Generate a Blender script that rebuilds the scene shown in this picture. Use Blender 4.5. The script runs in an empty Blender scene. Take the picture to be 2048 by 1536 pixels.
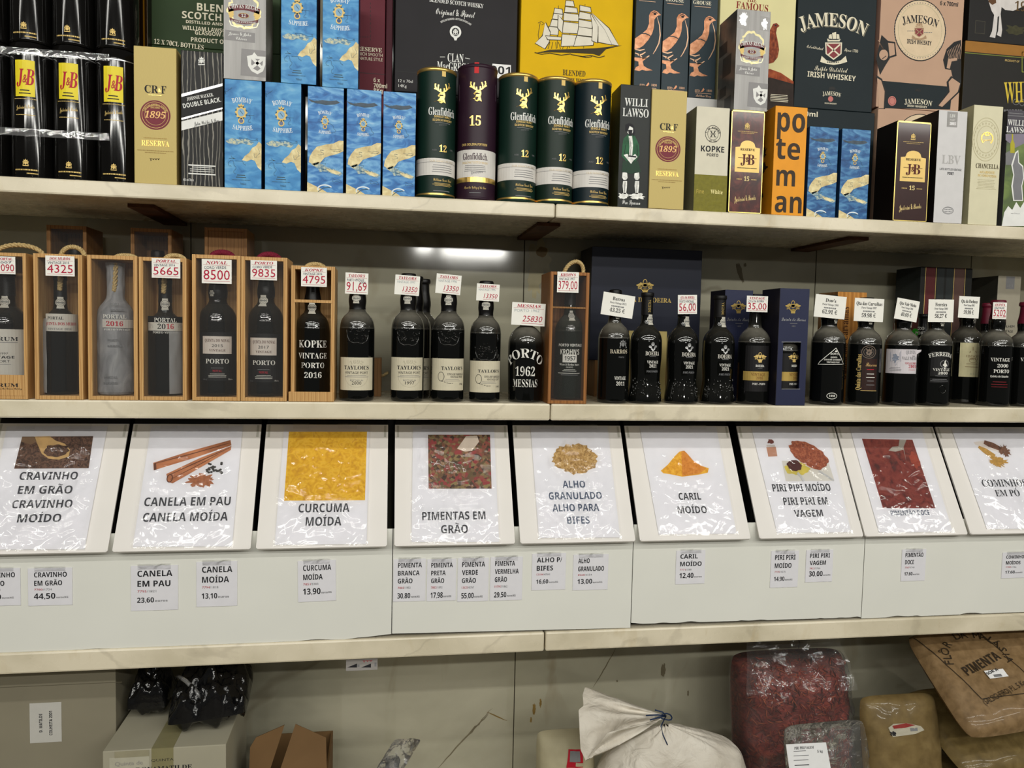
import bpy, bmesh, math, random
from mathutils import Vector, Matrix, noise
from mathutils.geometry import tessellate_polygon

# ------------------------------------------------------------------ camera, world, lights, exposure
FPX, YAW, PITCH, ROLL, CAMD = 1571.1, 0.16031, 0.06031, 0.02203, 1.65
ZU, ZUB = 0.2837, 0.2534          # upper shelf: top, underside
ZM, ZMB = -0.1423, -0.1788        # middle shelf
ZL, ZLB = -0.6452, -0.6882        # lower shelf
ZB = -1.16                        # counter that carries the cartons and sacks
WALL = 0.34                       # marble back wall
scene = bpy.context.scene
COL = scene.collection
_fw = Vector((math.sin(YAW)*math.cos(PITCH), math.cos(YAW)*math.cos(PITCH), -math.sin(PITCH)))
_r0 = Vector((math.cos(YAW), -math.sin(YAW), 0))
_u0 = _r0.cross(_fw)
_R = _r0*math.cos(ROLL) + _u0*math.sin(ROLL)
_U = -_r0*math.sin(ROLL) + _u0*math.cos(ROLL)
CAMP = Vector((0, -CAMD, 0))
cd = bpy.data.cameras.new('camera')
cam = bpy.data.objects.new('camera', cd)
COL.objects.link(cam)
m4 = Matrix((_R, _U, -_fw)).transposed().to_4x4()
m4.translation = CAMP
cam.matrix_world = m4
cd.sensor_fit = 'HORIZONTAL'
cd.sensor_width = 36
cd.lens = 36*FPX/2048
cd.clip_start = 0.02
scene.camera = cam

wd = bpy.data.worlds.new('shop_ambient')
scene.world = wd
wd.use_nodes = True
wd.node_tree.nodes['Background'].inputs[0].default_value = (1.0, 0.975, 0.90, 1)
wd.node_tree.nodes['Background'].inputs[1].default_value = 0.085

def tube_light(x, y, z, length, watts, wid=0.07):
    l = bpy.data.lights.new('fluorescent_tube', 'AREA')
    l.shape = 'RECTANGLE'
    l.size = length
    l.size_y = wid
    l.energy = watts
    l.color = (1.0, 0.982, 0.912)
    o = bpy.data.objects.new('fluorescent_tube', l)
    COL.objects.link(o)
    o.location = (x, y, z)
    d = Vector((0.2, 0.0, -0.2)) - Vector((0.2, y, z))
    o.rotation_euler = d.to_track_quat('-Z', 'Y').to_euler()
    # keep the long side of the tube along the shelves
    return o
for x in (-2.1, -0.75, 0.6, 1.95, 3.3):
    tube_light(x, -1.95, 1.45, 1.15, 6.8)
    tube_light(x, -3.1, 1.45, 1.15, 10.5)
    tube_light(x, -4.4, 1.45, 1.15, 17.5)
tube_light(1.22, -8.9, 1.2, 0.9, 26, 0.14)
tube_light(0.52, -8.9, 1.22, 0.2, 5, 0.10)

scene.view_settings.view_transform = 'Standard'
scene.view_settings.look = 'None'
scene.view_settings.gamma = 1
scene.view_settings.use_curve_mapping = False
scene.view_settings.exposure = 0.0

# ------------------------------------------------------------------ helpers: from the photo's frame to places in the shop
def ray(px, py):
    return _fw + _R*((px-1024)/FPX) - _U*((py-768)/FPX)
def at(px, py, Y):
    d = ray(px, py)
    return CAMP + d*((Y+CAMD)/d.y)
def mpp(px, py, Y):
    d = ray(px, py)
    return (Y+CAMD)/d.y/FPX
# ------------------------------------------------------------------ materials (all procedural)
def lin(c):
    return tuple(((v/255)/12.92 if v/255 <= 0.04045 else ((v/255+0.055)/1.055)**2.4) for v in c)
_mats = {}
def _base(name):
    m = bpy.data.materials.new(name)
    m.use_nodes = True
    return m, m.node_tree, m.node_tree.nodes['Principled BSDF']
def mat(rgb, rough=0.5, metal=0.0, var=0.06, scale=40, bump=0.0, coat=0.0, name=None, spec=0.22, bscale=None):
    key = (tuple(rgb), rough, metal, var, scale, bump, coat, spec)
    if key in _mats: return _mats[key]
    m, nt, b = _base(name or 'surface')
    c = lin(rgb)
    b.inputs['Roughness'].default_value = rough
    b.inputs['Metallic'].default_value = metal
    b.inputs['Specular IOR Level'].default_value = spec
    if coat: b.inputs['Coat Weight'].default_value = coat; b.inputs['Coat Roughness'].default_value = 0.08
    if var > 0 or bump > 0:
        tc = nt.nodes.new('ShaderNodeTexCoord')
        n = nt.nodes.new('ShaderNodeTexNoise')
        n.inputs['Scale'].default_value = scale
        n.inputs['Detail'].default_value = 3
        nt.links.new(tc.outputs['Object'], n.inputs['Vector'])
        r = nt.nodes.new('ShaderNodeValToRGB')
        r.color_ramp.elements[0].position = 0.3
        r.color_ramp.elements[1].position = 0.7
        r.color_ramp.elements[0].color = tuple(v*(1-var) for v in c)+(1,)
        r.color_ramp.elements[1].color = tuple(min(1, v*(1+var)) for v in c)+(1,)
        nt.links.new(n.outputs['Fac'], r.inputs['Fac'])
        nt.links.new(r.outputs['Color'], b.inputs['Base Color'])
        if bump > 0:
            bp = nt.nodes.new('ShaderNodeBump')
            bp.inputs['Strength'].default_value = bump
            bp.inputs['Distance'].default_value = 0.004
            n2 = nt.nodes.new('ShaderNodeTexNoise')
            n2.inputs['Scale'].default_value = bscale or scale
            n2.inputs['Detail'].default_value = 4
            nt.links.new(tc.outputs['Object'], n2.inputs['Vector'])
            nt.links.new(n2.outputs['Fac'], bp.inputs['Height'])
            nt.links.new(bp.outputs['Normal'], b.inputs['Normal'])
    else:
        b.inputs['Base Color'].default_value = c+(1,)
    _mats[key] = m
    return m
def ramp_mat(name, stops, tex='noise', scale=20, detail=6, distort=0.0, stretch=(1,1,1), rough=0.5, bump=0.0,
             metal=0.0, coat=0.0, rot=(0,0,0), wdist=0, spec=0.22, feature='F1'):
    """procedural texture -> colour ramp; stops = [(pos, rgb), ...]"""
    if name in _mats: return _mats[name]
    m, nt, b = _base(name)
    b.inputs['Roughness'].default_value = rough
    b.inputs['Metallic'].default_value = metal
    b.inputs['Specular IOR Level'].default_value = spec
    if coat: b.inputs['Coat Weight'].default_value = coat; b.inputs['Coat Roughness'].default_value = 0.08
    tc = nt.nodes.new('ShaderNodeTexCoord')
    mp = nt.nodes.new('ShaderNodeMapping')
    mp.inputs['Scale'].default_value = stretch
    mp.inputs['Rotation'].default_value = rot
    nt.links.new(tc.outputs['Object'], mp.inputs['Vector'])
    if tex == 'noise':
        t = nt.nodes.new('ShaderNodeTexNoise')
        t.inputs['Detail'].default_value = detail
        t.inputs['Distortion'].default_value = distort
        out = t.outputs['Fac']
    elif tex == 'wave':
        t = nt.nodes.new('ShaderNodeTexWave')
        t.inputs['Distortion'].default_value = distort
        t.inputs['Detail'].default_value = detail
        t.inputs['Detail Scale'].default_value = wdist or 1.0
        out = t.outputs['Fac']
    else:
        t = nt.nodes.new('ShaderNodeTexVoronoi')
        t.feature = feature
        out = t.outputs['Color'] if tex == 'cells' else t.outputs['Distance']
    t.inputs['Scale'].default_value = scale
    nt.links.new(mp.outputs['Vector'], t.inputs['Vector'])
    if tex == 'cells':
        sx = nt.nodes.new('ShaderNodeSeparateColor')
        nt.links.new(out, sx.inputs[0]); out = sx.outputs[0]
    r = nt.nodes.new('ShaderNodeValToRGB')
    cr = r.color_ramp
    while len(cr.elements) < len(stops): cr.elements.new(0.5)
    for e, (p, c) in zip(cr.elements, stops):
        e.position = p; e.color = lin(c)+(1,)
    nt.links.new(out, r.inputs['Fac'])
    nt.links.new(r.outputs['Color'], b.inputs['Base Color'])
    if bump:
        bp = nt.nodes.new('ShaderNodeBump')
        bp.inputs['Strength'].default_value = bump
        bp.inputs['Distance'].default_value = 0.003
        nt.links.new(out, bp.inputs['Height'])
        nt.links.new(bp.outputs['Normal'], b.inputs['Normal'])
    _mats[name] = m
    return m
def film_mat(name, haze=0.06, tint=(255,255,255), rough=0.06, bump=0.5, scale=60, stretch=(1,1,1), amount=1.0):
    """clear plastic: mostly see-through, glossy by fresnel, a little milky"""
    if name in _mats: return _mats[name]
    m, nt, b = _base(name)
    nt.nodes.remove(b)
    out = nt.nodes['Material Output']
    tr = nt.nodes.new('ShaderNodeBsdfTransparent'); tr.inputs[0].default_value = lin(tint)+(1,)
    gl = nt.nodes.new('ShaderNodeBsdfGlossy'); gl.inputs['Roughness'].default_value = rough
    df = nt.nodes.new('ShaderNodeBsdfDiffuse'); df.inputs[0].default_value = (0.8,0.8,0.8,1)
    fr = nt.nodes.new('ShaderNodeFresnel'); fr.inputs[0].default_value = 1.5
    mu = nt.nodes.new('ShaderNodeMath'); mu.operation = 'MULTIPLY'; mu.inputs[1].default_value = amount
    x1 = nt.nodes.new('ShaderNodeMixShader'); x1.inputs[0].default_value = haze
    x2 = nt.nodes.new('ShaderNodeMixShader')
    nt.links.new(tr.outputs[0], x1.inputs[1]); nt.links.new(df.outputs[0], x1.inputs[2])
    nt.links.new(fr.outputs[0], mu.inputs[0]); nt.links.new(mu.outputs[0], x2.inputs[0])
    nt.links.new(x1.outputs[0], x2.inputs[1]); nt.links.new(gl.outputs[0], x2.inputs[2])
    nt.links.new(x2.outputs[0], out.inputs['Surface'])
    if bump:
        tc = nt.nodes.new('ShaderNodeTexCoord')
        mp = nt.nodes.new('ShaderNodeMapping'); mp.inputs['Scale'].default_value = stretch
        n = nt.nodes.new('ShaderNodeTexNoise'); n.inputs['Scale'].default_value = scale; n.inputs['Detail'].default_value = 3
        n.inputs['Distortion'].default_value = 1.2
        bp = nt.nodes.new('ShaderNodeBump'); bp.inputs['Strength'].default_value = bump; bp.inputs['Distance'].default_value = 0.006
        nt.links.new(tc.outputs['Object'], mp.inputs['Vector']); nt.links.new(mp.outputs['Vector'], n.inputs['Vector'])
        nt.links.new(n.outputs['Fac'], bp.inputs['Height'])
        nt.links.new(bp.outputs['Normal'], gl.inputs['Normal']); nt.links.new(bp.outputs['Normal'], fr.inputs['Normal'])
    _mats[name] = m
    return m
def marble_mat(name, base, dark, vein, rough, sc, stain, vs=0.3):
    m, nt, b = _base(name)
    b.inputs['Roughness'].default_value = rough
    tc = nt.nodes.new('ShaderNodeTexCoord')
    def nz(scale, detail, dist, stretch=(1,1,1)):
        mp = nt.nodes.new('ShaderNodeMapping'); mp.inputs['Scale'].default_value = stretch
        mp.inputs['Rotation'].default_value = (0, 0.5, 0)
        nt.links.new(tc.outputs['Object'], mp.inputs['Vector'])
        n = nt.nodes.new('ShaderNodeTexNoise'); n.inputs['Scale'].default_value = scale
        n.inputs['Detail'].default_value = detail; n.inputs['Distortion'].default_value = dist
        nt.links.new(mp.outputs['Vector'], n.inputs['Vector'])
        return n.outputs['Fac']
    def ramp(src, stops):
        r = nt.nodes.new('ShaderNodeValToRGB')
        while len(r.color_ramp.elements) < len(stops): r.color_ramp.elements.new(0.5)
        for e, (p, c) in zip(r.color_ramp.elements, stops):
            e.position = p; e.color = c
        nt.links.new(src, r.inputs['Fac'])
        return r.outputs['Color']
    def mix(fac, a, c):
        x = nt.nodes.new('ShaderNodeMix'); x.data_type = 'RGBA'
        nt.links.new(fac, x.inputs[0]); nt.links.new(a, x.inputs[6])
        if isinstance(c, tuple): x.inputs[7].default_value = c
        else: nt.links.new(c, x.inputs[7])
        return x.outputs[2]
    L = lambda c: lin(c)+(1,)
    W = lambda v: (v, v, v, 1)
    c0 = ramp(nz(sc, 6, 0.25, (1,1,1.5)), [(0.3, L(dark)), (0.62, L(base))])
    v = ramp(nz(sc*0.45, 5, 0.5, (1,1,1.6)), [(0.486, W(0)), (0.499, W(vs)), (0.505, W(vs)), (0.52, W(0))])
    c1 = mix(v, c0, L(vein))
    s = ramp(nz(sc*1.7, 3, 0.8, (2.0,1,0.8)), [(0.62, W(0)), (0.80, W(0.45))])
    c2 = mix(s, c1, L(stain))
    nt.links.new(c2, b.inputs['Base Color'])
    rr = nt.nodes.new('ShaderNodeMapRange')
    rr.inputs[3].default_value = rough*0.7; rr.inputs[4].default_value = rough*1.5
    nt.links.new(nz(sc*4, 4, 0.3), rr.inputs[0]); nt.links.new(rr.outputs[0], b.inputs['Roughness'])
    return m
def dusty_glass(name, tint=(9,10,9), dust=(136,132,120), amt=0.8):
    """near-black bottle glass with shop dust lying on the shoulders"""
    if name in _mats: return _mats[name]
    m, nt, b = _base(name)
    b.inputs['Specular IOR Level'].default_value = 0.55
    g = nt.nodes.new('ShaderNodeNewGeometry')
    sx = nt.nodes.new('ShaderNodeSeparateXYZ'); nt.links.new(g.outputs['Normal'], sx.inputs[0])
    tc = nt.nodes.new('ShaderNodeTexCoord')
    n = nt.nodes.new('ShaderNodeTexNoise'); n.inputs['Scale'].default_value = 45; n.inputs['Detail'].default_value = 4
    nt.links.new(tc.outputs['Object'], n.inputs['Vector'])
    r = nt.nodes.new('ShaderNodeMapRange'); r.inputs[1].default_value = 0.02; r.inputs[2].default_value = 0.90
    r.inputs[3].default_value = 0.0; r.inputs[4].default_value = amt
    nt.links.new(sx.outputs['Z'], r.inputs[0])
    mu = nt.nodes.new('ShaderNodeMath'); mu.operation = 'MULTIPLY'
    nt.links.new(r.outputs[0], mu.inputs[0])
    r2 = nt.nodes.new('ShaderNodeMapRange'); r2.inputs[1].default_value = 0.3; r2.inputs[2].default_value = 0.7
    r2.inputs[3].default_value = 0.6; r2.inputs[4].default_value = 1.0
    nt.links.new(n.outputs['Fac'], r2.inputs[0]); nt.links.new(r2.outputs[0], mu.inputs[1])
    x = nt.nodes.new('ShaderNodeMix'); x.data_type = 'RGBA'
    x.inputs[6].default_value = lin(tint)+(1,); x.inputs[7].default_value = lin(dust)+(1,)
    nt.links.new(mu.outputs[0], x.inputs[0]); nt.links.new(x.outputs[2], b.inputs['Base Color'])
    r3 = nt.nodes.new('ShaderNodeMapRange'); r3.inputs[3].default_value = 0.05; r3.inputs[4].default_value = 0.16
    nt.links.new(mu.outputs[0], r3.inputs[0]); nt.links.new(r3.outputs[0], b.inputs['Roughness'])
    _mats[name] = m
    return m

BLACK = mat((14,14,14), 0.45, name='black_print')
INK = mat((34,34,38), 0.6, name='dark_ink')
WHITE = mat((226,226,222), 0.55, name='white_print')
CREAM = mat((222,214,190), 0.55, name='cream_print')
GOLD = mat((222,186,104), 0.28, 0.85, name='gold_foil')
GOLDP = mat((214,184,112), 0.5, 0.1, name='gold_print')
SILVER = mat((190,190,190), 0.3, 0.8, name='silver_foil')
RED = mat((170,20,40), 0.5, name='red_print')
PEN = mat((176,28,62), 0.6, name='red_pen')
PENB = mat((70,72,92), 0.6, name='dark_pen')
GREYP = mat((120,120,122), 0.6, name='grey_print')
PAPER = mat((232,232,232), 0.6, 0, 0.03, name='white_paper')
CARD = mat((236,234,226), 0.6, 0, 0.03, name='price_card')
GLASS = dusty_glass('dusty_black_glass')
GLASSC = dusty_glass('clean_black_glass', amt=0.12)
CLEAR = film_mat('clear_acrylic', haze=0.012, rough=0.03, bump=0.06, scale=14)
SLEEVE = film_mat('plastic_sleeve', haze=0.02, rough=0.09, bump=0.55, scale=11, amount=1.0)
FILM = film_mat('plastic_film', haze=0.05, rough=0.10, bump=0.8, scale=30)
PINE = ramp_mat('pine_wood', [(0.0,(178,134,82)),(0.35,(196,154,98)),(0.75,(206,166,110)),(1.0,(186,142,88))], 'wave', 40, 4, 5, (1,1,0.08), 0.5, 0.03, wdist=1.5)
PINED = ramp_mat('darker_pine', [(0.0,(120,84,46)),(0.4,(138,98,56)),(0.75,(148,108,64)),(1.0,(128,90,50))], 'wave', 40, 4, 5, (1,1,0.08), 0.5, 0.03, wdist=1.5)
ROPE = ramp_mat('natural_rope', [(0.3,(150,124,78)),(0.7,(205,182,132))], 'noise', 300, 3, 0, (1,1,1), 0.85, 0.3)
# ------------------------------------------------------------------ mesh builder
class MB:
    def __init__(s):
        s.v = []; s.f = []; s.m = []; s.ms = []; s.sm = []
    def mi(s, m):
        if m not in s.ms: s.ms.append(m)
        return s.ms.index(m)
    def add(s, vs, fs, m, smooth=False):
        o = len(s.v); k = s.mi(m)
        s.v += [tuple(v) for v in vs]
        for f in fs:
            s.f.append([i+o for i in f]); s.m.append(k); s.sm.append(smooth)
    def box(s, a, b, m, bev=0.0, mf=None, M=None):
        """box from corner a to corner b; mf = another material for the front (-y) face"""
        if bev <= 0:
            x0,y0,z0 = a; x1,y1,z1 = b
            vs = [(x0,y0,z0),(x1,y0,z0),(x1,y1,z0),(x0,y1,z0),(x0,y0,z1),(x1,y0,z1),(x1,y1,z1),(x0,y1,z1)]
            fs = [(0,3,2,1),(4,5,6,7),(1,2,6,5),(2,3,7,6),(3,0,4,7)]
            fr = [(0,1,5,4)]
        else:
            bm = bmesh.new()
            bmesh.ops.create_cube(bm, size=1)
            for v in bm.verts:
                v.co = Vector([a[i]+(v.co[i]+0.5)*(b[i]-a[i]) for i in range(3)])
            bmesh.ops.bevel(bm, geom=bm.edges[:], offset=bev, segments=2, affect='EDGES', profile=0.5)
            bm.normal_update()
            vs = [v.co.copy() for v in bm.verts]
            fs = []; fr = []
            for f in bm.faces:
                (fr if f.normal.y < -0.9 else fs).append([v.index for v in f.verts])
            bm.free()
        if M: vs = [M @ Vector(v) for v in vs]
        s.add(vs, fs, m); s.add(vs, fr, mf or m)
    def lathe(s, prof, m, seg=32, c=(0,0,0), smooth=True, caps=True):
        n = len(prof); vs = []; fs = []
        for r, z in prof:
            for k in range(seg):
                a = 2*math.pi*k/seg
                vs.append((c[0]+r*math.cos(a), c[1]+r*math.sin(a), c[2]+z))
        for i in range(n-1):
            for k in range(seg):
                k2 = (k+1) % seg
                fs.append((i*seg+k, i*seg+k2, (i+1)*seg+k2, (i+1)*seg+k))
        s.add(vs, fs, m, smooth)
        if caps:
            if prof[0][0] > 1e-5: s.add(vs[:seg], [list(range(seg))[::-1]], m)
            if prof[-1][0] > 1e-5: s.add(vs[-seg:], [list(range(seg))], m)
    def tube(s, pts, r, m, seg=8, closed=False, smooth=True, taper=None):
        pts = [Vector(p) for p in pts]; n = len(pts); vs = []; fs = []
        up = Vector((0.13, 0.31, 0.94)); 
        for i, p in enumerate(pts):
            t = (pts[min(i+1,n-1)]-pts[max(i-1,0)])
            if t.length < 1e-9: t = Vector((0,0,1))
            t.normalize()
            a = t.cross(up)
            if a.length < 1e-3: a = t.cross(Vector((1,0,0)))
            a.normalize(); b = t.cross(a)
            up = b.cross(t) if False else up
            rr = r*(taper[i] if taper else 1)
            for k in range(seg):
                q = 2*math.pi*k/seg
                vs.append(p + a*(rr*math.cos(q)) + b*(rr*math.sin(q)))
        for i in range(n-1):
            for k in range(seg):
                k2 = (k+1) % seg
                fs.append((i*seg+k, i*seg+k2, (i+1)*seg+k2, (i+1)*seg+k))
        fs.append(list(range(seg))[::-1]); fs.append([(n-1)*seg+k for k in range(seg)])
        s.add(vs, fs, m, smooth)
    def prism(s, poly, ext, m, mf=None):
        """poly: closed list of 3-D points, extruded by the vector ext"""
        n = len(poly); ext = Vector(ext)
        vs = [Vector(p) for p in poly] + [Vector(p)+ext for p in poly]
        tr = tessellate_polygon([[Vector(p) for p in poly]])
        s.add(vs, [tuple(t) for t in tr], mf or m)
        s.add(vs, [tuple(i+n for i in t) for t in tr] + [(i,(i+1)%n,(i+1)%n+n,i+n) for i in range(n)], m)
    def grid(s, fn, nu, nv, m, smooth=True):
        vs = [fn(i/nu, j/nv) for j in range(nv+1) for i in range(nu+1)]
        fs = [(j*(nu+1)+i, j*(nu+1)+i+1, (j+1)*(nu+1)+i+1, (j+1)*(nu+1)+i) for j in range(nv) for i in range(nu)]
        s.add(vs, fs, m, smooth)
    def build(s, name, parent=None, loc=(0,0,0), fix=True):
        me = bpy.data.meshes.new(name)
        me.from_pydata(s.v, [], s.f)
        for m in s.ms: me.materials.append(m)
        me.polygons.foreach_set('material_index', s.m)
        me.polygons.foreach_set('use_smooth', s.sm)
        me.update()
        o = bpy.data.objects.new(name, me)
        COL.objects.link(o)
        if parent: o.parent = parent
        else: o.location = loc
        return o
def tag(o, label=None, cat=None, group=None, kind=None):
    if label: o['label'] = label
    if cat: o['category'] = cat
    if group: o['group'] = group
    if kind: o['kind'] = kind
    return o
def thing(name, label, cat, loc=(0,0,0), group=None):
    o = bpy.data.objects.new(name, None)
    o.empty_display_size = 0.02
    COL.objects.link(o); o.location = loc
    return tag(o, label, cat, group)
def copy_tree(o, parent=None):
    c = o.copy(); COL.objects.link(c)
    if parent: c.parent = parent
    for ch in [x for x in bpy.data.objects if x.parent == o]: copy_tree(ch, c)
    return c

# ------------------------------------------------------------------ lettering
def _map(st):
    B = {'r':(0x1D400,0x1D41A,0x1D7CE), 'rl':(0x1D400,0x1D41A,0x1D7CE), 'i':(0x1D468,0x1D482,0x1D7CE), 'n':(0x1D434,0x1D44E,None),
         'c':(0x1D4D0,0x1D4EA,None), 'm':(0x1D670,0x1D68A,0x1D7F6), 'g':(0x1D504,0x1D51E,None), 'sb':(0x1D5D4,0x1D5EE,0x1D7EC), 'sbi':(0x1D63C,0x1D656,0x1D7EC)}.get(st)
    def f(ch):
        if not B: return ch
        if 'A' <= ch <= 'Z': return chr(B[0]+ord(ch)-65)
        if 'a' <= ch <= 'z':
            return 'ℎ' if (st == 'n' and ch == 'h') else chr(B[1]+ord(ch)-97)
        if '0' <= ch <= '9' and B[2]: return chr(B[2]+ord(ch)-48)
        return ch
    return f
_tc = {}
ACC = {'Í':('I','a'), 'Ó':('O','a'), 'É':('E','a'), 'Á':('A','a'), 'Ã':('A','t'), 'ã':('a','t'), 'Ô':('O','c')}
_gc = {}
def _mesh2d(text):
    cu = bpy.data.curves.new('lettering', 'FONT')
    cu.body = text; cu.size = 1; cu.resolution_u = 2
    o = bpy.data.objects.new('lettering', cu)
    me = bpy.data.meshes.new_from_object(o)
    out = [(v.co.x, v.co.y) for v in me.vertices], [tuple(p.vertices) for p in me.polygons]
    bpy.data.objects.remove(o); bpy.data.meshes.remove(me); bpy.data.curves.remove(cu)
    return out
def _glyph(c, st):
    """one letter of Blender's own lettering: vertices, faces, advance (found with a bar set behind it)"""
    k = (c, st)
    if k in _gc: return _gc[k]
    ch = _map(st)(c)
    bx, _ = _mesh2d('|')
    x0 = min(v[0] for v in bx)
    vs, fs = _mesh2d(ch+'|')
    nb = len(bx); xb = sorted(v[0] for v in vs)[-nb]
    keep = [i for i, v in enumerate(vs) if v[0] < xb-1e-5]
    idx = {i: n for n, i in enumerate(keep)}
    _gc[k] = ([vs[i] for i in keep], [tuple(idx[i] for i in f) for f in fs if all(i in idx for i in f)], xb-x0)
    return _gc[k]
def _raw(s, st):
    k = 0.22 if st in ('si', 'i') else 0; st = {'si': 's', 'i': 'r', 'rl': 'r', 'n': 's'}.get(st, st)
    vs = []; fs = []; x = 0
    for c in s:
        v, f, ad = _glyph(c, st)
        n = len(vs)
        vs += [(a+x+k*b, b) for a, b in v]; fs += [tuple(i+n for i in q) for q in f]
        x += ad
    return (vs, fs) if vs else ([(0,0)], [])
def glyphs(s, st):
    """-> (2-D vertices with cap height 1, faces, width)"""
    st = 'r' if st == 'rl' else st
    k = (s, st)
    if k in _tc: return _tc[k]
    base = ''.join(ACC[c][0] if c in ACC else c for c in s)
    vs, fs = _raw(base, st)
    for i, c in enumerate(s):
        if c not in ACC: continue
        r = max(v[0] for v in _raw(base[:i+1], st)[0]); one = _raw(base[i], st)[0]
        w = max(v[0] for v in one)-min(v[0] for v in one); m = r-w/2; h = max(v[1] for v in one)+0.05
        kind = ACC[c][1]; n = len(vs)
        if kind == 'a': p = [(m-.06,h), (m+.02,h), (m+.16,h+.15), (m+.04,h+.15)]; q = [(0,1,2,3)]
        elif kind == 'c': p = [(m-.17,h), (m-.09,h), (m,h+.08), (m+.09,h), (m+.17,h), (m+.04,h+.15), (m-.04,h+.15)]; q = [(0,1,2,6),(6,2,5),(2,3,4,5)]
        else:
            p = [(m-.18+.045*j, h+.06+.04*math.sin(j*0.785)+d) for j in range(9) for d in (-.035,.035)]; q = [(2*j,2*j+2,2*j+3,2*j+1) for j in range(8)]
        vs += p; fs += [tuple(a+n for a in f) for f in q]
    x0 = min(v[0] for v in vs); x1 = max(v[0] for v in vs)
    cap = 0.68
    vs = [((x-x0)/cap, y/cap) for x, y in vs]
    _tc[k] = (vs, fs, max((x1-x0)/cap, 1e-4))
    return _tc[k]

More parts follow.
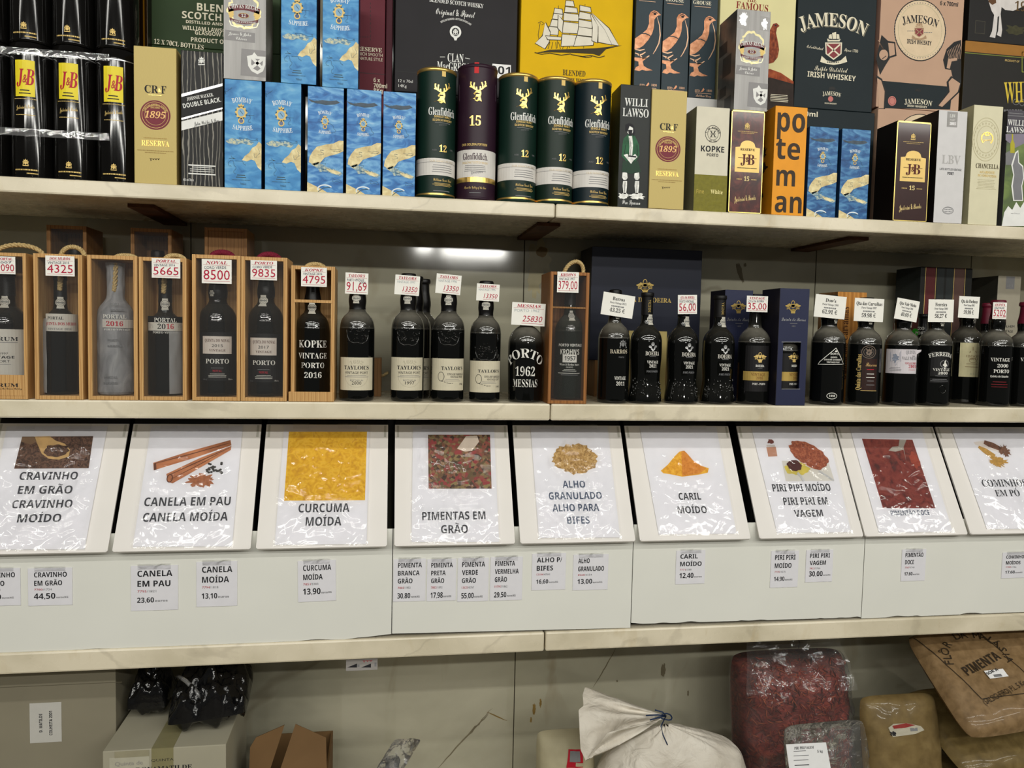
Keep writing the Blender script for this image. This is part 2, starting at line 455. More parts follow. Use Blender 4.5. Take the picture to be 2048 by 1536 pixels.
class Face:
    """a printed surface. Coordinates are given in the photo's frame ('px') or as fractions of the face ('n')"""
    mode = 'px'
    EPS = 0.00022
    def __init__(f, mb, O, eu, ev, n, w, h, loc):
        f.mb = mb; f.O = Vector(O); f.eu = Vector(eu).normalized(); f.ev = Vector(ev).normalized(); f.n = Vector(n).normalized()
        f.w = w; f.h = h; f.loc = Vector(loc)
        c = f.O + f.eu*w/2 + f.ev*h/2
        f.k = (c-CAMP).dot(_fw)/FPX
    def fn(f, u, v, e): return f.O + f.eu*u + f.ev*v + f.n*e - f.loc
    def hit(f, px, py):
        d = ray(px, py); t = (f.O-CAMP).dot(f.n)/d.dot(f.n)
        q = CAMP + d*t - f.O
        return q.dot(f.eu), q.dot(f.ev)
    def P(f, a, b): return f.hit(a, b) if f.mode == 'px' else (a*f.w, b*f.h)
    def SH(f, c): return c*f.k if f.mode == 'px' else c*f.h
    def SW(f, c): return c*f.k if f.mode == 'px' else c*f.w
    def N(f): f.mode = 'n'; return f
    def X(f): f.mode = 'px'; return f
    def uv_poly(f, pts, m, L=1):
        tr = tessellate_polygon([[Vector((p[0], p[1], 0)) for p in pts]])
        f.mb.add([f.fn(u, v, f.EPS*L) for u, v in pts], f._ori(pts, tr), m)
    def _ori(f, pts, tr):
        out = []
        for a, b, c in tr:
            ar = (pts[b][0]-pts[a][0])*(pts[c][1]-pts[a][1])-(pts[c][0]-pts[a][0])*(pts[b][1]-pts[a][1])
            out.append((a,b,c) if ar > 0 else (a,c,b))
        return out
    def poly(f, pts, m, L=1): f.uv_poly([f.P(*p) for p in pts], m, L)
    def rect(f, x0, y0, x1, y1, m, L=1):
        a = f.P(x0, y0); b = f.P(x1, y1)
        cx = f.P((x0+x1)/2, (y0+y1)/2)
        hw = abs(b[0]-a[0])/2; hh = abs(b[1]-a[1])/2
        if f.mode == 'px': hw = abs(x1-x0)*f.k/2; hh = abs(y1-y0)*f.k/2
        f.uvrect(cx[0]-hw, cx[1]-hh, cx[0]+hw, cx[1]+hh, m, L)
    def uvrect(f, u0, v0, u1, v1, m, L=1):
        n = f.nsub(u1-u0)
        f.mb.grid(lambda a, b: f.fn(u0+(u1-u0)*a, v0+(v1-v0)*b, f.EPS*L), n, 1, m, smooth=False)
    def nsub(f, w): return 1
    def ell(f, x, y, rx, ry, m, L=1, a0=0, a1=360, n=28):
        c = f.P(x, y); rx = f.SW(rx) ; ry = f.SH(ry)
        f.uv_poly([(c[0]+rx*math.cos(math.radians(a0+(a1-a0)*i/n)), c[1]+ry*math.sin(math.radians(a0+(a1-a0)*i/n))) for i in range(n if a1-a0 >= 360 else n+1)], m, L)
    def ring(f, x, y, rx, ry, wd, m, L=1, a0=0, a1=360, n=36):
        c = f.P(x, y); rx = f.SW(rx); ry = f.SH(ry); wd = f.SH(wd)
        vs = []; fs = []
        for i in range(n+1):
            a = math.radians(a0+(a1-a0)*i/n)
            for s in (0, 1):
                vs.append(f.fn(c[0]+(rx-wd*s)*math.cos(a), c[1]+(ry-wd*s)*math.sin(a), f.EPS*L))
        for i in range(n): fs.append((2*i+1, 2*i, 2*i+2, 2*i+3))
        f.mb.add(vs, fs, m)
    def line(f, pts, wd, m, L=1, taper=False):
        q = [Vector(f.P(*p)) for p in pts]; wd = f.SH(wd)/2
        if isinstance(f, CFace):
            d = [q[0]]
            for a, b in zip(q, q[1:]):
                n = max(1, int((b-a).length/(0.12*f.r)))
                d += [a.lerp(b, (k+1)/n) for k in range(n)]
            q = d
        f.uvline(q, wd, m, L, taper)
    def uvline(f, q, wd, m, L=1, taper=False):
        n = len(q); vs = []; fs = []
        for i, p in enumerate(q):
            t = q[min(i+1,n-1)]-q[max(i-1,0)]
            if t.length < 1e-9: t = Vector((1,0))
            t.normalize(); nn = Vector((-t.y, t.x))
            w = wd*(math.sin(math.pi*(i+0.6)/(n+0.2)) if taper else 1)
            for sgn in (1, -1):
                c = p+nn*w*sgn
                vs.append(f.fn(c.x, c.y, f.EPS*L))
        for i in range(n-1): fs.append((2*i+1, 2*i+3, 2*i+2, 2*i))
        f.mb.add(vs, fs, m)
    def t(f, s, x, y, cap, m, st='sb', w=None, al='c', arc=None, rot=0, L=2, dx=0):
        vs, fs, tw = glyphs(s, st)
        a = f.P(x, y)
        sy = f.SH(cap); sx = f.SW(w)/tw if w else sy
        W = tw*sx
        off = {'c':-W/2, 'l':0, 'r':-W}[al]
        ca, sa = math.cos(math.radians(rot)), math.sin(math.radians(rot))
        out = []
        R = f.SH(arc) if arc else None
        for gx, gy in vs:
            u = gx*sx+off; v = gy*sy
            if R:
                th = u/R
                u, v = (R+v)*math.sin(th), (R+v)*math.cos(th)-R
            out.append(f.fn(a[0]+u*ca-v*sa, a[1]+u*sa+v*ca, f.EPS*L))
        f.mb.add(out, fs, m)
    def bars(f, x, y, w, n, dy, th, m, L=2, al='c', seed=1):
        """lines of print too small to read"""
        rr = random.Random(seed)
        for i in range(n):
            ww = w*rr.uniform(0.75, 1.0)
            xx = x if al == 'c' else x+ww/2
            yy = y+dy*i if f.mode == 'px' else y-dy*i
            f.rect(xx-ww/2, yy-th/2, xx+ww/2, yy+th/2, m, L)
    def dashes(f, x, y, w, th, m, L=2, n=14, seed=3):
        rr = random.Random(seed); p = x-w/2; 
        while p < x+w/2:
            q = rr.uniform(0.4, 1.2)*w/n
            f.rect(p, y-th/2, min(p+q, x+w/2), y+th/2, m, L); p += q+0.28*w/n
    def blob(f, x, y, rx, ry, m, L=1, amp=0.18, n=36, seed=1, sc=2.0, rot=0):
        pts = []
        c = f.P(x, y); rx = f.SW(rx); ry = f.SH(ry); cr, sr = math.cos(math.radians(rot)), math.sin(math.radians(rot))
        for i in range(n):
            a = 2*math.pi*i/n
            k = 1+amp*2*noise.noise(Vector((math.cos(a)*sc+seed*7.1, math.sin(a)*sc, seed)))
            u, v = rx*k*math.cos(a), ry*k*math.sin(a)
            pts.append((c[0]+u*cr-v*sr, c[1]+u*sr+v*cr))
        f.uv_poly(pts, m, L)
    def sig(f, x, y, w, h, m, L=2, seed=1, th=0.8, loops=6):
        """a flowing signature"""
        rr = random.Random(seed); pts = []
        n = loops*10
        for i in range(n+1):
            a = i/n
            amp = 0.9 if i < 10 else rr.choice((0.35,0.4,0.5)) 
            ph = a*loops*2*math.pi
            pts.append((x-w/2+w*a+0.35*w/loops*math.sin(ph), y+(h/2)*(0.9 if i < 10 else 0.45)*math.cos(ph)*(1 if f.mode == 'n' else -1)-(h*0.25*(a-0.5) if f.mode == 'px' else -h*0.25*(a-0.5))))
        f.line(pts, th, m, L)
    def crest(f, x, y, s, m, L=2):
        """little royal-arms style emblem: crown over a supported shield; s = half height"""
        sg = -1 if f.mode == 'px' else 1
        Y = lambda k: y+sg*k*s
        kx = 1 if f.mode == 'px' else f.h/f.SW(1)
        X = lambda k: x+k*s*kx
        f.poly([(X(-.42),Y(.35)),(X(.42),Y(.35)),(X(.5),Y(.75)),(X(.2),Y(.6)),(X(0),Y(1)),(X(-.2),Y(.6)),(X(-.5),Y(.75))], m, L)
        f.poly([(X(-.34),Y(.28)),(X(.34),Y(.28)),(X(.32),Y(-.3)),(X(0),Y(-.62)),(X(-.32),Y(-.3))], m, L)
        for q in (-1, 1):
            f.poly([(X(.42*q),Y(.25)),(X(.62*q),Y(.45)),(X(.72*q),Y(.1)),(X(.6*q),Y(-.2)),(X(.75*q),Y(-.6)),(X(.45*q),Y(-.5)),(X(.4*q),Y(-.1))], m, L)
        f.poly([(X(-.8),Y(-.7)),(X(.8),Y(-.7)),(X(.7),Y(-.92)),(X(-.7),Y(-.92))], m, L)
class CFace(Face):
    """printed surface wrapped round an upright cylinder"""
    def __init__(f, mb, axis, r, h, loc, a0=0.0):
        f.mb = mb; f.ax = Vector(axis); f.r = r; f.w = 2*math.pi*r; f.h = h; f.loc = Vector(loc)
        f.k = (f.ax+Vector((0,-r,h/2))-CAMP).dot(_fw)/FPX
    def fn(f, u, v, e):
        a = u/f.r
        return f.ax + Vector((math.sin(a)*(f.r+e), -math.cos(a)*(f.r+e), v)) - f.loc
    def hit(f, px, py):
        d = ray(px, py); o = CAMP-f.ax
        a = d.x**2+d.y**2; b = 2*(o.x*d.x+o.y*d.y); c = o.x**2+o.y**2-f.r**2
        D = b*b-4*a*c
        t = (-b-math.sqrt(D))/(2*a) if D > 0 else -b/(2*a)
        q = o+d*t
        return f.r*math.atan2(q.x, -q.y), q.z
    def nsub(f, w): return max(1, int(abs(w)/f.r/0.16))
    def P(f, a, b): return f.hit(a, b) if f.mode == 'px' else (a*f.r, b*f.h)
    def SW(f, c): return c*f.k if f.mode == 'px' else c*f.r
    def rectpx(f, x0, y0, x1, y1, m, L=1):
        a = f.hit(x0, (y0+y1)/2); b = f.hit(x1, (y0+y1)/2); c = f.hit((x0+x1)/2, y0); d = f.hit((x0+x1)/2, y1)
        f.uvrect(a[0], d[1], b[0], c[1], m, L)

class GiftBox:
    """upright carton: l, r = sides and t = top of its front in the photo (sides read at row py), front at depth Yf, standing at height zb"""
    def __init__(s, l, r, t, py, Yf, zb, d, m, mside=None, bev=0.0008, top=None, h=None):
        p0 = at(l, py, Yf); p1 = at(r, py, Yf)
        s.w = p1.x-p0.x
        s.h = h or at((l+r)/2, t, Yf).z - zb
        s.loc = Vector(((p0.x+p1.x)/2, Yf, zb)); s.d = d
        s.mb = MB()
        s.mb.box((-s.w/2,0,0), (s.w/2,d,s.h), mside or m, bev, mf=m)
        s.f = Face(s.mb, s.loc+Vector((-s.w/2,0,0)), (1,0,0), (0,0,1), (0,-1,0), s.w, s.h, s.loc)
    def left(s):
        return Face(s.mb, s.loc+Vector((-s.w/2,s.d,0)), (0,-1,0), (0,0,1), (-1,0,0), s.d, s.h, s.loc)
    def right(s):
        return Face(s.mb, s.loc+Vector((s.w/2,0,0)), (0,1,0), (0,0,1), (1,0,0), s.d, s.h, s.loc)
    def done(s, name, label, cat, group=None):
        s.o = s.mb.build(name, None, s.loc)
        return tag(s.o, label, cat, group)
    def part(s, name, mb, label=None):
        o = mb.build(name, s.o)
        if label: o['label'] = label
        return o
    def pf(s, mb):
        return Face(mb, s.loc+Vector((-s.w/2,0,0)), (1,0,0), (0,0,1), (0,-1,0), s.w, s.h, s.loc)
# ------------------------------------------------------------------ setting: wall, shelves, counter, floor
WALLM = marble_mat('wall_marble', (176,172,152), (146,143,124), (96,84,62), 0.065, 2.6, (120,100,64), 0.35)
SHELFM = marble_mat('shelf_marble', (224,214,190), (196,186,160), (150,140,120), 0.25, 6.0, (186,164,120), 0.25)
GROUT = mat((70,64,52), 0.8, name='joint_grout')
mb = MB()
xs = [-2.6, -0.462, at(1040, 900, WALL).x, at(1629, 600, WALL).x, 1.62, 3.4]
for a, b in zip(xs, xs[1:]):
    mb.box((a+0.0012, WALL, -1.5), (b-0.0012, WALL+0.03, 1.3), WALLM, 0.0008)
mb.box((xs[0], WALL+0.003, -1.5), (xs[-1], WALL+0.05, 1.3), GROUT)
tag(mb.build('wall_back'), kind='structure')
mb = MB(); mb.box((-3.5,-11,-1.54), (4.5,WALL,-1.5), mat((104,98,88), 0.5, 0, 0.1, 6, name='floor_tile'))
tag(mb.build('floor'), kind='structure')
xj = at(1101, 830, 0).x
def slab(zb, zt, a, b, label, grp):
    mb = MB(); mb.box((0,0,0), (b-a, WALL-0.0005, zt-zb), SHELFM, 0.004)
    tag(mb.build('marble_shelf', None, (a, 0, zb)), label, 'shelf', grp)
slab(ZUB, ZU, -2.2, xj-0.0008, 'veined marble top shelf slab carrying the gift tins and gift boxes on the left', 'marble shelf slabs')
slab(ZUB, ZU, xj+0.0008, 3.2, 'veined marble top shelf slab carrying the gift boxes right of the joint', 'marble shelf slabs')
slab(ZMB, ZM, -2.2, xj-0.0008, 'marble middle shelf slab under the wooden bottle cases, left of the joint', 'marble shelf slabs')
slab(ZMB, ZM, xj+0.0008, 3.2, 'marble middle shelf slab under the black port bottles, right of the joint', 'marble shelf slabs')
slab(ZLB, ZL, -2.2, xj-0.0012, 'marble lower shelf slab under the left half of the spice bins', 'marble shelf slabs')
slab(ZLB, ZL, xj+0.0016, 3.2, 'marble lower shelf slab under the right half of the spice bins', 'marble shelf slabs')
mb = MB(); mb.box((-2.2,-0.25,ZB-0.04), (3.2,WALL,ZB), SHELFM, 0.004)
tag(mb.build('trim_1'), kind='structure')
# rusty steel brackets under the upper shelf
RUST = mat((92,60,38), 0.7, 0.2, 0.35, 30, 0.2, name='rusty_steel')
def bracket(px, py, label):
    p = at(px, py, 0.17)

    mb = MB()
    mb.box((-0.026,-0.10,-0.008), (0.026,0.169,-0.0002), RUST, 0.001)
    tag(mb.build('shelf_bracket', None, (p.x, 0.17, ZUB)), label, 'bracket', 'rusty brackets under the top shelf')
bracket(1080, 470, 'rusty bracket under the top shelf behind the shelf joint')
bracket(310, 420, 'rusty bracket under the top shelf above the boxed bottles on the left')
bracket(1670, 490, 'rusty bracket under the top shelf above the bottles on the right')
# veins and rust stains that the marble itself carries
VEIN = mat((112,104,84), 0.3, 0, 0.15, 40, name='vein_mark'); OCH = mat((128,104,58), 0.4, 0, 0.3, 30, name='rust_stain'); OCL = mat((166,156,122), 0.3, 0, 0.12, 18, name='pale_ochre_stain')
wm = MB(); wf = Face(wm, (-2.6, WALL-0.0002, -1.5), (1,0,0), (0,0,1), (0,-1,0), 6, 2.8, (0,0,0))
def wiggle(a, b, n, amp, seed):
    return [(a[0]+(b[0]-a[0])*i/n+amp*noise.noise(Vector((i*0.7, seed, 1))), a[1]+(b[1]-a[1])*i/n+amp*noise.noise(Vector((seed, i*0.7, 4)))) for i in range(n+1)]
wf.line(wiggle((872,1540),(985,1416),16,5,2), 3.2, VEIN, 1, True); wf.line(wiggle((930,1478),(980,1424),8,3,5), 2.4, VEIN, 1.2, True)
wf.line(wiggle((974,1424),(1012,1441),8,4,7), 2.6, OCH, 1.4, True)
wf.line(wiggle((1236,1290),(1186,1376),12,3,9), 2.4, VEIN, 1, True)
for x, y, rx, ry, m, sd in ((1068,1418,3.5,11,OCH,3),(1081,1406,2.5,9,OCH,5),(1326,1340,5,14,VEIN,6),(1376,1387,2,6,VEIN,8),(1234,1362,2,2.5,VEIN,9),(1062,1440,2,6,OCH,4)): wf.blob(x, y, rx, ry, m, 1, .3, 24, sd, 2)
wf.blob(1078, 515, 24, 34, OCL, 1, .35, 40, 12, 2); wf.blob(1070, 565, 12, 30, OCL, 1.2, .4, 40, 14, 2); wf.blob(1084, 504, 11, 10, OCH, 1.4, .15, 36, 17, 1.2)
wf.blob(1480, 545, 5, 20, VEIN, 1, .4, 24, 21, 2, rot=20); wf.blob(1490, 530, 3, 4, VEIN, 1, .3, 20, 23, 2)
tag(wm.build('trim_2'), kind='structure')
# ------------------------------------------------------------------ upper shelf
YF = 0.004
def k5(x): return 1560+x/3.339
# ---- tins
BLK = mat((13,12,11), 0.07, 0, 0.1, 30, name='black_lacquer', spec=0.28)
def stag(f, x, y, w, h, m, L=2):
    """stag's head with antlers; x, y = lower left corner in px"""
    q = lambda pts: [(x+a*w, y-b*h) for a, b in pts]
    f.poly(q([(0,.10),(.22,.14),(.36,.24),(.42,.34),(.30,.33),(.24,.38),(.34,.46),(.46,.54),(.62,.56),(.70,.48),(.72,.36),(.66,.22),(.74,.0),(.60,.06),(.46,.0),(.30,.08)]), m, L)
    for pts in ([(.48,.54),(.36,.58),(.18,.68),(.08,.82),(.10,.95)], [(.62,.55),(.76,.60),(.90,.70),(.98,.84),(.94,.97)],
                [(.30,.61),(.26,.76),(.30,.90)], [(.18,.68),(.02,.72)], [(.44,.56),(.42,.70)], [(.80,.62),(.80,.78),(.74,.92)], [(.90,.70),(1.04,.76)], [(.66,.56),(.66,.72)]):
        f.line(q(pts), 2.6, m, L, taper=False)
def tube_thing(name, cx, cy_px, r_px, Yc_off, ztop_px, zb, zt=None):
    Yc = Yc_off
    p = at(cx, cy_px, Yc); r = r_px*mpp(cx, cy_px, Yc)
    h = (at(cx, ztop_px, Yc-r).z if zt is None else zt) - zb
    return Vector((p.x, Yc, zb)), r, h
def round_tin(cx, r_px, top_px, zb, kind, label, group, Yc=None, cy=250, h=None, cat='tin'):
    r = r_px*mpp(cx, cy, 0.05)
    Yc = (0.002+r) if Yc is None else Yc
    loc = Vector((at(cx, cy, Yc-r*0.3).x, Yc, zb))
    h = h or at(cx, top_px, Yc-r).z - zb
    o = thing('whisky_tin', label, cat, loc, group)
    body = MB(); lid = MB(); foot = MB()
    if kind == 'black':
        body.lathe([(r,0.004),(r,h-0.022)], BLK, 48, caps=True)
        lid.lathe([(r+0.0006,h-0.022),(r+0.0006,h-0.002),(r-0.002,h)], BLK, 48)
        lid.lathe([(r+0.0011,h-0.0225),(r+0.0011,h-0.0205)], SILVER, 48, caps=False)
        foot.lathe([(r-0.0015,0),(r+0.0006,0.0015),(r+0.0006,0.005)], BLK, 48)
    else:
        col = {'green':(14,38,30),'purple':(42,22,36),'dark green':(16,36,26),'teal':(12,29,35)}[kind]
        bm_ = mat(col, 0.42, 0, 0.08, 20, name='tin_print')
        body.lathe([(r,0.004),(r,h-0.006)], bm_, 48)
        rim = GOLD if kind != 'purple' else bm_
        lid.lathe([(r,h-0.008),(r+0.0012,h-0.006),(r+0.0012,h-0.002),(r-0.001,h),(r-0.006,h-0.001)], rim, 48)
        if kind != 'purple': foot.lathe([(r-0.001,0),(r+0.001,0.001),(r+0.001,0.005),(r,0.006)], bm_, 48); foot.lathe([(r+0.0011,0.006),(r+0.0011,0.0095)], GOLD, 48, caps=False)
        else: foot.lathe([(r-0.001,0),(r+0.001,0.001),(r+0.001,0.005),(r,0.006)], bm_, 48)
    f = CFace(body, loc, r, h, loc)
    return o, body, lid, foot, f, r, h, loc
def finish_tin(o, body, lid, foot):
    body.build('body', o); lid.build('lid', o); foot.build('base_rim', o)
JBY = mat((226,206,40), 0.4, name='yellow_label')
JBR = mat((176,16,46), 0.45, name='label_red')
tin_h = None
for row in (0, 1):
    for i, (cx, name) in enumerate(((-24,'leftmost, half out of the picture'), (62,'second from left'), (147,'third from left'), (233,'rightmost, beside the gold box'))):
        lab = ('black tin with yellow label in the bottom row, ' if row == 0 else 'upper black round tin stacked on the tin ')
        lab = lab+name if row == 0 else lab+name
        zb = ZU if row == 0 else ZU+tin_h+0.0004
        o, body, lid, foot, f, r, h, loc = round_tin(cx, 39.0, 77, zb, 'black', lab, 'black round tins stacked two high', Yc=0.050, h=tin_h)
        tin_h = h
        f.mode = 'n'
        x = (0.06 if i != 3 else 0.12)-0.05
        W = 0.46; y0, y1 = 0.60, 0.865
        f.rect(x-W, y0, x+W, y1, JBY, 1)
        f.t('J', x-0.2, y0+0.085, 0.115, JBR, 'i', w=0.36, L=3); f.t('B', x+0.24, y0+0.085, 0.115, JBR, 'i', w=0.40, L=3)
        f.t('&', x+0.02, y0+0.10, 0.06, JBR, 'i', w=0.2, L=4)
        f.bars(x, y0+0.045, 0.55, 2, 0.022, 0.007, BLACK, 3)
        f.dashes(x, 0.583, 1.05, 0.005, GOLDP, 2); f.dashes(x, 0.465, 0.9, 0.005, GOLDP, 2, seed=5)
        f.t('Justerini & Brooks', x, 0.51, 0.03, GOLDP, 'c', w=0.85, rot=6)
        f.crest(x, 0.115, 0.028, GOLDP, 2)
        f.dashes(x, 0.062, 1.1, 0.010, GOLDP, 2); f.dashes(x+0.3, 0.036, 0.5, 0.008, GOLDP, 2, seed=6)
        finish_tin(o, body, lid, foot)
# two clear bands of shrink wrap running across the tins
for (ya, yb, lab) in ((97, 114, 'upper clear plastic band across the black tins'), (257, 275, 'lower clear plastic band across the black tins')):
    a = at(-60, ya, 0.0005); b = at(218, yb, 0.0005)
    z1 = at(110, ya+3, 0).z; z0 = at(110, yb, 0).z
    mb = MB()
    mb.box((0,0,0), (b.x-a.x, 0.0008, z1-z0), film_mat('wrap_band', haze=0.05, rough=0.05, bump=0.08, scale=30, amount=0.4))
    tag(mb.build('wrap_band', None, (a.x, 0.0006, z0)), lab, 'plastic band', 'clear bands round the tins')
GR = 'round whisky gift tubes'
TW = mat((214,210,204), 0.45, 0, 0.03, name='tube_label_white')
def fid(cx, rp, top, kind, label, cy=270):
    o, body, lid, foot, f, r, h, loc = round_tin(cx, rp, top, ZU, kind, label, GR)
    o.name = 'whisky_tube'
    D = cx-873; E = {873:0, 955:0, 1037:10, 1112:18, 1186:24}[cx]
    c = cx+1
    if kind != 'purple':
        stag(f, c-6, 207+E, 31, 42, GOLD)
        f.t('Glenfiddich', c+12, 231+E, 15, WHITE, 'rl', w=59)
        f.t('SINGLE MALT', c+12, 236+E, 4, GOLDP, 'sb', w=36); f.t('SCOTCH WHISKY', c+12, 243+E, 4, GOLDP, 'sb', w=42)
        f.bars(c+12, 246+E, 42, 1, 1, 1, GREYP); f.dashes(c+12, 250+E, 16, 1, GREYP)
        f.t('12', c+12, 304+E, 13, GOLD, 'r', w=16)
        f.t('AGED', c-5, 301+E, 3, GREYP, 's', w=9); f.t('YEARS', c+28, 303+E, 3, GREYP, 's', w=9)
        u0, v0 = f.hit(cx, 350+E); u1, v1 = f.hit(cx, 316+E)
        f.uvrect(-1.5*r, v0, 1.5*r, v1, TW, 1)
        f.uvrect(-1.5*r, v1-0.0085, 1.5*r, v1-0.0079, GREYP, 2)
        f.t('OUR SIGNATURE MALT', c+12, 325+E, 4, mat((196,180,150),0.4,0.3,name='pale_foil'), 's', w=54)
        f.bars(c+12, 331+E, 50, 4, 4.4, 1.1, GREYP, seed=3)
        f.t('William Grant Sons', c+12, 363+E, 6, GOLDP, 'c', w=40); f.bars(c+12, 367+E, 44, 3, 2.4, 0.8, GOLDP, seed=8)
        f.bars(c+10, 382+E, 36, 1, 3, 1.4, GREYP, seed=2)
        f.rect(c+10, 141+E, c+18, 153+E, GOLDP, 1)
    else:
        stag(f, c-17, 203, 33, 42, GOLD)
        f.poly([(cx-36,170),(cx-36,203),(cx-2,221),(cx+36,203),(cx+36,170)], mat((62,34,52),0.42,0,0.05,name='purple_panel'), 1)
        RT = mat((196,30,34), 0.5, name='red_tab')
        f.rect(c-7, 125, c+2, 146, RT, 2)
        f.t('15', c-6, 251, 19, GOLD, 'r', w=23)
        f.t('OUR SOLERA FIFTEEN', c-8, 291, 4.5, GOLDP, 'sb', w=54)
        u0, v0 = f.hit(cx, 364); u1, v1 = f.hit(cx, 299); _, vg = f.hit(cx, 354)
        f.uvrect(-1.5*r, vg, 1.5*r, v1, TW, 1); f.uvrect(-1.52*r, v0, 1.52*r, vg, GOLD, 1)
        f.t('Glenfiddich.', c-6, 319, 13, mat((60,34,48),0.5), 'rl', w=53)
        f.t('SINGLE MALT SCOTCH WHISKY', c-6, 327, 4, GOLDP, 's', w=56)
        f.bars(c-6, 331, 46, 4, 3.6, 0.9, GREYP, seed=5); f.sig(c-2, 345, 24, 7, GREYP, 2, 4, 0.7)
        f.t('From the Valley of the Deer', c-6, 377, 5, GOLDP, 'c', w=46); f.bars(c-6, 385, 30, 1, 2, 1.2, GREYP)
    finish_tin(o, body, lid, foot)
fid(873, 38.5, 133, 'green', 'dark green whisky tube with stag head, leftmost, beside a pale blue gin box')
fid(955, 38.5, 126, 'purple', 'tall purple whisky tube numbered 15 with a white label')
fid(1037, 38.5, 144, 'green', 'dark green whisky tube numbered 12 directly right of the purple tube')
fid(1112, 37.5, 151, 'dark green', 'dark green whisky tube numbered 12 second right of the purple tube')
fid(1186, 37.0, 156, 'teal', 'blue-green whisky tube with stag head, rightmost of the round tubes')

# ---- gin boxes with an old-map print
GINA = ramp_mat('gin_sky', [(0.25,(34,98,158)),(0.45,(66,138,194)),(0.62,(98,164,208)),(0.8,(136,186,214))], 'noise', 26, 6, 0.9, (1,1,1.7), 0.4)
GINB = ramp_mat('gin_sea', [(0.25,(28,78,142)),(0.45,(58,122,186)),(0.62,(116,172,214)),(0.8,(176,208,226))], 'noise', 28, 6, 1.1, (1,1,2.2), 0.4)
GINC = ramp_mat('gin_sea_deep', [(0.25,(22,58,106)),(0.45,(42,92,146)),(0.62,(82,138,182)),(0.8,(124,168,200))], 'noise', 30, 6, 1.1, (1,1,2.2), 0.4)
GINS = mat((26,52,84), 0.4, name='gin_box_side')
TAN = ramp_mat('map_land', [(0.3,(190,168,120)),(0.55,(222,206,156)),(0.7,(238,226,180))], 'noise', 70, 5, 0.6, (1,1,1), 0.5)
MAPL = mat((66,94,110), 0.6, name='map_ink')
FOAM = ramp_mat('map_relief', [(0.4,(90,132,160)),(0.52,(170,186,180)),(0.66,(206,200,160))], 'noise', 120, 5, 1.5, (1,1,1.4), 0.5)
def squig(f, x, y, w, h, seed, th=0.0025, n=22, L=2, m=None):
    rr = random.Random(seed); pts = []; px, py = x, y; a = rr.uniform(0, 6)
    for i in range(n):
        a += rr.uniform(-1.3, 1.3); px += w/n*2.2*math.cos(a); py += h/n*2.2*math.sin(a)
        px = min(max(px, x-w/2), x+w/2); py = min(max(py, y-h/2), y+h/2)
        pts.append((px, py))
    f.line(pts, th, m or MAPL, L)
def medallion(f, x, y, s, m, ar):
    """clock-like oval in a gold wreath under a crown, with a drop stone; s in heights"""
    f.ring(x, y, s*1.25*ar, s*1.35, s*0.42, GOLDP, 2); f.ell(x, y, s*0.82*ar, s*0.95, mat((120,164,196),0.3,name='medal_blue'), 3)
    for i in range(16):
        a = 2*math.pi*i/16
        f.ell(x+1.32*s*ar*math.cos(a), y+1.42*s*math.sin(a), 0.2*s*ar, 0.2*s, MAPL if i % 2 else GOLDP, 3, n=8)
    f.line([(x-0.3*s*ar,y+0.5*s),(x+0.1*s*ar,y),(x+0.4*s*ar,y-0.4*s)], s*0.14, MAPL, 4)
    f.poly([(x-.6*s*ar,y+1.4*s),(x-.7*s*ar,y+2.0*s),(x-.25*s*ar,y+1.75*s),(x,y+2.3*s),(x+.25*s*ar,y+1.75*s),(x+.7*s*ar,y+2.0*s),(x+.6*s*ar,y+1.4*s)], GOLDP, 3)
    f.ring(x, y-2.05*s, 0.75*s*ar, 0.75*s, 0.28*s, m, 3); f.ell(x, y-2.05*s, 0.48*s*ar, 0.48*s, mat((40,70,120),0.2,name='sapphire'), 4, n=16)
WB = mat((222,232,236), 0.5, name='pale_blue_print')
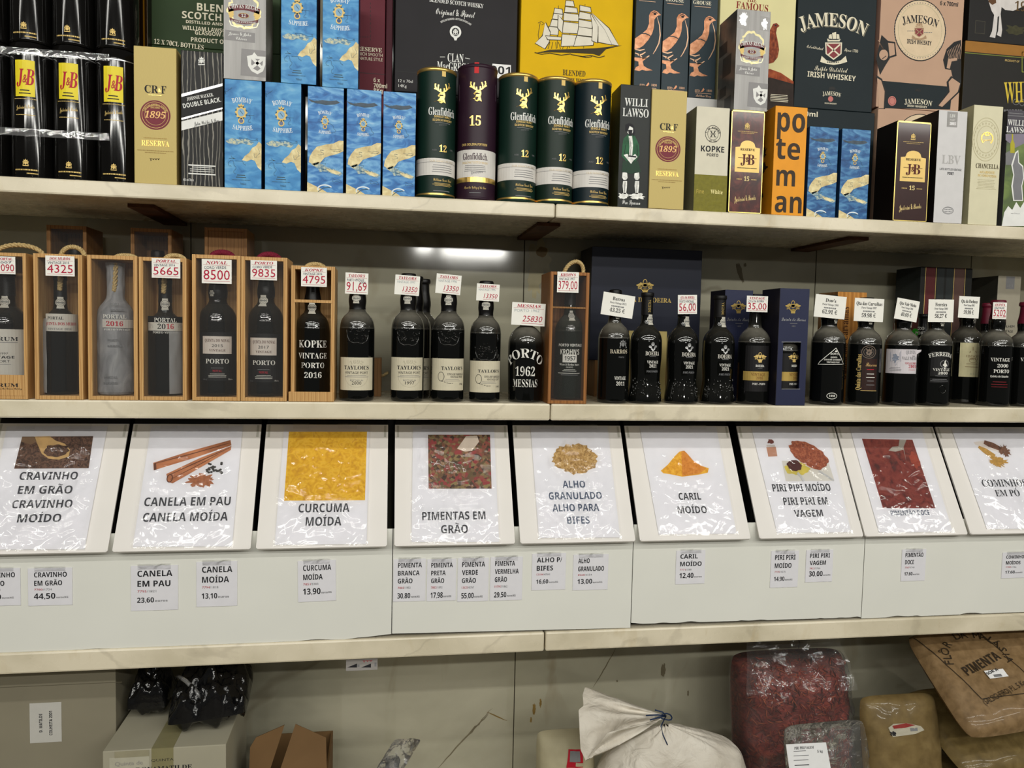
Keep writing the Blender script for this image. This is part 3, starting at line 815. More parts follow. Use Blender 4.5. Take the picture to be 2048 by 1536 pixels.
def gin(l, r, t, py, zb, kind, label, Yf=YF, h=None, group=None):
    d = 0.086
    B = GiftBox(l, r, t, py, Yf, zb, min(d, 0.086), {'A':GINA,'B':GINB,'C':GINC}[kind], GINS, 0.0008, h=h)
    f = B.f.N(); ar = f.h/f.w
    ar1 = ar
    if kind == 'A':
        f.t('BOMBAY', 0.47, 0.795, 0.044, WB, 'rl', w=0.50, arc=0.26)
        medallion(f, 0.45, 0.70, 0.038, GOLDP, ar)
        f.t('SAPPHIRE', 0.49, 0.535, 0.042, WB, 'rl', w=0.56, arc=-0.42)
        f.poly([(1,.36),(1,.17),(.9,.2),(.82,.26),(.72,.27),(.6,.25),(.47,.26),(.55,.30),(.66,.33),(.75,.38),(.85,.40),(.93,.44),(1,.42)], TAN, 1)
        f.poly([(0.03,.43),(.2,.46),(.4,.45),(.6,.46),(.8,.43),(.72,.40),(.5,.415),(.3,.40),(.1,.41)], FOAM, 1)
        for q, (x, y, w, h_) in enumerate(((.25,.92,.45,.12),(.75,.62,.4,.12),(.2,.18,.3,.16),(.55,.2,.5,.1),(.8,.34,.3,.1),(.5,.44,.8,.05),(.2,.3,.3,.06))):
            squig(f, x, y, w, h_, 11+q)
        f.bars(0.45, 0.12, 0.28, 2, 0.02, 0.008, MAPL); f.dashes(0.45, 0.075, 0.5, 0.005, MAPL); f.t('700ml', 0.5, 0.03, 0.018, MAPL, 's', w=0.16)
    else:
        f.poly([(0,.88),(.2,.86),(.4,.875),(.6,.87),(.8,.88),(.9,.86),(.75,.84),(.5,.83),(.3,.84),(.1,.85)], mat((72,84,96),0.5,0,0.3,60,name='map_haze'), 1)
        f.t('BOMBAY', 0.48, 0.745, 0.032, WB, 'rl', w=0.34, arc=0.14)
        medallion(f, 0.48, 0.675, 0.026, GOLDP, ar)
        f.t('SAPPHIRE', 0.48, 0.555, 0.03, WB, 'rl', w=0.36, arc=-0.24)
        f.poly([(1,.50),(1,.40),(.82,.37),(.62,.35),(.48,.33),(.36,.28),(.2,.25),(.04,.28),(.06,.33),(.14,.38),(.26,.43),(.5,.455),(.72,.47),(.88,.50)], TAN, 1)
        f.poly([(.1,.26),(.3,.285),(.55,.24),(.8,.22),(1,.19),(.9,.165),(.7,.18),(.5,.2),(.34,.19),(.3,.22)], FOAM, 1)
        f.poly([(.5,.23),(.75,.215),(.95,.19),(.8,.175),(.6,.2)], TAN, 2)
        f.poly([(0,.0),(.55,.0),(.4,.03),(.2,.06),(0,.09)], TAN, 1)
        f.ring(0.5, 0.03, 0.22, 0.045, 0.012, WB, 2, 30, 200); f.line([(.3,.0),(.45,.04),(.65,.05)], 0.006, MAPL, 3)
        for q, (x, y, w, h_) in enumerate(((.5,.86,.6,.05),(.25,.36,.4,.08),(.3,.28,.5,.05),(.7,.42,.5,.05),(.6,.62,.6,.14),(.75,.12,.4,.1),(.5,.24,.6,.05))):
            squig(f, x, y, w, h_, 31+q)
    B.done('gin_box', label, 'gin box', group)
    return B
GA = 'blue map-print gin boxes'
b1 = gin(449, 523, 160, 270, ZU, 'A', 'bright blue map-print gin box under the silver box, beside the black box', group=GA)
HB = b1.h
b2 = gin(530, 602, 166, 270, ZU, 'A', 'bright blue map-print gin box second from left in the bottom row', h=HB, group=GA)
b3 = gin(615, 687, 174, 270, ZU, 'B', 'gin box with tan coastline, leftmost of three alike left of the green tube', h=None, group=GA)
b4 = gin(693, 762, 182, 280, ZU, 'B', 'gin box with tan coastline, middle of three alike left of the green tube', h=b3.h, group=GA)
b5 = gin(766, 831, 188, 280, ZU, 'B', 'gin box with tan coastline touching the leftmost green tube', h=b3.h, group=GA)
gin(562, 633, -40, 80, ZU+HB+0.0003, 'A', 'bright blue gin box in the upper row, nearer the silver box', h=HB, group=GA)
gin(645, 717, -40, 80, ZU+max(b3.h, b4.h)+0.0003, 'A', 'bright blue gin box in the upper row, against the burgundy carton', h=HB, group=GA)
g1 = gin(1616, 1674, 254, 345, ZU, 'C', 'darker blue gin box right of the orange carton with black letters', group=GA)
gin(1681, 1738, 257, 345, ZU, 'C', 'darker blue gin box beside the tall brown box with gold edges', h=g1.h, group=GA)

# ---- single gift boxes of the front row
CRFM = ramp_mat('gold_card', [(0.4,(190,170,106)),(0.5,(198,178,116)),(0.6,(190,170,106))], 'wave', 60, 2, 9, (1,1,1.6), 0.5, metal=0.05, wdist=0.6)
WINE = mat((112,16,38), 0.4, name='wine_red')
def crf(l, r, t, py, Yf, label, o0, sc):
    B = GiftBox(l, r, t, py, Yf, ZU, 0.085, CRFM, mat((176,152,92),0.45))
    f = B.f.N()
    f.t('CR', 0.41, 0.665, 0.055, INK, 'rl', w=0.32); f.t('F', 0.70, 0.665, 0.055, INK, 'rl', w=0.12); f.t('&', 0.60, 0.675, 0.025, GOLD, 'r', w=0.06)
    f.dashes(0.5, 0.65, 0.3, 0.004, GOLD, 2, 5)
    f.ell(0.5, 0.505, 0.36, 0.108, WINE, 1, n=40); f.ring(0.5, 0.505, 0.32, 0.097, 0.003, GOLDP, 2)
    f.ring(0.5, 0.505, 0.25, 0.075, 0.002, GOLDP, 2)
    f.t('1895', 0.5, 0.482, 0.048, mat((238,190,120),0.4,name='orange_foil'), 'i', w=0.50, L=3)
    f.t('DESDE', 0.5, 0.552, 0.014, GOLDP, 'r', w=0.22, L=3)
    f.t('CARVALHO RIBEIRO & FERREIRA', 0.5, 0.572, 0.016, GOLDP, 'rl', arc=0.083, w=0.62, L=3)
    f.dashes(0.5, 0.335, 0.55, 0.006, mat((170,140,76),0.5), 2, 16)
    f.t('RESERVA', 0.5, 0.277, 0.04, mat((226,190,104),0.35,0.5,name='soft_gold_foil'), 'r', w=0.66)
    f.dashes(0.5, 0.243, 0.86, 0.005, mat((150,122,66),0.5), 2, 26); f.dashes(0.5, 0.228, 0.5, 0.005, mat((150,122,66),0.5), 2, 16)
    f.sig(0.48, 0.18, 0.24, 0.02, mat((60,46,24),0.5), 2, 6, 0.003, 4)
    B.done('brandy_box', label, 'gift box', 'pale gold boxes with a red seal')
crf(268, 353, 94, 220, YF, 'pale gold box with red 1895 seal beside the black tins', 0, 1)
crf(1301, 1371, 180, 290, 0.001, 'pale gold box with red 1895 seal between the kilted-figure box and the olive-based box', 0, 1)

GRAIN = ramp_mat('black_grain', [(0.0,(20,20,20)),(0.86,(24,24,24)),(0.95,(110,106,98)),(1.0,(140,136,126))], 'wave', 40, 4, 9, (1,1,0.16), 0.45, wdist=1.2)
B = GiftBox(362, 446, 103, 230, YF, ZU, 0.085, GRAIN, mat((18,18,18),0.5))
f = B.f
f.poly([(363,189),(445,168),(445,215),(363,236)], mat((20,20,20),0.5,name='black_band'), 1)
f.poly([(363,188),(445,167),(445,172),(363,194)], SILVER, 2); f.poly([(363,236),(445,215),(445,218),(363,240)], SILVER, 2)
f.poly([(363,243),(445,223),(445,241),(363,261)], WHITE, 2)
f.t('JOHNNIE WALKER.', 401, 197, 6.5, WHITE, 'r', w=52, rot=14); f.t('DOUBLE BLACK.', 405, 210, 8.5, WHITE, 'sb', w=74, rot=14)
f.t('John Walker & Sons', 414, 248, 8, INK, 'c', w=50, rot=13, L=3)
f.crest(403, 122, 9, WHITE, 2)
f.rect(378, 330, 430, 332.5, WHITE); f.rect(378, 347, 430, 349.5, WHITE); f.bars(404, 335, 48, 3, 4, 1.2, WHITE)
f.t('40% vol 70cl e', 377, 362, 4.5, WHITE, 'sb', w=20)
B.done('whisky_box', 'black wood-grain whisky box with slanted white bands', 'gift box')

STEEL = ramp_mat('brushed_silver', [(0.3,(128,126,124)),(0.5,(146,144,142)),(0.7,(160,158,156))], 'noise', 60, 4, 0, (1,1,0.05), 0.38, metal=0.15, rot=(0,0.7,0))
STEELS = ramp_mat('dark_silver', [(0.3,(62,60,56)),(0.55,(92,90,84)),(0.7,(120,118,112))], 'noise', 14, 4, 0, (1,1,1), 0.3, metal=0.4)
STEELD = mat((110,108,108), 0.4, 0.3, name='grey_panel')
def chivas(l, r, t, py, Yf, zb, h, label, ox, oy, whole):
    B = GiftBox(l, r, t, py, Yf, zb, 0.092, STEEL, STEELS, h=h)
    f = B.f.N(); ar = f.h/f.w
    if whole:
        f.poly([(0.03,.99),(0.38,.985),(0.36,.80),(0.02,.81)], mat((136,134,132),0.4,0.3,name='grey_panel2'), 1)
        f.poly([(0.68,.95),(0.98,.94),(0.97,.80),(0.68,.81)], mat((136,134,132),0.4,0.3), 1)
        f.blob(0.2, 0.9, 0.1, 0.06, SILVER, 2, 0.5, seed=5, sc=3); f.blob(0.82, 0.875, 0.09, 0.045, SILVER, 2, 0.5, seed=8, sc=3)
    f.blob(0.48, 0.63, 0.38, 0.165, mat((196,186,140),0.35,0.3,name='pale_gold'), 1, 0.12, 48, 3, 5); f.blob(0.48, 0.63, 0.33, 0.14, STEEL, 2, 0.12, 48, 3, 5)
    DR = mat((96,26,38), 0.4, name='dark_red_banner')
    n = 14
    top = [(0.10+0.76*i/n, 0.655+0.028*math.sin(math.pi*i/n)) for i in range(n+1)]
    bot = [(0.12+0.72*i/n, 0.607+0.028*math.sin(math.pi*i/n)) for i in range(n+1)]
    f.poly(top+bot[::-1], DR, 3)
    f.t('CHIVAS REGAL', 0.48, 0.651, 0.038, WHITE, 'r', w=0.70, arc=0.55, L=4)
    f.ell(0.47, 0.585, 0.13, 0.024, DR, 3); f.ring(0.47, 0.585, 0.13, 0.024, 0.003, GOLDP, 4); f.t('12', 0.47, 0.571, 0.028, WHITE, 'r', w=0.11, L=5)
    top = [(0.14+0.68*i/n, 0.558-0.024*math.sin(math.pi*i/n)) for i in range(n+1)]
    bot = [(0.16+0.64*i/n, 0.532-0.024*math.sin(math.pi*i/n)) for i in range(n+1)]
    f.poly(top+bot[::-1], DR, 3)
    f.t('BLENDED SCOTCH WHISKY', 0.48, 0.516, 0.016, WHITE, 'r', w=0.6, arc=-0.7, L=4)
    for q in (-1, 1): f.blob(0.48+0.3*q, 0.60, 0.07, 0.045, GOLDP, 3, 0.3, seed=q+4, sc=4); f.line([(0.48,.49),(0.48+.15*q,.475),(0.48+.3*q,.49),(0.48+.34*q,.53)], 0.008, mat((214,208,170),0.35,0.4), 2)
    f.poly([(0.04,.445),(0.74,.435),(0.74,.345),(0.02,.355)], STEELD, 1)
    f.t('James & John', 0.38, 0.402, 0.03, WHITE, 'c', w=0.54); f.t('Chivas', 0.42, 0.362, 0.03, WHITE, 'c', w=0.26)
    f.poly([(0.42,.285),(1,.28),(1,.035),(0.40,.04)], STEELD, 1)
    # shield with a crossed device
    pts = [(.55,.22),(.68,.235),(.72,.26),(.80,.225),(.99,.225),(.985,.15),(.93,.09),(.80,.06),(.66,.085),(.58,.13)]
    f.poly(pts, WHITE, 2)
    f.poly([(.66,.20),(.93,.20),(.92,.15),(.88,.115),(.80,.09),(.70,.11),(.65,.15)], STEELD, 3)
    f.line([(.66,.115),(.93,.205)], 0.026, WHITE, 4); f.line([(.68,.205),(.92,.115)], 0.026, WHITE, 4)
    g = B.left().N()
    for (u, v, w_, h_) in ((.35,.7,.3,.06),(.6,.5,.32,.1),(.4,.25,.25,.05),(.7,.1,.25,.07)): g.rect(u-w_/1, v-h_, u+w_/2, v+h_, mat((40,40,38),0.4,0.2,name='dark_panel'), 1)
    B.done('whisky_box', label, 'gift box', 'silver boxes with a shield')
    return B
chivas(447, 532, -60, 100, YF, ZU+HB+0.0003, None, 'silver box with dark red banner standing on the leftmost blue gin box', 0, 0, False)

# highlander box (a plain kilted figure on black-green)
WLG = mat((17,23,20), 0.4, 0, 0.1, 20, name='green_black_card')
B = GiftBox(1238, 1300, 170, 300, 0.006, ZU, 0.07, WLG, mat((40,44,26),0.5))
f = B.f
f.t("WILLI", 1249, 211, 15, WHITE, 'r', w=48, al='l'); f.t("LAWSO", 1245, 232, 16, WHITE, 'r', w=54, al='l')
KILT = ramp_mat('tartan', [(0.35,(24,54,36)),(0.5,(46,100,66)),(0.65,(22,44,34))], 'wave', 90, 2, 2, (1,1,1), 0.5)
COAT = mat((34,88,56), 0.5, 0, 0.3, 60, name='green_coat')
FIG = mat((226,226,220), 0.5, 0, 0.25, 120, name='ink_drawing')
f.poly([(1247,277),(1257,268),(1270,272),(1278,290),(1279,310),(1272,322),(1252,322),(1243,312),(1245,290)], COAT, 1)
f.poly([(1257,272),(1264,272),(1266,290),(1264,314),(1258,314),(1259,292)], FIG, 2); f.line([(1256,312),(1272,314)], 3, INK, 3.2); f.line([(1251,290),(1249,308)], 1, INK, 2); f.line([(1274,290),(1275,310)], 1, INK, 2); f.line([(1259,276),(1262,296),(1260,312)], .8, INK, 3)
f.ell(1260,258,7.5,10.5, FIG, 2)
f.poly([(1251,262),(1251,250),(1258,246),(1267,250),(1270,266),(1266,274),(1266,256),(1259,252),(1255,264)], INK, 3)
f.poly([(1256,260),(1265,260),(1263,272),(1258,272)], INK, 3)
f.poly([(1247,310),(1254,308),(1262,314),(1270,308),(1275,314),(1266,322),(1262,328),(1257,322)], FIG, 3)
f.poly([(1246,322),(1276,322),(1282,344),(1262,348),(1243,343)], KILT, 2)
for x in (1246, 1270):
    f.poly([(x-1,345),(x+8,345),(x+9,356),(x+6,360),(x+1,360),(x-2,355)], FIG, 2); f.poly([(x,362),(x+8,362),(x+8,372),(x+6,388),(x+1,388),(x-1,372)], FIG, 2)
    f.line([(x+4,364),(x+3,386)], .8, INK, 3); f.line([(x-1,361),(x+8,361)], 1.2, INK, 3); f.poly([(x+1,386),(x+7,386),(x+11,393),(x-4,393)], FIG, 2)
f.blob(1246, 392, 10, 5, FIG, 1, .4, seed=3); f.blob(1274, 393, 17, 6, FIG, 1, .4, seed=7)
f.t('Wm Lawson', 1262, 409, 9, WHITE, 'c', w=38)
B.done('whisky_box', 'dark green box with a kilted figure drawn in white ink', 'gift box')

# white and olive port box
B = GiftBox(1390, 1456, 214, 320, 0.004, ZU, 0.082, mat((212,206,186),0.55,0,0.03), mat((104,104,80),0.55))
f = B.f; OLV = mat((118,112,30), 0.5, 0, 0.12, 120, 0.2, name='olive_card')
hv = f.hit(1420, 350)[1]; f.uvrect(0, 0, f.w, hv, OLV, 1)
f.ring(1426, 268, 16.5, 17, 1, INK); f.ring(1426, 268, 11.5, 12, 0.8, INK)
f.t('C. N. KOPKE', 1426, 257.5, 3.6, INK, 'sb', arc=13.4, w=34); f.t('EST. 1638', 1426, 283.5, 2.5, INK, 'sb', w=15)
f.line([(1424,261),(1422,268),(1424,275)], 1.2, INK); f.line([(1428,261),(1430,268),(1428,275)], 1.2, INK); f.line([(1420,261),(1432,275)], 1.2, INK); f.line([(1432,261),(1420,275)], 1.2, INK)
f.t('KOPKE', 1425, 304, 11, INK, 'sb', w=49); f.t('PORTO', 1425, 313, 5.5, INK, 'sb', w=24)
f.t('Fine', 1400, 387, 8, mat((168,150,60),0.4), 'sb', w=16); f.t('White', 1433, 388, 8, mat((232,220,150),0.35,name='pale_print'), 'r', w=26)
g = B.left().N(); g.bars(0.5, 0.8, 0.7, 10, 0.02, 0.004, GREYP, 2)
B.done('port_box', 'off-white port box with an olive green base panel', 'gift box')

# dark burr-wood reserve boxes with gold edges
BURR = ramp_mat('burr_red', [(0.28,(38,12,12)),(0.5,(72,26,22)),(0.62,(98,42,34)),(0.75,(50,18,16))], 'noise', 26, 6, 2.2, (1,1,0.8), 0.3, coat=0.2)
BURRD = mat((48,22,20), 0.35, 0, 0.12, 30, coat=0.2, name='brown_card')
def reserve(l, r, t, py, Yf, m, label, cx, dy, d):
    B = GiftBox(l, r, t, py, Yf, ZU, d, m, mat((20,14,10),0.4), 0.0008)
    f = B.f.N(); ed = 0.028
    ag = mat((212,190,110),0.28,0.7,name='gold_edge')
    f.rect(0,0,ed,1,ag,1); f.rect(1-ed*.7,0,1,1,ag,1); f.rect(0,0.985,1,1,ag,1); f.rect(0,0,1,0.008,ag,1)
    f.crest(0.48, 0.85, 0.035, GOLDP, 2); f.dashes(0.5, 0.795, 0.6, 0.005, GOLDP, 2); f.dashes(0.5, 0.78, 0.4, 0.004, GOLDP, 2)
    LB = mat((216,184,112), 0.4, 0.25, name='gold_label')
    n = 10; pts = [(0.15,.40),(0.89,.40),(0.89,.64),(0.76,.645)]+[(0.52+0.22*math.cos(math.pi*i/n), 0.66+0.05*math.sin(math.pi*i/n)) for i in range(n+1)]+[(0.28,.645),(0.15,.64)]
    f.poly(pts, LB, 1)
    f.t('RESERVE', 0.52, 0.61, 0.022, INK, 'r', w=0.44, L=3)
    f.t('J', 0.40, 0.475, 0.10, mat((80,22,18),0.45,name='oxblood'), 'r', w=0.16, L=3); f.t('B', 0.63, 0.475, 0.10, mat((80,22,18),0.45), 'r', w=0.22, L=3); f.t('&', 0.52, 0.50, 0.05, mat((80,22,18),0.45), 'r', w=0.10, L=4)
    f.rect(0.24, 0.535, 0.80, 0.540, mat((80,22,18),0.45), 2); f.dashes(0.52, 0.44, 0.6, 0.008, INK, 2, 24)
    f.t('15', 0.52, 0.315, 0.042, mat((236,214,150),0.35,name='pale_gold_ink'), 'r', w=0.16); f.dashes(0.30, 0.33, 0.16, 0.008, GOLDP, 2, 4); f.dashes(0.74, 0.33, 0.16, 0.008, GOLDP, 2, 5)
    f.t('Justerini & Brooks', 0.5, 0.12, 0.055, mat((232,206,140),0.35), 'c', w=0.66, rot=8)
    B.done('whisky_box', label, 'gift box', 'dark reserve boxes with a gold arch label')
    return B
rb = reserve(1460, 1526, 221, 320, 0.003, BURR, 'dark red marbled reserve box under the silver box', 0, 0, 0.084)
chivas(1471, 1538, 20, 120, 0.003, ZU+rb.h+0.0003, None, 'silver box standing on the dark red marbled box', 0, 0, True)
# its back edge is steadied by the cartons behind
ORG = mat((228,150,26), 0.45, 0, 0.04, name='orange_card')
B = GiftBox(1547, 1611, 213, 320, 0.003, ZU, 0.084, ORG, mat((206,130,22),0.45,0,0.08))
f = B.f; PO = mat((54,40,26), 0.5, name='dark_letters')
for s, yb, x, w_, cap in (('po',262,1554,62,43),('te',317,1551,54,38),('m',371,1552,42,37),('an',424,1549,60,38)):
    f.t(s, x, yb, cap*1.05, PO, 'sb', w=w_*0.96, al='l')
g = B.left().N(); g.blob(.4,.6,.2,.05,PO,2,.5,seed=3,sc=4); g.blob(.4,.47,.22,.05,PO,2,.5,seed=4,sc=4); g.blob(.4,.2,.12,.03,PO,2,.5,seed=6,sc=4)
B.done('gift_box', 'orange box with big black lower-case letters', 'gift box')

reserve(1790, 1858, 243, 340, 0.003, BURRD, 'tall brown reserve box with gold edges beside a white box', 0, 0, 0.075)
WBX = mat((206,204,204), 0.5, 0, 0.03, name='white_card')
B = GiftBox(1872, 1929, 221, 340, 0.003, ZU, 0.095, WBX, mat((22,18,16),0.5))
f = B.f
f.rect(1893, 224, 1916, 254, mat((128,126,124),0.4,0.4,name='grey_plate'), 1); f.t('LBV',1905,235,6,WHITE,'r',w=13); f.t('PORT',1905,242,3.5,WHITE,'s',w=11); f.t('2015',1905,250,5,SILVER,'r',w=13)
f.t('LBV', 1902, 328, 17, mat((176,174,172),0.5,name='pale_grey_print'), 'rl', w=41); f.t('LATE BOTTLED VINTAGE', 1901, 341, 4, GREYP, 'sb', w=48); f.rect(1894,344.3,1906,345.2,GREYP); f.t('PORT', 1901, 350, 5, INK, 'sb', w=14)
f.ring(1896, 421, 12.5, 7.5, 1, GREYP); f.ring(1896, 421, 10.5, 5.8, 0.6, GREYP); f.dashes(1896,419,14,1.4,GREYP,2,5); f.dashes(1896,423,14,1.4,GREYP,2,5,seed=9)
B.done('port_box', 'plain white port box with a small grey plate on top', 'gift box')
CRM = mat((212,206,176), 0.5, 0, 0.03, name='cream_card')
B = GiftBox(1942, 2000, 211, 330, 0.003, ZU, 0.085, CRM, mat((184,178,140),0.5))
f = B.f; EMB = mat((188,180,146), 0.5, name='embossed_cream')
f.ring(1972, 279, 31, 43, 1.5, EMB); f.ring(1972, 279, 27, 37, 1.0, EMB); f.ring(1972, 279, 21, 27, 1.2, EMB)
for i in range(24):
    a = math.radians(i*15); f.ell(1972+24*math.cos(a), 279+32*math.sin(a), 1.2, 2.2, EMB, 2, n=6)
f.ring(1974, 277, 14, 13, 3, GOLD, 2, -50, 230); f.poly([(1970,272),(1978,272),(1980,266),(1974,270),(1968,266)], GOLD, 2); f.sig(1974,281,16,5,GOLD,2,4,0.9,4)
f.t('CHANCELLA', 1974, 337, 9, mat((70,58,30),0.5), 'rl', w=51); f.t('AGUARDENTE', 1974, 347, 4.5, GOLDP, 'rl', w=34); f.t('DE VINHO VELHA', 1974, 354, 4.5, GOLDP, 'rl', w=42)
f.bars(1972, 360, 46, 7, 3, 0.8, EMB, seed=4)
B.done('brandy_box', 'cream box with an embossed round seal, beside the white port box', 'gift box')
# landscape-print box cut by the right edge of the picture
LAND = ramp_mat('green_hills', [(0.3,(70,72,70)),(0.5,(92,110,64)),(0.7,(118,136,76))], 'noise', 14, 5, 0.6, (1,1,1.4), 0.4)
B = GiftBox(2010, 2074, 222, 340, 0.003, ZU, 0.08, LAND, mat((60,60,62),0.5))
f = B.f
f.rect(2011, 222, 2073, 268, mat((70,66,74),0.4,name='night_print'), 1); f.bars(2032, 227, 40, 2, 5, 1.6, GREYP)
f.t("WILLIA", 2015, 250, 11, WHITE, 'r', w=44, al='l'); f.t("LAWSO", 2012, 264, 11, WHITE, 'r', w=48, al='l')
f.poly([(2011,268),(2073,268),(2073,300),(2050,286),(2030,296),(2011,280)], mat((128,120,136),0.45), 2)
f.poly([(2023,268),(2026,268),(2026,280),(2029,288),(2029,306),(2020,306),(2020,288),(2023,280)], mat((168,160,40),0.35,name='tiny_bottle'), 3)
f.poly([(2011,306),(2029,296),(2029,330),(2011,330)], GREYP, 2)
FG = mat((120,120,124), 0.4, name='grey_silhouette')
f.poly([(2026,402),(2022,372),(2026,350),(2022,330),(2030,305),(2036,300),(2038,325),(2046,332),(2048,355),(2044,372),(2046,402)], WHITE, 3); f.poly([(2028,400),(2025,372),(2028,350),(2025,331),(2032,307),(2035,304),(2036,326),(2044,334),(2046,355),(2042,372),(2044,400)], FG, 4)
f.poly([(2003,452),(2008,425),(2016,412),(2024,420),(2032,404),(2040,416),(2050,400),(2074,420),(2074,452)], WHITE, 3)
f.t('wm lawson', 2030, 428, 3, GREYP, 'c', w=20, L=4)
B.done('whisky_box', 'hillside-print box at the right end of the top shelf', 'gift box')

# ---- cartons of the rear row
YC = 0.13
DC = 0.2
def carton(l, r, t, py, zb, m, name, label, group=None, Yf=YC, h=None, d=DC, ms=None):
    return GiftBox(l, r, t, py, Yf, zb, d, m, ms, 0.0015, h=h)
GRN = mat((40,58,30), 0.6, 0, 0.08, 14, name='green_carton')
HC = at(500, 104, YC).z - ZU
B = carton(297, 560, 0, 250, ZU, GRN, 0, 0, h=HC-0.0005)
B.done('drinks_carton', 'green cardboard case at shelf level behind the black box', 'carton', 'green cardboard cases')
B = carton(297, 560, 0, 60, ZU+HC, GRN, 0, 0, h=0.30)
f = B.f
f.t('BLENDED', 394, 21, 14, CREAM, 'sb', w=92, al='l'); f.t('SCOTCH WHISKY', 364, 36, 13, CREAM, 'sb', w=160, al='l')
f.t('DISTILLED AND BOTTLED BY', 372, 46, 5.5, CREAM, 'sb', w=130, al='l'); f.t('WILLIAM LAWSON DISTILLERS', 365, 59, 7.5, CREAM, 'sb', w=150, al='l')
f.t('GLASGOW & MACDUFF', 390, 69, 7.5, CREAM, 'sb', w=110, al='l'); f.t('PRODUCT OF SCOTLAND', 382, 83, 8, CREAM, 'sb', w=130, al='l')
f.t('12 X 70CL BOTTLES', 308, 87, 9, CREAM, 'r', w=94, al='l', rot=-3)
B.done('drinks_carton', 'green cardboard case with white lettering and 12 X 70CL print', 'carton', 'green cardboard cases')
AMB = ramp_mat('amber_gloss', [(0.2,(30,18,6)),(0.5,(150,104,24)),(0.8,(40,26,8))], 'wave', 14, 2, 1.5, (1,1,0.1), 0.2, metal=0.4)
B = GiftBox(269, 295, -60, 60, 0.10, ZU, 0.05, AMB, mat((20,14,8),0.4))
B.done('gift_box', 'narrow black and amber box between the tins and the green case', 'gift box')
BUR = mat((92,30,42), 0.6, 0, 0.08, 16, name='burgundy_carton')
hb = at(745, 190, YC).z - ZU
for k, (zb, h_) in enumerate(((ZU, hb-0.0005), (ZU+hb, 0.31))):
    B = carton(660, 770, 0, 80 if k else 270, zb, BUR, 0, 0, h=h_)
    f = B.f
    if k:
        f.t('BLENDED BY RESERVE', 764, 105, 8, CREAM, 'rl', w=120, al='r'); f.t('RICH SMOOTH', 765, 114, 6, CREAM, 's', w=46, al='r'); f.t('SIGNATURE STYLE', 765, 123, 6, CREAM, 's', w=56, al='r')
        f.t('6 x', 747, 164, 8, CREAM, 'sb', w=13, al='l'); f.t('700ml', 747, 175, 8, CREAM, 'sb', w=27, al='l'); f.t('8Kg', 747, 185, 8, CREAM, 'sb', w=18, al='l')
        f.rect(700, 146, 770, 147, BLACK, 1); 
        for i in range(10): f.rect(741-0.5, 5+8*i, 741.5, 9+8*i, BLACK, 1)
        for i in range(5): f.rect(719+5*i, 73.5, 722+5*i, 74.5, BLACK, 1)
    B.done('drinks_carton', 'burgundy case with cream lettering behind the blue gin boxes' if k else 'burgundy case on the shelf hidden behind the lower gin boxes', 'carton', 'burgundy cardboard cases')
B = carton(771.5, 785, -60, 80, ZU, mat((74,26,38),0.6), 0, 0, Yf=0.15, d=0.17, h=0.60)
B.done('cardboard_divider', 'narrow burgundy cardboard divider between the burgundy and the black case', 'cardboard')
CLK = mat((33,31,34), 0.6, 0, 0.1, 16, name='charcoal_carton')
hk = at(900, 190, YC).z - ZU
B = carton(790, 1034, 0, 290, ZU, CLK, 0, 0, h=hk-0.0005)
B.done('drinks_carton', 'charcoal case at shelf level behind the whisky tubes', 'carton', 'charcoal cardboard cases')
B = carton(790, 1034, 0, 80, ZU+hk, CLK, 0, 0, h=0.31)
f = B.f
f.t('BLENDED SCOTCH WHISKY', 913, 10, 8, WHITE, 'r', w=108, rot=-2); f.t('Original & Finest', 911, 32, 13, WHITE, 'c', w=78, rot=-1)
f.t('DISTILLED BLENDED & BOTTLED IN SCOTLAND', 912, 40, 3.5, WHITE, 'sb', arc=55, w=62)
f.ring(911, 64, 11.5, 12, 4, WHITE); f.crest(911, 64, 7, WHITE, 2); f.poly([(907,75),(915,75),(913,81),(909,81)], WHITE, 2)
f.t('CLAN', 911, 124, 16, WHITE, 'rl', w=32); f.t('MacGREGOR', 912, 142, 16, WHITE, 'rl', w=76); f.line([(880,114),(890,114)],1,WHITE); f.line([(930,116),(940,118)],1,WHITE)
f.rect(791, 151, 1033, 152, BLACK, 1)
f.t('12 x 70cl', 797, 164, 5.5, WHITE, 's', w=28, al='l'); f.t('14Kg', 797, 174, 5.5, WHITE, 's', w=16, al='l')
B.done('drinks_carton', 'charcoal case with white crest and lettering above the whisky tubes', 'carton', 'charcoal cardboard cases')
smb = MB(); f = B.pf(smb)
f.rect(984, 129, 1022, 157, PAPER, 2); f.t('001', 1020, 150, 15, INK, 'sb', w=40, al='r', L=3)
B.part('sticker', smb, 'white sticker printed 001')
YEL = mat((216,174,4), 0.7, 0, 0.05, 16, name='yellow_carton')
hy = at(1150, 188, YC).z - ZU
B = carton(1041, 1264, 0, 290, ZU, YEL, 0, 0, h=hy-0.0005)
B.done('drinks_carton', 'plain yellow case at shelf level behind the teal tube', 'carton', 'yellow cardboard cases')
B = carton(1041, 1264, 0, 80, ZU+hy, YEL, 0, 0, h=0.31)
f = B.f
z3 = lambda p: (820+p[0]/3.571, p[1]/3.571)
SAIL = mat((218,212,196), 0.55, 0, 0.05, 40, name='sail_print'); DKI = mat((56,48,26), 0.6, name='ship_ink')
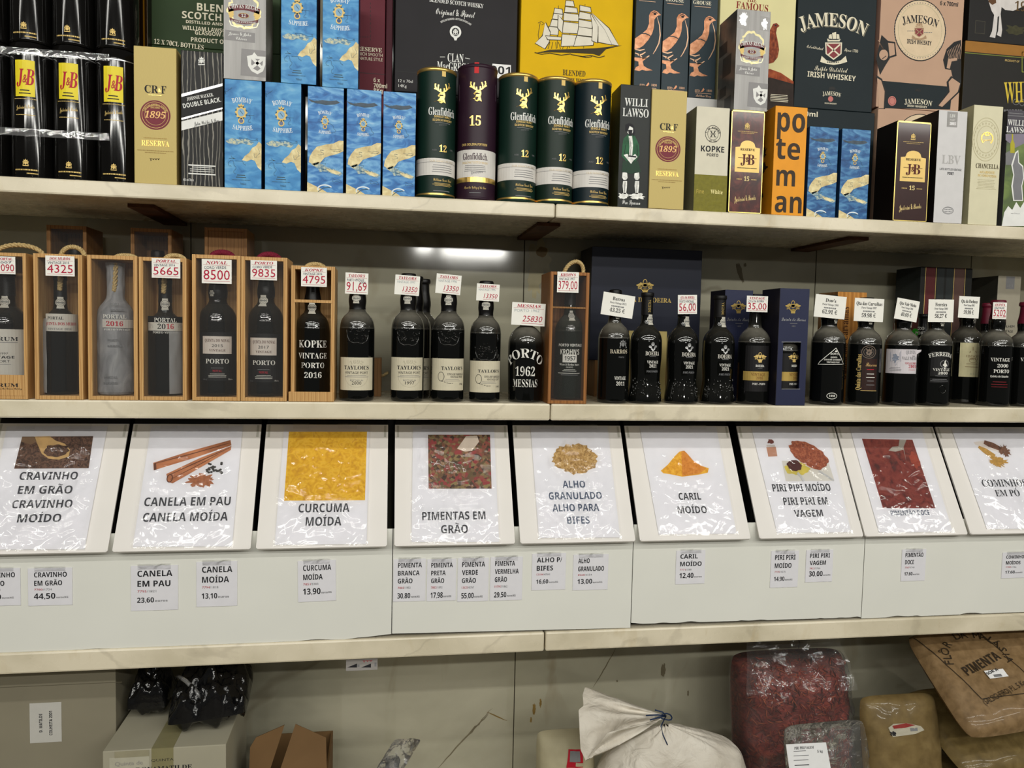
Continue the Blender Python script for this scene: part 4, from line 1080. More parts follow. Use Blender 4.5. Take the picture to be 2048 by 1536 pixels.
sails = [[(1035,60),(1085,68),(1090,100),(1028,92)], [(1028,97),(1090,106),(1082,140),(1018,133)], [(1015,140),(1082,150),(1066,192),(1000,186)], [(995,190),(1062,200),(1055,250),(975,243)],
 [(966,162),(1000,232),(992,300),(962,348),(895,308),(947,258)], [(1115,5),(1165,10),(1172,45),(1110,40)], [(1110,50),(1190,60),(1197,92),(1105,86)], [(1100,94),(1200,106),(1207,152),(1098,146)],
 [(1098,158),(1212,170),(1208,240),(1090,234)], [(1088,246),(1198,256),(1192,326),(1080,330)], [(1215,40),(1288,56),(1292,86),(1214,76)], [(1212,86),(1294,102),(1294,142),(1206,132)],
 [(1206,142),(1300,158),(1298,202),(1205,192)], [(1206,194),(1304,208),(1302,260),(1196,250)], [(1192,256),(1314,272),(1306,322),(1170,330)],
 [(1290,100),(1345,190),(1335,305),(1300,290),(1305,200)], [(1296,96),(1390,215),(1440,320),(1345,300),(1345,190)], [(1298,92),(1420,205),(1490,326),(1442,318),(1390,212)],
 [(968,258),(1080,268),(1076,285),(985,282)], [(1060,110),(1092,150),(1086,235),(1056,200)]]
def grow(p, k):
    cx = sum(a for a, _ in p)/len(p); cy = sum(b for _, b in p)/len(p)
    return [(a+(k if a > cx else -k), b+(k if b > cy else -k)) for a, b in p]
for i, p in enumerate(sails):
    f.poly([z3(q) for q in grow(p, 4.5)], DKI, 1.0+0.12*i); f.poly([z3(q) for q in p], SAIL, 1.06+0.12*i)
f.poly([z3(q) for q in [(895,380),(1000,356),(1200,350),(1330,345),(1515,324),(1400,352),(1352,400),(1310,386),(1180,378),(1000,374)]], DKI, 4)
for pts in ([(890,376),(940,388),(1000,380),(1080,395),(1150,385)], [(1150,390),(1230,405),(1290,396),(1350,412),(1390,400)], [(1215,402),(1260,412),(1300,405)]): f.line([z3(q) for q in pts], 1.5, DKI, 4)
for pts in ([(930,160),(915,250),(930,330)], [(1060,40),(1050,345)], [(1145,0),(1140,345)], [(1250,30),(1240,345)], [(1000,300),(985,350)], [(1020,300),(1010,350)], [(1040,300),(1045,350)], [(1060,300),(1075,350)], [(1095,330),(1090,350)], [(1130,330),(1120,350)], [(915,165),(935,152),(960,170),(940,178)]): f.line([z3(q) for q in pts], 1.1, DKI, 1)
f.t('BLENDED', 1148, 152, 11, DKI, 'rl', w=47); f.t('SCOTCH WHISKY', 1150, 166, 9, DKI, 'rl', w=76)
B.done('drinks_carton', 'bright yellow case printed with a white sailing ship', 'carton', 'yellow cardboard cases')
# grouse boxes on a plain white carton
TEAL = mat((44,57,64), 0.5, 0, 0.06, 20, name='slate_card')
COP = ramp_mat('copper_print', [(0.3,(172,112,76)),(0.6,(204,146,110)),(0.8,(222,172,136))], 'noise', 90, 4, 0.5, (1,1,1), 0.4, metal=0.25)
COPL = mat((204,164,132), 0.4, 0.3, name='copper_line')
YG = 0.118
hw = at(1400, 196, YG).z - ZU
B = GiftBox(1270, 1432, 0, 300, YG, ZU, 0.2, mat((214,212,208),0.6,0,0.03), None, 0.001, h=hw-0.0005)
B.done('white_carton', 'plain white carton under the three slate bird boxes', 'carton')
z4 = lambda p, dx, dy: (1200+(p[0]+dx)/3.571, (p[1]+dy)/3.571)
def grouse(l, r, py, dx, dy, label):
    B = GiftBox(l, r, 0, py, YG, ZU+hw, 0.075, TEAL, mat((30,40,44),0.5), h=0.30)
    f = B.f
    q = lambda pts: [z4(p, dx, dy) for p in pts]
    f.poly(q([(246,352),(250,275),(300,240),(335,210),(350,170),(350,110),(362,86),(385,74),(408,82),(436,108),(418,110),(402,122),(388,140),(384,200),(372,240),(345,285),(310,325),(280,345)]), COP, 1)
    f.line(q([(285,240),(325,240),(352,252),(368,266)]), 2.2, TEAL, 2, True); f.ell(*q([(392,100)])[0], 3.2, 2.2, INK, 2); f.line(q([(372,90),(392,84),(410,96)]), 1.5, INK, 2)
    f.line(q([(408,122),(424,180),(430,250),(420,310),(395,360),(378,386)]), 2.4, COPL, 1, True)
    for a in ([(250,352),(285,360),(318,352)], [(270,395),(300,388),(325,372)], [(250,378),(275,388),(300,408)], [(300,418),(330,412),(352,398)]): f.line(q(a), 2.6, COPL, 1, True)
    f.poly(q([(246,410),(300,414),(338,408),(304,440),(312,470),(335,486),(376,502),(330,506),(300,498),(280,508),(246,500),(256,480),(276,470),(274,440),(246,432)]), COP, 1)
    cx, yb = q([(340,610)])[0]
    f.t('ESTD', cx-11, yb+2, 4.5, COPL, 's', w=10); f.t('1800', cx+13, yb+2, 4.5, COPL, 's', w=11); f.poly(q([(322,620),(345,588),(352,600),(340,615)]), COP, 2)
    f.rect(cx-16, yb+4.5, cx+18, yb+5.3, COPL); f.t('Matthew Gloag', cx+1, yb+12, 5, COPL, 'c', w=32)
    gx, gy = q([(335,22)])[0]
    f.t('GROUSE', gx, gy-8, 7, CREAM, 'rl', w=38); f.rect(gx-16, gy-4, gx+18, gy-3.2, COPL)
    B.done('whisky_box', label, 'gift box', 'slate boxes with a copper bird')
grouse(1270, 1323, 90, 0, 0, 'slate box with copper bird, leftmost of three, beside the yellow case')
grouse(1325, 1378, 90, 198, 20, 'slate box with copper bird, middle of three')
grouse(1380, 1433, 90, 394, 40, 'slate box with copper bird, rightmost of three, beside the cream case')
# cream carton with a brown bird on a hill
FGC = mat((216,208,156), 0.6, 0, 0.04, 14, name='cream_carton')
hf = at(1520, 222, YC).z - ZU
B = carton(1437, 1585, 0, 320, ZU, mat((30,26,22),0.6), 0, 0, h=hf-0.0005)
B.done('drinks_carton', 'dark case at shelf level under the cream case with the bird', 'carton')
B = carton(1437, 1588, 0, 110, ZU+hf, FGC, 0, 0, h=0.33)
f = B.f; HILL = ramp_mat('heather_hill', [(0.3,(110,44,20)),(0.5,(150,68,34)),(0.7,(176,92,50))], 'noise', 60, 5, 0.6, (1,1,1), 0.6)
FEA = ramp_mat('feathers', [(0.3,(84,36,20)),(0.5,(128,56,30)),(0.7,(160,84,48))], 'noise', 160, 4, 0.4, (1,1,0.6), 0.6)
DRD = mat((132,36,30), 0.6, name='brick_print')
f.t('THE', 1503, 4, 9, DRD, 'rl', w=20); f.t('FAMOUS', 1504, 20, 13, DRD, 'rl', w=68, rot=-2)
f.poly([(1440,220),(1440,160),(1490,142),(1540,138),(1562,146),(1587,163),(1587,220)], HILL, 1)
f.poly([(1440,220),(1440,170),(1500,160),(1540,155),(1587,168),(1587,220)], mat((42,30,24),0.6,0,0.3,60), 2)
f.poly([(1540,60),(1546,48),(1553,46),(1559,52),(1554,56),(1552,66),(1556,85),(1558,100),(1555,115),(1547,125),(1530,130),(1500,132),(1505,100),(1530,78)], FEA, 2)
f.ell(1551, 51, 2.2, 1.6, INK, 3); f.line([(1546,50),(1550,47.5),(1554,49)], 1.2, DRD, 4)
f.bars(1558, 190, 40, 5, 3.2, 1.2, CREAM, 3, seed=5)
B.done('drinks_carton', 'cream case printed with a brown bird on a heather hill', 'carton')
# dark teal cartons with arched white name
JAM = mat((26,36,40), 0.6, 0, 0.06, 14, name='dark_teal_carton')
hj = at(1670, 220, YC).z - ZU
B = carton(1590, 1745, 0, 330, ZU, JAM, 0, 0, h=hj-0.0006)
B.f.t('6 x 700ml', 1635, 234, 9, CREAM, 'sb', w=72, al='r'); B.done('drinks_carton', 'dark teal case at shelf level behind the two right-hand gin boxes', 'carton', 'dark teal cardboard cases')
B = carton(1592, 1749, 0, 110, ZU+hj, JAM, 0, 0, h=0.33)
f = B.f
def ship_shield(f, cx, cy, k, pale, redm, L=2):
    q = lambda pts: [(cx+a*k, cy+b*k) for a, b in pts]
    f.poly(q([(-17,-15),(17,-15),(16,8),(0,20),(-16,8)]), pale, L); f.poly(q([(-14.5,-12.5),(14.5,-12.5),(13.5,7),(0,17),(-13.5,7)]), redm, L+.5)
    f.line(q([(-13,-11),(12,11)]), 3*k, pale, L+1); f.line(q([(13,-11),(-12,11)]), 3*k, pale, L+1)
    f.poly(q([(-12,-17),(12,-17),(14,-22),(8,-20),(-8,-20),(-13,-23)]), pale, L)
    for a in ([(-10,-23),(-3,-22),(-4,-32),(-9,-30)], [(-2,-22),(5,-22),(5,-36),(-3,-34)], [(6,-22),(12,-22),(11,-31),(6,-32)]): f.poly(q(a), pale, L)
    f.poly(q([(-24,12),(-27,24),(-14,28),(0,30),(14,28),(27,24),(24,12),(14,21),(0,24),(-14,21)]), pale, L+1.5)
JR = mat((128,50,56), 0.5, name='shield_red')
f.t('JAMESON', 1668, 55, 26, mat((120,114,96),0.55), 'r', w=140, arc=175, L=1); f.t('JAMESON', 1666, 53, 26, CREAM, 'r', w=140, arc=175, L=2)
ship_shield(f, 1667, 100, 1.0, CREAM, JR)
f.t('Established', 1630, 98, 6, CREAM, 'c', w=36, rot=-4); f.t('Since 1780', 1702, 104, 6, CREAM, 'c', w=30, rot=-2); f.dashes(1666, 124.5, 24, 2.2, INK, 4.5, 6)
f.t('Triple Distilled', 1662, 143, 9.5, CREAM, 'c', w=72); f.t('IRISH WHISKEY', 1663, 158, 10, CREAM, 'sb', w=105, rot=-1)
f.ell(1664, 180, 8, 7, BLACK, 1, 0, 180); f.t('JAMESON', 1663, 191, 8, CREAM, 'r', w=38, arc=80); f.ell(1661, 198, 5.5, 5.5, mat((190,110,104),0.5), 2); f.t('IRISH WHISKEY', 1661, 208.5, 2.6, CREAM, 'sb', w=26)
B.done('drinks_carton', 'dark teal case with arched white lettering and a red shield', 'carton', 'dark teal cardboard cases')
# pink cartons
PNK = mat((186,152,128), 0.6, 0, 0.04, 14, name='pink_carton')
hp = at(1840, 220, YC).z - ZU
BGE = mat((214,192,160), 0.6, name='beige_disc')
SKT = mat((34,32,32), 0.6, name='tattoo_ink')
B = carton(1751, 1917, 0, 330, ZU, PNK, 0, 0, h=hp-0.0006)
B.f.ell(1840, 275, 50, 46, BLACK, 1, 0, 180); B.f.ell(1840, 275, 48.5, 44.5, BGE, 2, 0, 180)
B.f.poly([(1752,310),(1760,305),(1752,370)], SKT, 1); B.f.poly([(1752,375),(1762,370),(1752,410)], SKT, 1)
B.done('drinks_carton', 'pink case at shelf level behind the brown reserve box', 'carton', 'pink cardboard cases')
B = carton(1757, 1923, 0, 110, ZU+hp, PNK, 0, 0, h=0.33, ms=mat((166,128,112),0.6))
f = B.f
f.ell(1840, 61, 57, 60, BLACK, 1, n=48); f.ell(1840, 61, 55, 58, BGE, 2, n=48); f.ring(1840, 61, 48.5, 51.5, 0.8, EMB, 3)
for i in range(60):
    a = math.radians(i*6); f.ell(1840+51.5*math.cos(a), 61+55*math.sin(a), 0.9, 1.3, GREYP, 3, n=5)
f.t('JAMESON', 1840, 46, 15, INK, 'r', w=76, arc=110, L=3)
ship_shield(f, 1838, 64, 0.55, mat((170,140,110),0.6), JR, 3); f.dashes(1822, 62, 16, 1.3, GREYP, 3, 5); f.dashes(1856, 65, 16, 1.3, GREYP, 3, 5)
f.t('IRISH WHISKEY', 1838, 89, 8, INK, 'sb', w=54, L=3); f.t('6 x 700ml', 1898, 12, 8, INK, 'sb', w=40)
# drawn hands holding the case
def arm(pts, m, L): f.poly(pts, m, L)
for L, g in ((2, 1.0),):
    f.poly([(1752,118),(1763,70),(1776,82),(1790,84),(1793,112),(1780,116),(1770,132),(1760,150)], BLACK, 2); f.poly([(1776,86),(1788,87),(1790,109),(1779,113)], PNK, 2.4)
    f.ell(1767, 110, 11, 12, BLACK, 3); f.ell(1767, 110, 9.6, 10.4, PNK, 3.3); f.line([(1764,118),(1772,112)], 1.5, BLACK, 3.6)
    f.poly([(1886,120),(1893,98),(1908,84),(1922,80),(1922,168),(1905,155),(1902,140),(1890,138)], BLACK, 2)
    f.poly([(1893,136),(1896,118),(1914,116),(1914,121),(1903,123),(1899,138)], PNK, 2.5)
    for i in range(9): f.line([(1894+3*i,102-1.8*i),(1898+3*i,114-1.5*i),(1896+3*i,118)], 0.9, PNK, 3)
    for i in range(5): f.line([(1756+2*i,80+4*i),(1764+2*i,94+4*i)], 0.9, PNK, 3)
f.poly([(1757,161),(1905,174),(1900,219),(1757,216)], JAM, 1.5); f.ell(1836, 183, 7, 6, BLACK, 2, 0, 180)
f.ell(1784, 202, 9, 9.5, mat((186,118,108),0.5), 2); f.ring(1784, 202, 7, 7.5, 0.8, JR, 3); f.t('JAMESON', 1836, 208, 10, CREAM, 'r', w=60, arc=170, L=2.5); f.t('IRISH WHISKEY', 1834, 215, 4, CREAM, 'sb', w=44, L=2.5)
f.poly([(1752,150),(1764,158),(1772,182),(1770,218),(1757,218),(1757,186)], BLACK, 2.2); f.poly([(1754,156),(1762,161),(1769,183),(1767,217),(1757,217)], PNK, 2.5)
f.poly([(1893,164),(1902,152),(1922,165),(1918,185),(1884,218),(1873,212),(1895,184)], BLACK, 2.2); f.poly([(1897,164),(1904,156),(1920,167),(1915,184),(1884,214),(1877,211),(1899,184)], PNK, 2.5)
B.done('drinks_carton', 'pink case with a round beige badge held by drawn hands', 'carton', 'pink cardboard cases')
# black and gold cartons at the far right
BGC = mat((25,23,19), 0.5, 0, 0.1, 14, name='black_gold_carton')
hg = at(1990, 86, YC).z - ZU
B = carton(1926, 2140, 0, 170, ZU, BGC, 0, 0, h=hg-0.0006, ms=mat((52,44,26),0.5))
f = B.f
v1 = f.h; v0 = f.hit(1990, 108)[1]
f.uvrect(0, v0, f.w, v1, mat((140,96,36),0.45,0.3,name='bronze_band'), 1); f.uvrect(0, v0-0.004, f.w, v0-0.0025, mat((130,140,50),0.5), 1)
f.t('PRODUCT OF', 2024, 124, 4, GOLDP, 's', w=32); f.line([(2044,104),(2044,144)], 1.2, mat((150,160,50),0.5)); f.line([(2044,104),(2060,104)], 1.2, mat((150,160,50),0.5)); f.line([(2044,144),(2060,144)], 1.2, mat((150,160,50),0.5))
f.t('WHITE', 2009, 206, 40, mat((190,166,50),0.4,0.2,name='old_gold_print'), 'r', w=84, al='l', rot=6); f.ring(2032, 204, 7, 6, 1, GREYP); f.ring(2044, 205, 6, 7, 1, GREYP); f.dashes(2026, 221, 36, 4, GREYP, 2, 7)
B.done('drinks_carton', 'black case with a bronze top band at the far right', 'carton')
B = carton(1937, 2140, 0, 50, ZU+hg, mat((22,20,19),0.5,0,0.1,14), 0, 0, h=0.31)
f = B.f
f.rect(1949, 42, 1971, 67, mat((70,66,52),0.5), 1); f.rect(1950, 43, 1970, 66, mat((28,26,24),0.5), 2)
HW = mat((206,200,196), 0.6, 0, 0.08, 60, name='white_horse_print')
f.poly([(1976,-20),(1976,0),(1983,22),(1988,30),(1984,62),(1979,74),(1990,76),(1993,62),(1995,34),(1998,32),(1996,62),(1993,70),(2002,74),(2004,60),(2001,28),(2003,14),(2010,20),(2026,22),(2044,14),(2060,0),(2060,-20)], HW, 2)
f.poly([(1974,-20),(1990,-20),(1992,6),(1984,10),(1977,4)], mat((92,62,36),0.6), 3); f.t('19', 2029, 21, 18, mat((90,66,30),0.5), 'rl', w=24, al='l', L=3)
f.blob(2030, 60, 22, 8, mat((60,58,36),0.6,0,0.3,90), 1, .4, seed=3)
B.done('drinks_carton', 'dark case with a white horse leg print in the top right corner', 'carton')
# ------------------------------------------------------------------ middle shelf: bottles, wooden cases, cards
def spline(prof, n=4):
    out = []
    for i in range(len(prof)-1):
        p0 = prof[max(i-1,0)]; p1 = prof[i]; p2 = prof[i+1]; p3 = prof[min(i+2,len(prof)-1)]
        for k in range(n):
            t = k/n
            out.append(tuple(0.5*((2*p1[a])+(-p0[a]+p2[a])*t+(2*p0[a]-5*p1[a]+4*p2[a]-p3[a])*t*t+(-p0[a]+3*p1[a]-3*p2[a]+p3[a])*t**3) for a in (0,1)))
    out.append(prof[-1])
    return [(max(r,0), z) for r, z in out]
PROF = {
 'port': dict(body=[(.80,0),(.95,.006),(1,.03),(1,.10),(1,.30),(1,.54),(.99,.575),(.94,.615),(.82,.652),(.65,.678),(.53,.695)],
              neck=[(.53,.695),(.47,.715),(.46,.74),(.49,.775),(.48,.81),(.43,.85),(.39,.885),(.375,.92),(.375,.955),(.44,.962),(.45,.98),(.40,.998),(.2,1.0)]),
 'straight': dict(body=[(.80,0),(.95,.006),(1,.03),(1,.10),(1,.30),(1,.545),(.985,.58),(.92,.62),(.76,.66),(.56,.69),(.45,.705)],
              neck=[(.45,.705),(.41,.73),(.385,.79),(.37,.85),(.36,.94),(.39,.945),(.39,.975),(.36,.995),(.2,1.0)]),
 'flare': dict(body=[(.90,0),(1.04,.008),(1.07,.03),(1.03,.09),(.96,.16),(.93,.22),(.95,.30),(1,.42),(1.0,.53),(.98,.58),(.88,.63),(.68,.67),(.50,.695)],
              neck=[(.50,.695),(.42,.715),(.37,.75),(.355,.80),(.36,.81),(.36,.96),(.40,.965),(.40,.99),(.36,1.0),(.2,1.0)]),
 'squat': dict(body=[(.84,0),(.93,.01),(.95,.05),(.97,.20),(1,.40),(1,.58),(.97,.65),(.86,.71),(.66,.755),(.46,.785)],
              neck=[(.46,.785),(.36,.80),(.34,.85),(.33,.93),(.37,.94),(.37,.98),(.33,1.0),(.2,1.0)]),
}
NSEAL = mat((196,192,180), 0.55, 0, 0.05, 80, name='neck_seal_paper')
SEALP = mat((120,120,116), 0.6, name='seal_print')
class Bottle:
    def __init__(s, cx, top, rpx, zb, label, kind='port', Y=None, py=720, glass=None, capsule=None, h=None, r=None, cat='bottle', group=None, capz=0.86, name='port_bottle', X=None):
        r = r or rpx*mpp(cx, py, 0.04)
        Y = 0.012+r*1.05 if Y is None else Y
        X = at(cx, py, Y).x if X is None else X
        h = h or at(cx, top, Y).z - zb
        s.r, s.h = r, h; s.loc = Vector((X, Y, zb))
        s.o = thing(name, label, cat, s.loc, group)
        p = PROF[kind]; g = glass or GLASS
        bd = spline([(a*r, b*h) for a, b in p['body']]); nk = spline([(a*r, b*h) for a, b in p['neck']])
        s.mb = MB()
        full = bd+nk[1:]
        cut = capz*h
        low = [q for q in full if q[1] <= cut+1e-6]; hi = [q for q in full if q[1] >= cut-1e-6]
        if hi[0][1] > low[-1][1]: hi = [low[-1]]+hi
        s.mb.lathe(low, g, 40, caps=True)
        cp = MB(); cp.lathe([(a+0.0004, b) for a, b in hi], capsule or mat((16,15,15), 0.35, 0, 0.1, name='black_wax'), 32)
        s.prof = full; s.cap = cp
        s.f = CFace(s.mb, s.loc, r, h, s.loc)
    def rad(s, z):
        for (r0,z0),(r1,z1) in zip(s.prof, s.prof[1:]):
            if z0 <= z <= z1 and z1 > z0: return r0+(r1-r0)*(z-z0)/(z1-z0)
        return s.prof[-1][0]
    def label(s, name='label', r=None, label=None):
        """a separate paper label wrapped round the bottle"""
        mb = MB(); f = CFace(mb, s.loc, r or s.r, s.h, s.loc)
        return mb, f
    def put(s, name, mb, label=None):
        o = mb.build(name, s.o)
        if label: o['label'] = label
        return o
    def seal(s, zf=0.755, ang=-8, hw=0.0062, hh=0.0105):
        """octagonal guarantee seal pasted round the neck"""
        z = zf*s.h; r = s.rad(z)
        mb = MB(); f = CFace(mb, s.loc, r, s.h, s.loc); a = math.radians(ang)*r
        f2 = lambda du, dv: (a+du, z+dv)
        rr = lambda v: s.rad(v)
        def fn(u, v, e):
            q = u/r; R = rr(v)+0.0003+e
            return Vector((math.sin(q)*R, -math.cos(q)*R, v))
        f.fn = fn
        prof = [(hh,.62),(hh*.62,.62),(hh*.3,1),(-hh*.2,1),(-hh*.5,.62),(-hh,.72)]
        vs = []; fs = []
        for k, (dv, kw) in enumerate(prof):
            for j in range(9): vs.append(fn(a+hw*kw*(j/4-1), z+dv, 0.0002))
        for k in range(len(prof)-1):
            for j in range(8): fs.append((k*9+j, (k+1)*9+j, (k+1)*9+j+1, k*9+j+1))
        mb.add(vs, fs, NSEAL)
        n = 20; vs = []; 
        for k, (rad, w) in enumerate(((hw*.82,.0008),(hw*.45,.0006))):
            vs = []; fs = []
            for i in range(n+1):
                t = 2*math.pi*i/n
                for q in (0, 1): vs.append(fn(a+(rad-w*q)*math.cos(t), z+0.0004+(rad-w*q)*math.sin(t), 0.0005))
            for i in range(n): fs.append((2*i+1,2*i,2*i+2,2*i+3))
            mb.add(vs, fs, SEALP)
        vs = [fn(a+hw*.7*(j/4-1), z+dv, .0007) for dv in (-.0009, .0012) for j in range(9)]
        mb.add(vs, [(j, j+1, j+10, j+9) for j in range(8)], SEALP)
        s.put('neck_seal', mb, 'pale octagonal paper seal')
    def done(s, glassname='glass_body', cap=True):
        s.mb.build(glassname, s.o)
        if cap: s.cap.build('capsule', s.o)
        return s.o
# ---- price cards: thin cards leaning on necks or glass
def card(x0, y0, x1, y1, Y, label, rot=0, cat='price card', group='price cards on the bottles', m=None, lean=0.0):
    a = at((x0+x1)/2, (y0+y1)/2, Y); k = mpp((x0+x1)/2, (y0+y1)/2, Y)
    w = (x1-x0)*k; h = (y1-y0)*k; c, s_ = math.cos(math.radians(rot)), math.sin(math.radians(rot))
    eu = Vector((c, 0, s_)); ev = Vector((-s_, lean, c)).normalized(); n = eu.cross(ev)*-1
    n = Vector((0,-1,0)) if abs(lean) < 1e-6 else (ev.cross(eu)).normalized()
    if n.y > 0: n = -n
    O = a - eu*w/2 - ev*h/2
    mb = MB(); q = [O-a, O+eu*w-a, O+eu*w+ev*h-a, O+ev*h-a]
    vs = q+[p-n*0.0007 for p in q]
    mb.add(vs, [(0,1,2,3),(7,6,5,4),(1,0,4,5),(2,1,5,6),(3,2,6,7),(0,3,7,4)], m or CARD)
    f = Face(mb, O, eu, ev, n, w, h, a)
    f.N()
    f.close = lambda: tag(mb.build('price_card', None, a), label, cat, group)
    return f
def hand(f, name, line2, price, big=True, seed=1, thin=False, line3=None):
    """hand-written card: red name, dark vintage, large red price, ruled lines"""
    f.t(name, 0.5, 0.80, 0.13, PEN, 'i', w=0.72, rot=1); f.rect(0.05, 0.755, 0.95, 0.765, PEN)
    f.t(line2, 0.45, 0.60, 0.12, PENB if not thin else mat((168,176,180),0.6,name='faded_pen'), 'n', w=0.74, rot=2)
    if line3: f.t(line3, 0.75, 0.50, 0.10, PENB, 'n', w=0.3)
    if big: f.t(price, 0.5, 0.16, 0.40, PEN, 's', w=0.88)
    else: f.t(price, 0.62, 0.17, 0.26, PEN, 'si', w=0.60)
    f.rect(0.06 if big else 0.3, 0.085, 0.94, 0.10, PEN)
    f.close()
def printed(f, name, sub, price, w=0.6):
    f.t(name, 0.5, 0.70, 0.15, INK, 'r', w=w); f.t(sub, 0.5, 0.55, 0.085, GREYP, 'r', w=0.52); f.dashes(0.5, 0.44, 0.4, 0.06, GREYP, 2, 8); f.t(price, 0.5, 0.18, 0.17, INK, 'r', w=0.48)
    f.close()

# ---- wooden cases with clear sliding fronts
def rope_handle(mb, x0, x1, y, z, up, m=ROPE, lean=0.0, rr=0.0042, twist=True):
    pts = []
    n = 18
    for i in range(n+1):
        t = i/n; a = math.pi*t
        pts.append(Vector((x0+(x1-x0)*(0.5-0.5*math.cos(a))+lean*math.sin(a), y, z+up*math.sin(a))))
    if not twist: mb.tube(pts, rr, m, 8); return
    dense = []
    for i in range(n):
        for k in range(3): dense.append(pts[i].lerp(pts[i+1], k/3))
    dense.append(pts[-1])
    for s in range(3):
        st = []
        for i, p in enumerate(dense):
            t = dense[min(i+1,len(dense)-1)]-dense[max(i-1,0)]; t.normalize()
            a = t.cross(Vector((0,1,0))).normalized(); b = t.cross(a)
            ph = i*0.62+2*math.pi*s/3
            st.append(p+a*(rr*0.55*math.cos(ph))+b*(rr*0.55*math.sin(ph)))
        mb.tube(st, rr*0.62, m, 6)
def wood_case(l, r, t, py, Yf, zb, d, label, wood=PINE, th=0.0075, pane=True, h=None, group='wooden bottle cases with clear fronts', cross=None, block=None, solid=False):
    p0 = at(l, py, Yf); p1 = at(r, py, Yf); w = p1.x-p0.x
    h = h or at((l+r)/2, t, Yf).z - zb
    loc = Vector(((p0.x+p1.x)/2, Yf, zb))
    o = thing('wooden_wine_case', label, 'wooden case', loc, group)
    def P(name, a, b, m=wood, bev=0.0006):
        mb = MB(); mb.box(a, b, m, bev); return mb.build(name, o)
    P('side_panel', (-w/2,0,0), (-w/2+th,d,h)); P('side_panel', (w/2-th,0,0), (w/2,d,h))
    P('top_panel', (-w/2+th,0.0005,h-th), (w/2-th,d,h)); P('bottom_panel', (-w/2+th,0.0005,0), (w/2-th,d,th))
    P('back_panel', (-w/2+th,d-0.006,th), (w/2-th,d,h-th))
    if pane:
        mb = MB(); mb.box((-w/2+th-0.001,0.003,th-0.001), (w/2-th+0.001,0.0045,h-th+0.001), CLEAR)
        mb.build('clear_pane', o)
    if cross: P('cross_bar', (-w/2+th*.5,-0.0005,cross-0.003), (w/2-th*.5,0.0028,cross+0.003))
    if block: P('front_board', (-w/2-0.004,-0.004,0), (w/2,0.0028,block), bev=0.001)
    return o, loc, w, h
def handle_of(o, loc, w, h, d, up, m=ROPE, x0=-0.6, x1=0.6, lean=0.0, yk=0.35, rr=0.0042, tails=False, twist=True):
    mb = MB(); rope_handle(mb, x0*w/2, x1*w/2, d*yk, h-0.002, up, m, lean, rr, twist)
    if tails: rope_handle(mb, x0*w/2, x0*w/2+0.002, d*yk, h-0.012, -0.055, m, -0.004, rr, twist)
    mb.build('rope_handle', o)
ZS = ZM+0.0001
DW = 0.098
LAB = mat((206,202,192), 0.55, 0, 0.03, 60, name='bottle_label'); LABC = mat((204,196,172), 0.55, 0, 0.04, 60, name='cream_label')
LABG = mat((196,190,182), 0.5, 0, 0.03, 60, name='grey_label'); BLAB = mat((22,21,22), 0.5, 0, 0.06, 60, name='black_label')
WHT = mat((226,224,216), 0.5, 0, 0.02, name='stencil_white')
def inbox_bottle(cx, top, rpx, lab, kind='straight', h=None, capz=0.80, glass=None):
    r = rpx*mpp(cx, 700, 0.05)
    return Bottle(cx, top, rpx, ZS+0.0078, lab, kind, Y=0.0075+r*1.08+0.004, group=None, capz=capz, glass=glass or GLASSC, py=690)
def tissue(B, lo, hi, seed, label, side=None):
    """crumpled clear wrapper round a boxed bottle"""
    mb = MB(); n = 40; r = B.r
    m = film_mat('tissue_film', haze=0.34, rough=0.25, bump=0.6, scale=60, amount=0.6, tint=(236,236,236))
    def fn(a, b):
        z = lo+(hi-lo)*b; th = 2*math.pi*a
        R = B.rad(z)*1.0+0.0016+0.0035*(0.5+0.5*noise.noise(Vector((math.cos(th)*3+seed, math.sin(th)*3, z*30))))
        return Vector((R*math.cos(th), R*math.sin(th), z))
    if side:
        a0, a1 = side
        mb.grid(lambda a, b: fn((a0+(a1-a0)*a), b), 14, 16, m)
    else: mb.grid(fn, n, 24, m)
    B.put('wrapper', mb, label)

# case 0 (cut by the left edge)
o, loc, w, h = wood_case(-38, 54, 505, 650, 0.0, ZS, DW, 'pine case cut off by the left edge, bottle with a large white label', th=0.0065)
handle_of(o, loc, w, h, DW, 0.022, x0=-0.9, x1=1.3, yk=0.5)
mb = MB(); mb.box((-w/2+0.0065,-0.0002,0.0065), (w/2-0.0065,0.0028,0.047), PINE); f = Face(mb, loc+Vector((-w/2,-0.0002,0)), (1,0,0),(0,0,1),(0,-1,0), w, h, loc)
f.t('QUORUM', 37, 774, 7, INK, 'rl', w=76, al='r'); f.t('from the Douro Valley', 44, 779, 3.5, INK, 'c', w=50, al='r'); mb.build('front_board', o)
B = inbox_bottle(16, 540, 38, 'port bottle with a tall white label in the leftmost case')
mb, f = B.label(); f.uvrect(*f.hit(-25,752), *f.hit(48,659), LAB, 1)
f.t('QUORUM', 36, 682, 8, INK, 'rl', w=70, al='r'); f.bars(18, 685, 40, 1, 3, 1, GREYP); f.t('1997', 8, 709, 4, INK, 's', w=14); f.t('VINTAGE', 29, 717, 5, INK, 'sb', w=52, al='r'); f.t('PORT', 20, 725, 5, INK, 's', w=24, al='r'); f.bars(8, 729, 30, 1, 3, .8, GREYP)
B.put('label', mb, 'tall white label'); B.seal(0.74, 6, 0.009, 0.0115); B.done()
hand(card(-8, 513, 29, 548, -0.0012, 'price card on the glass of the leftmost wooden case'), 'PORVAL', '2007', '9090')
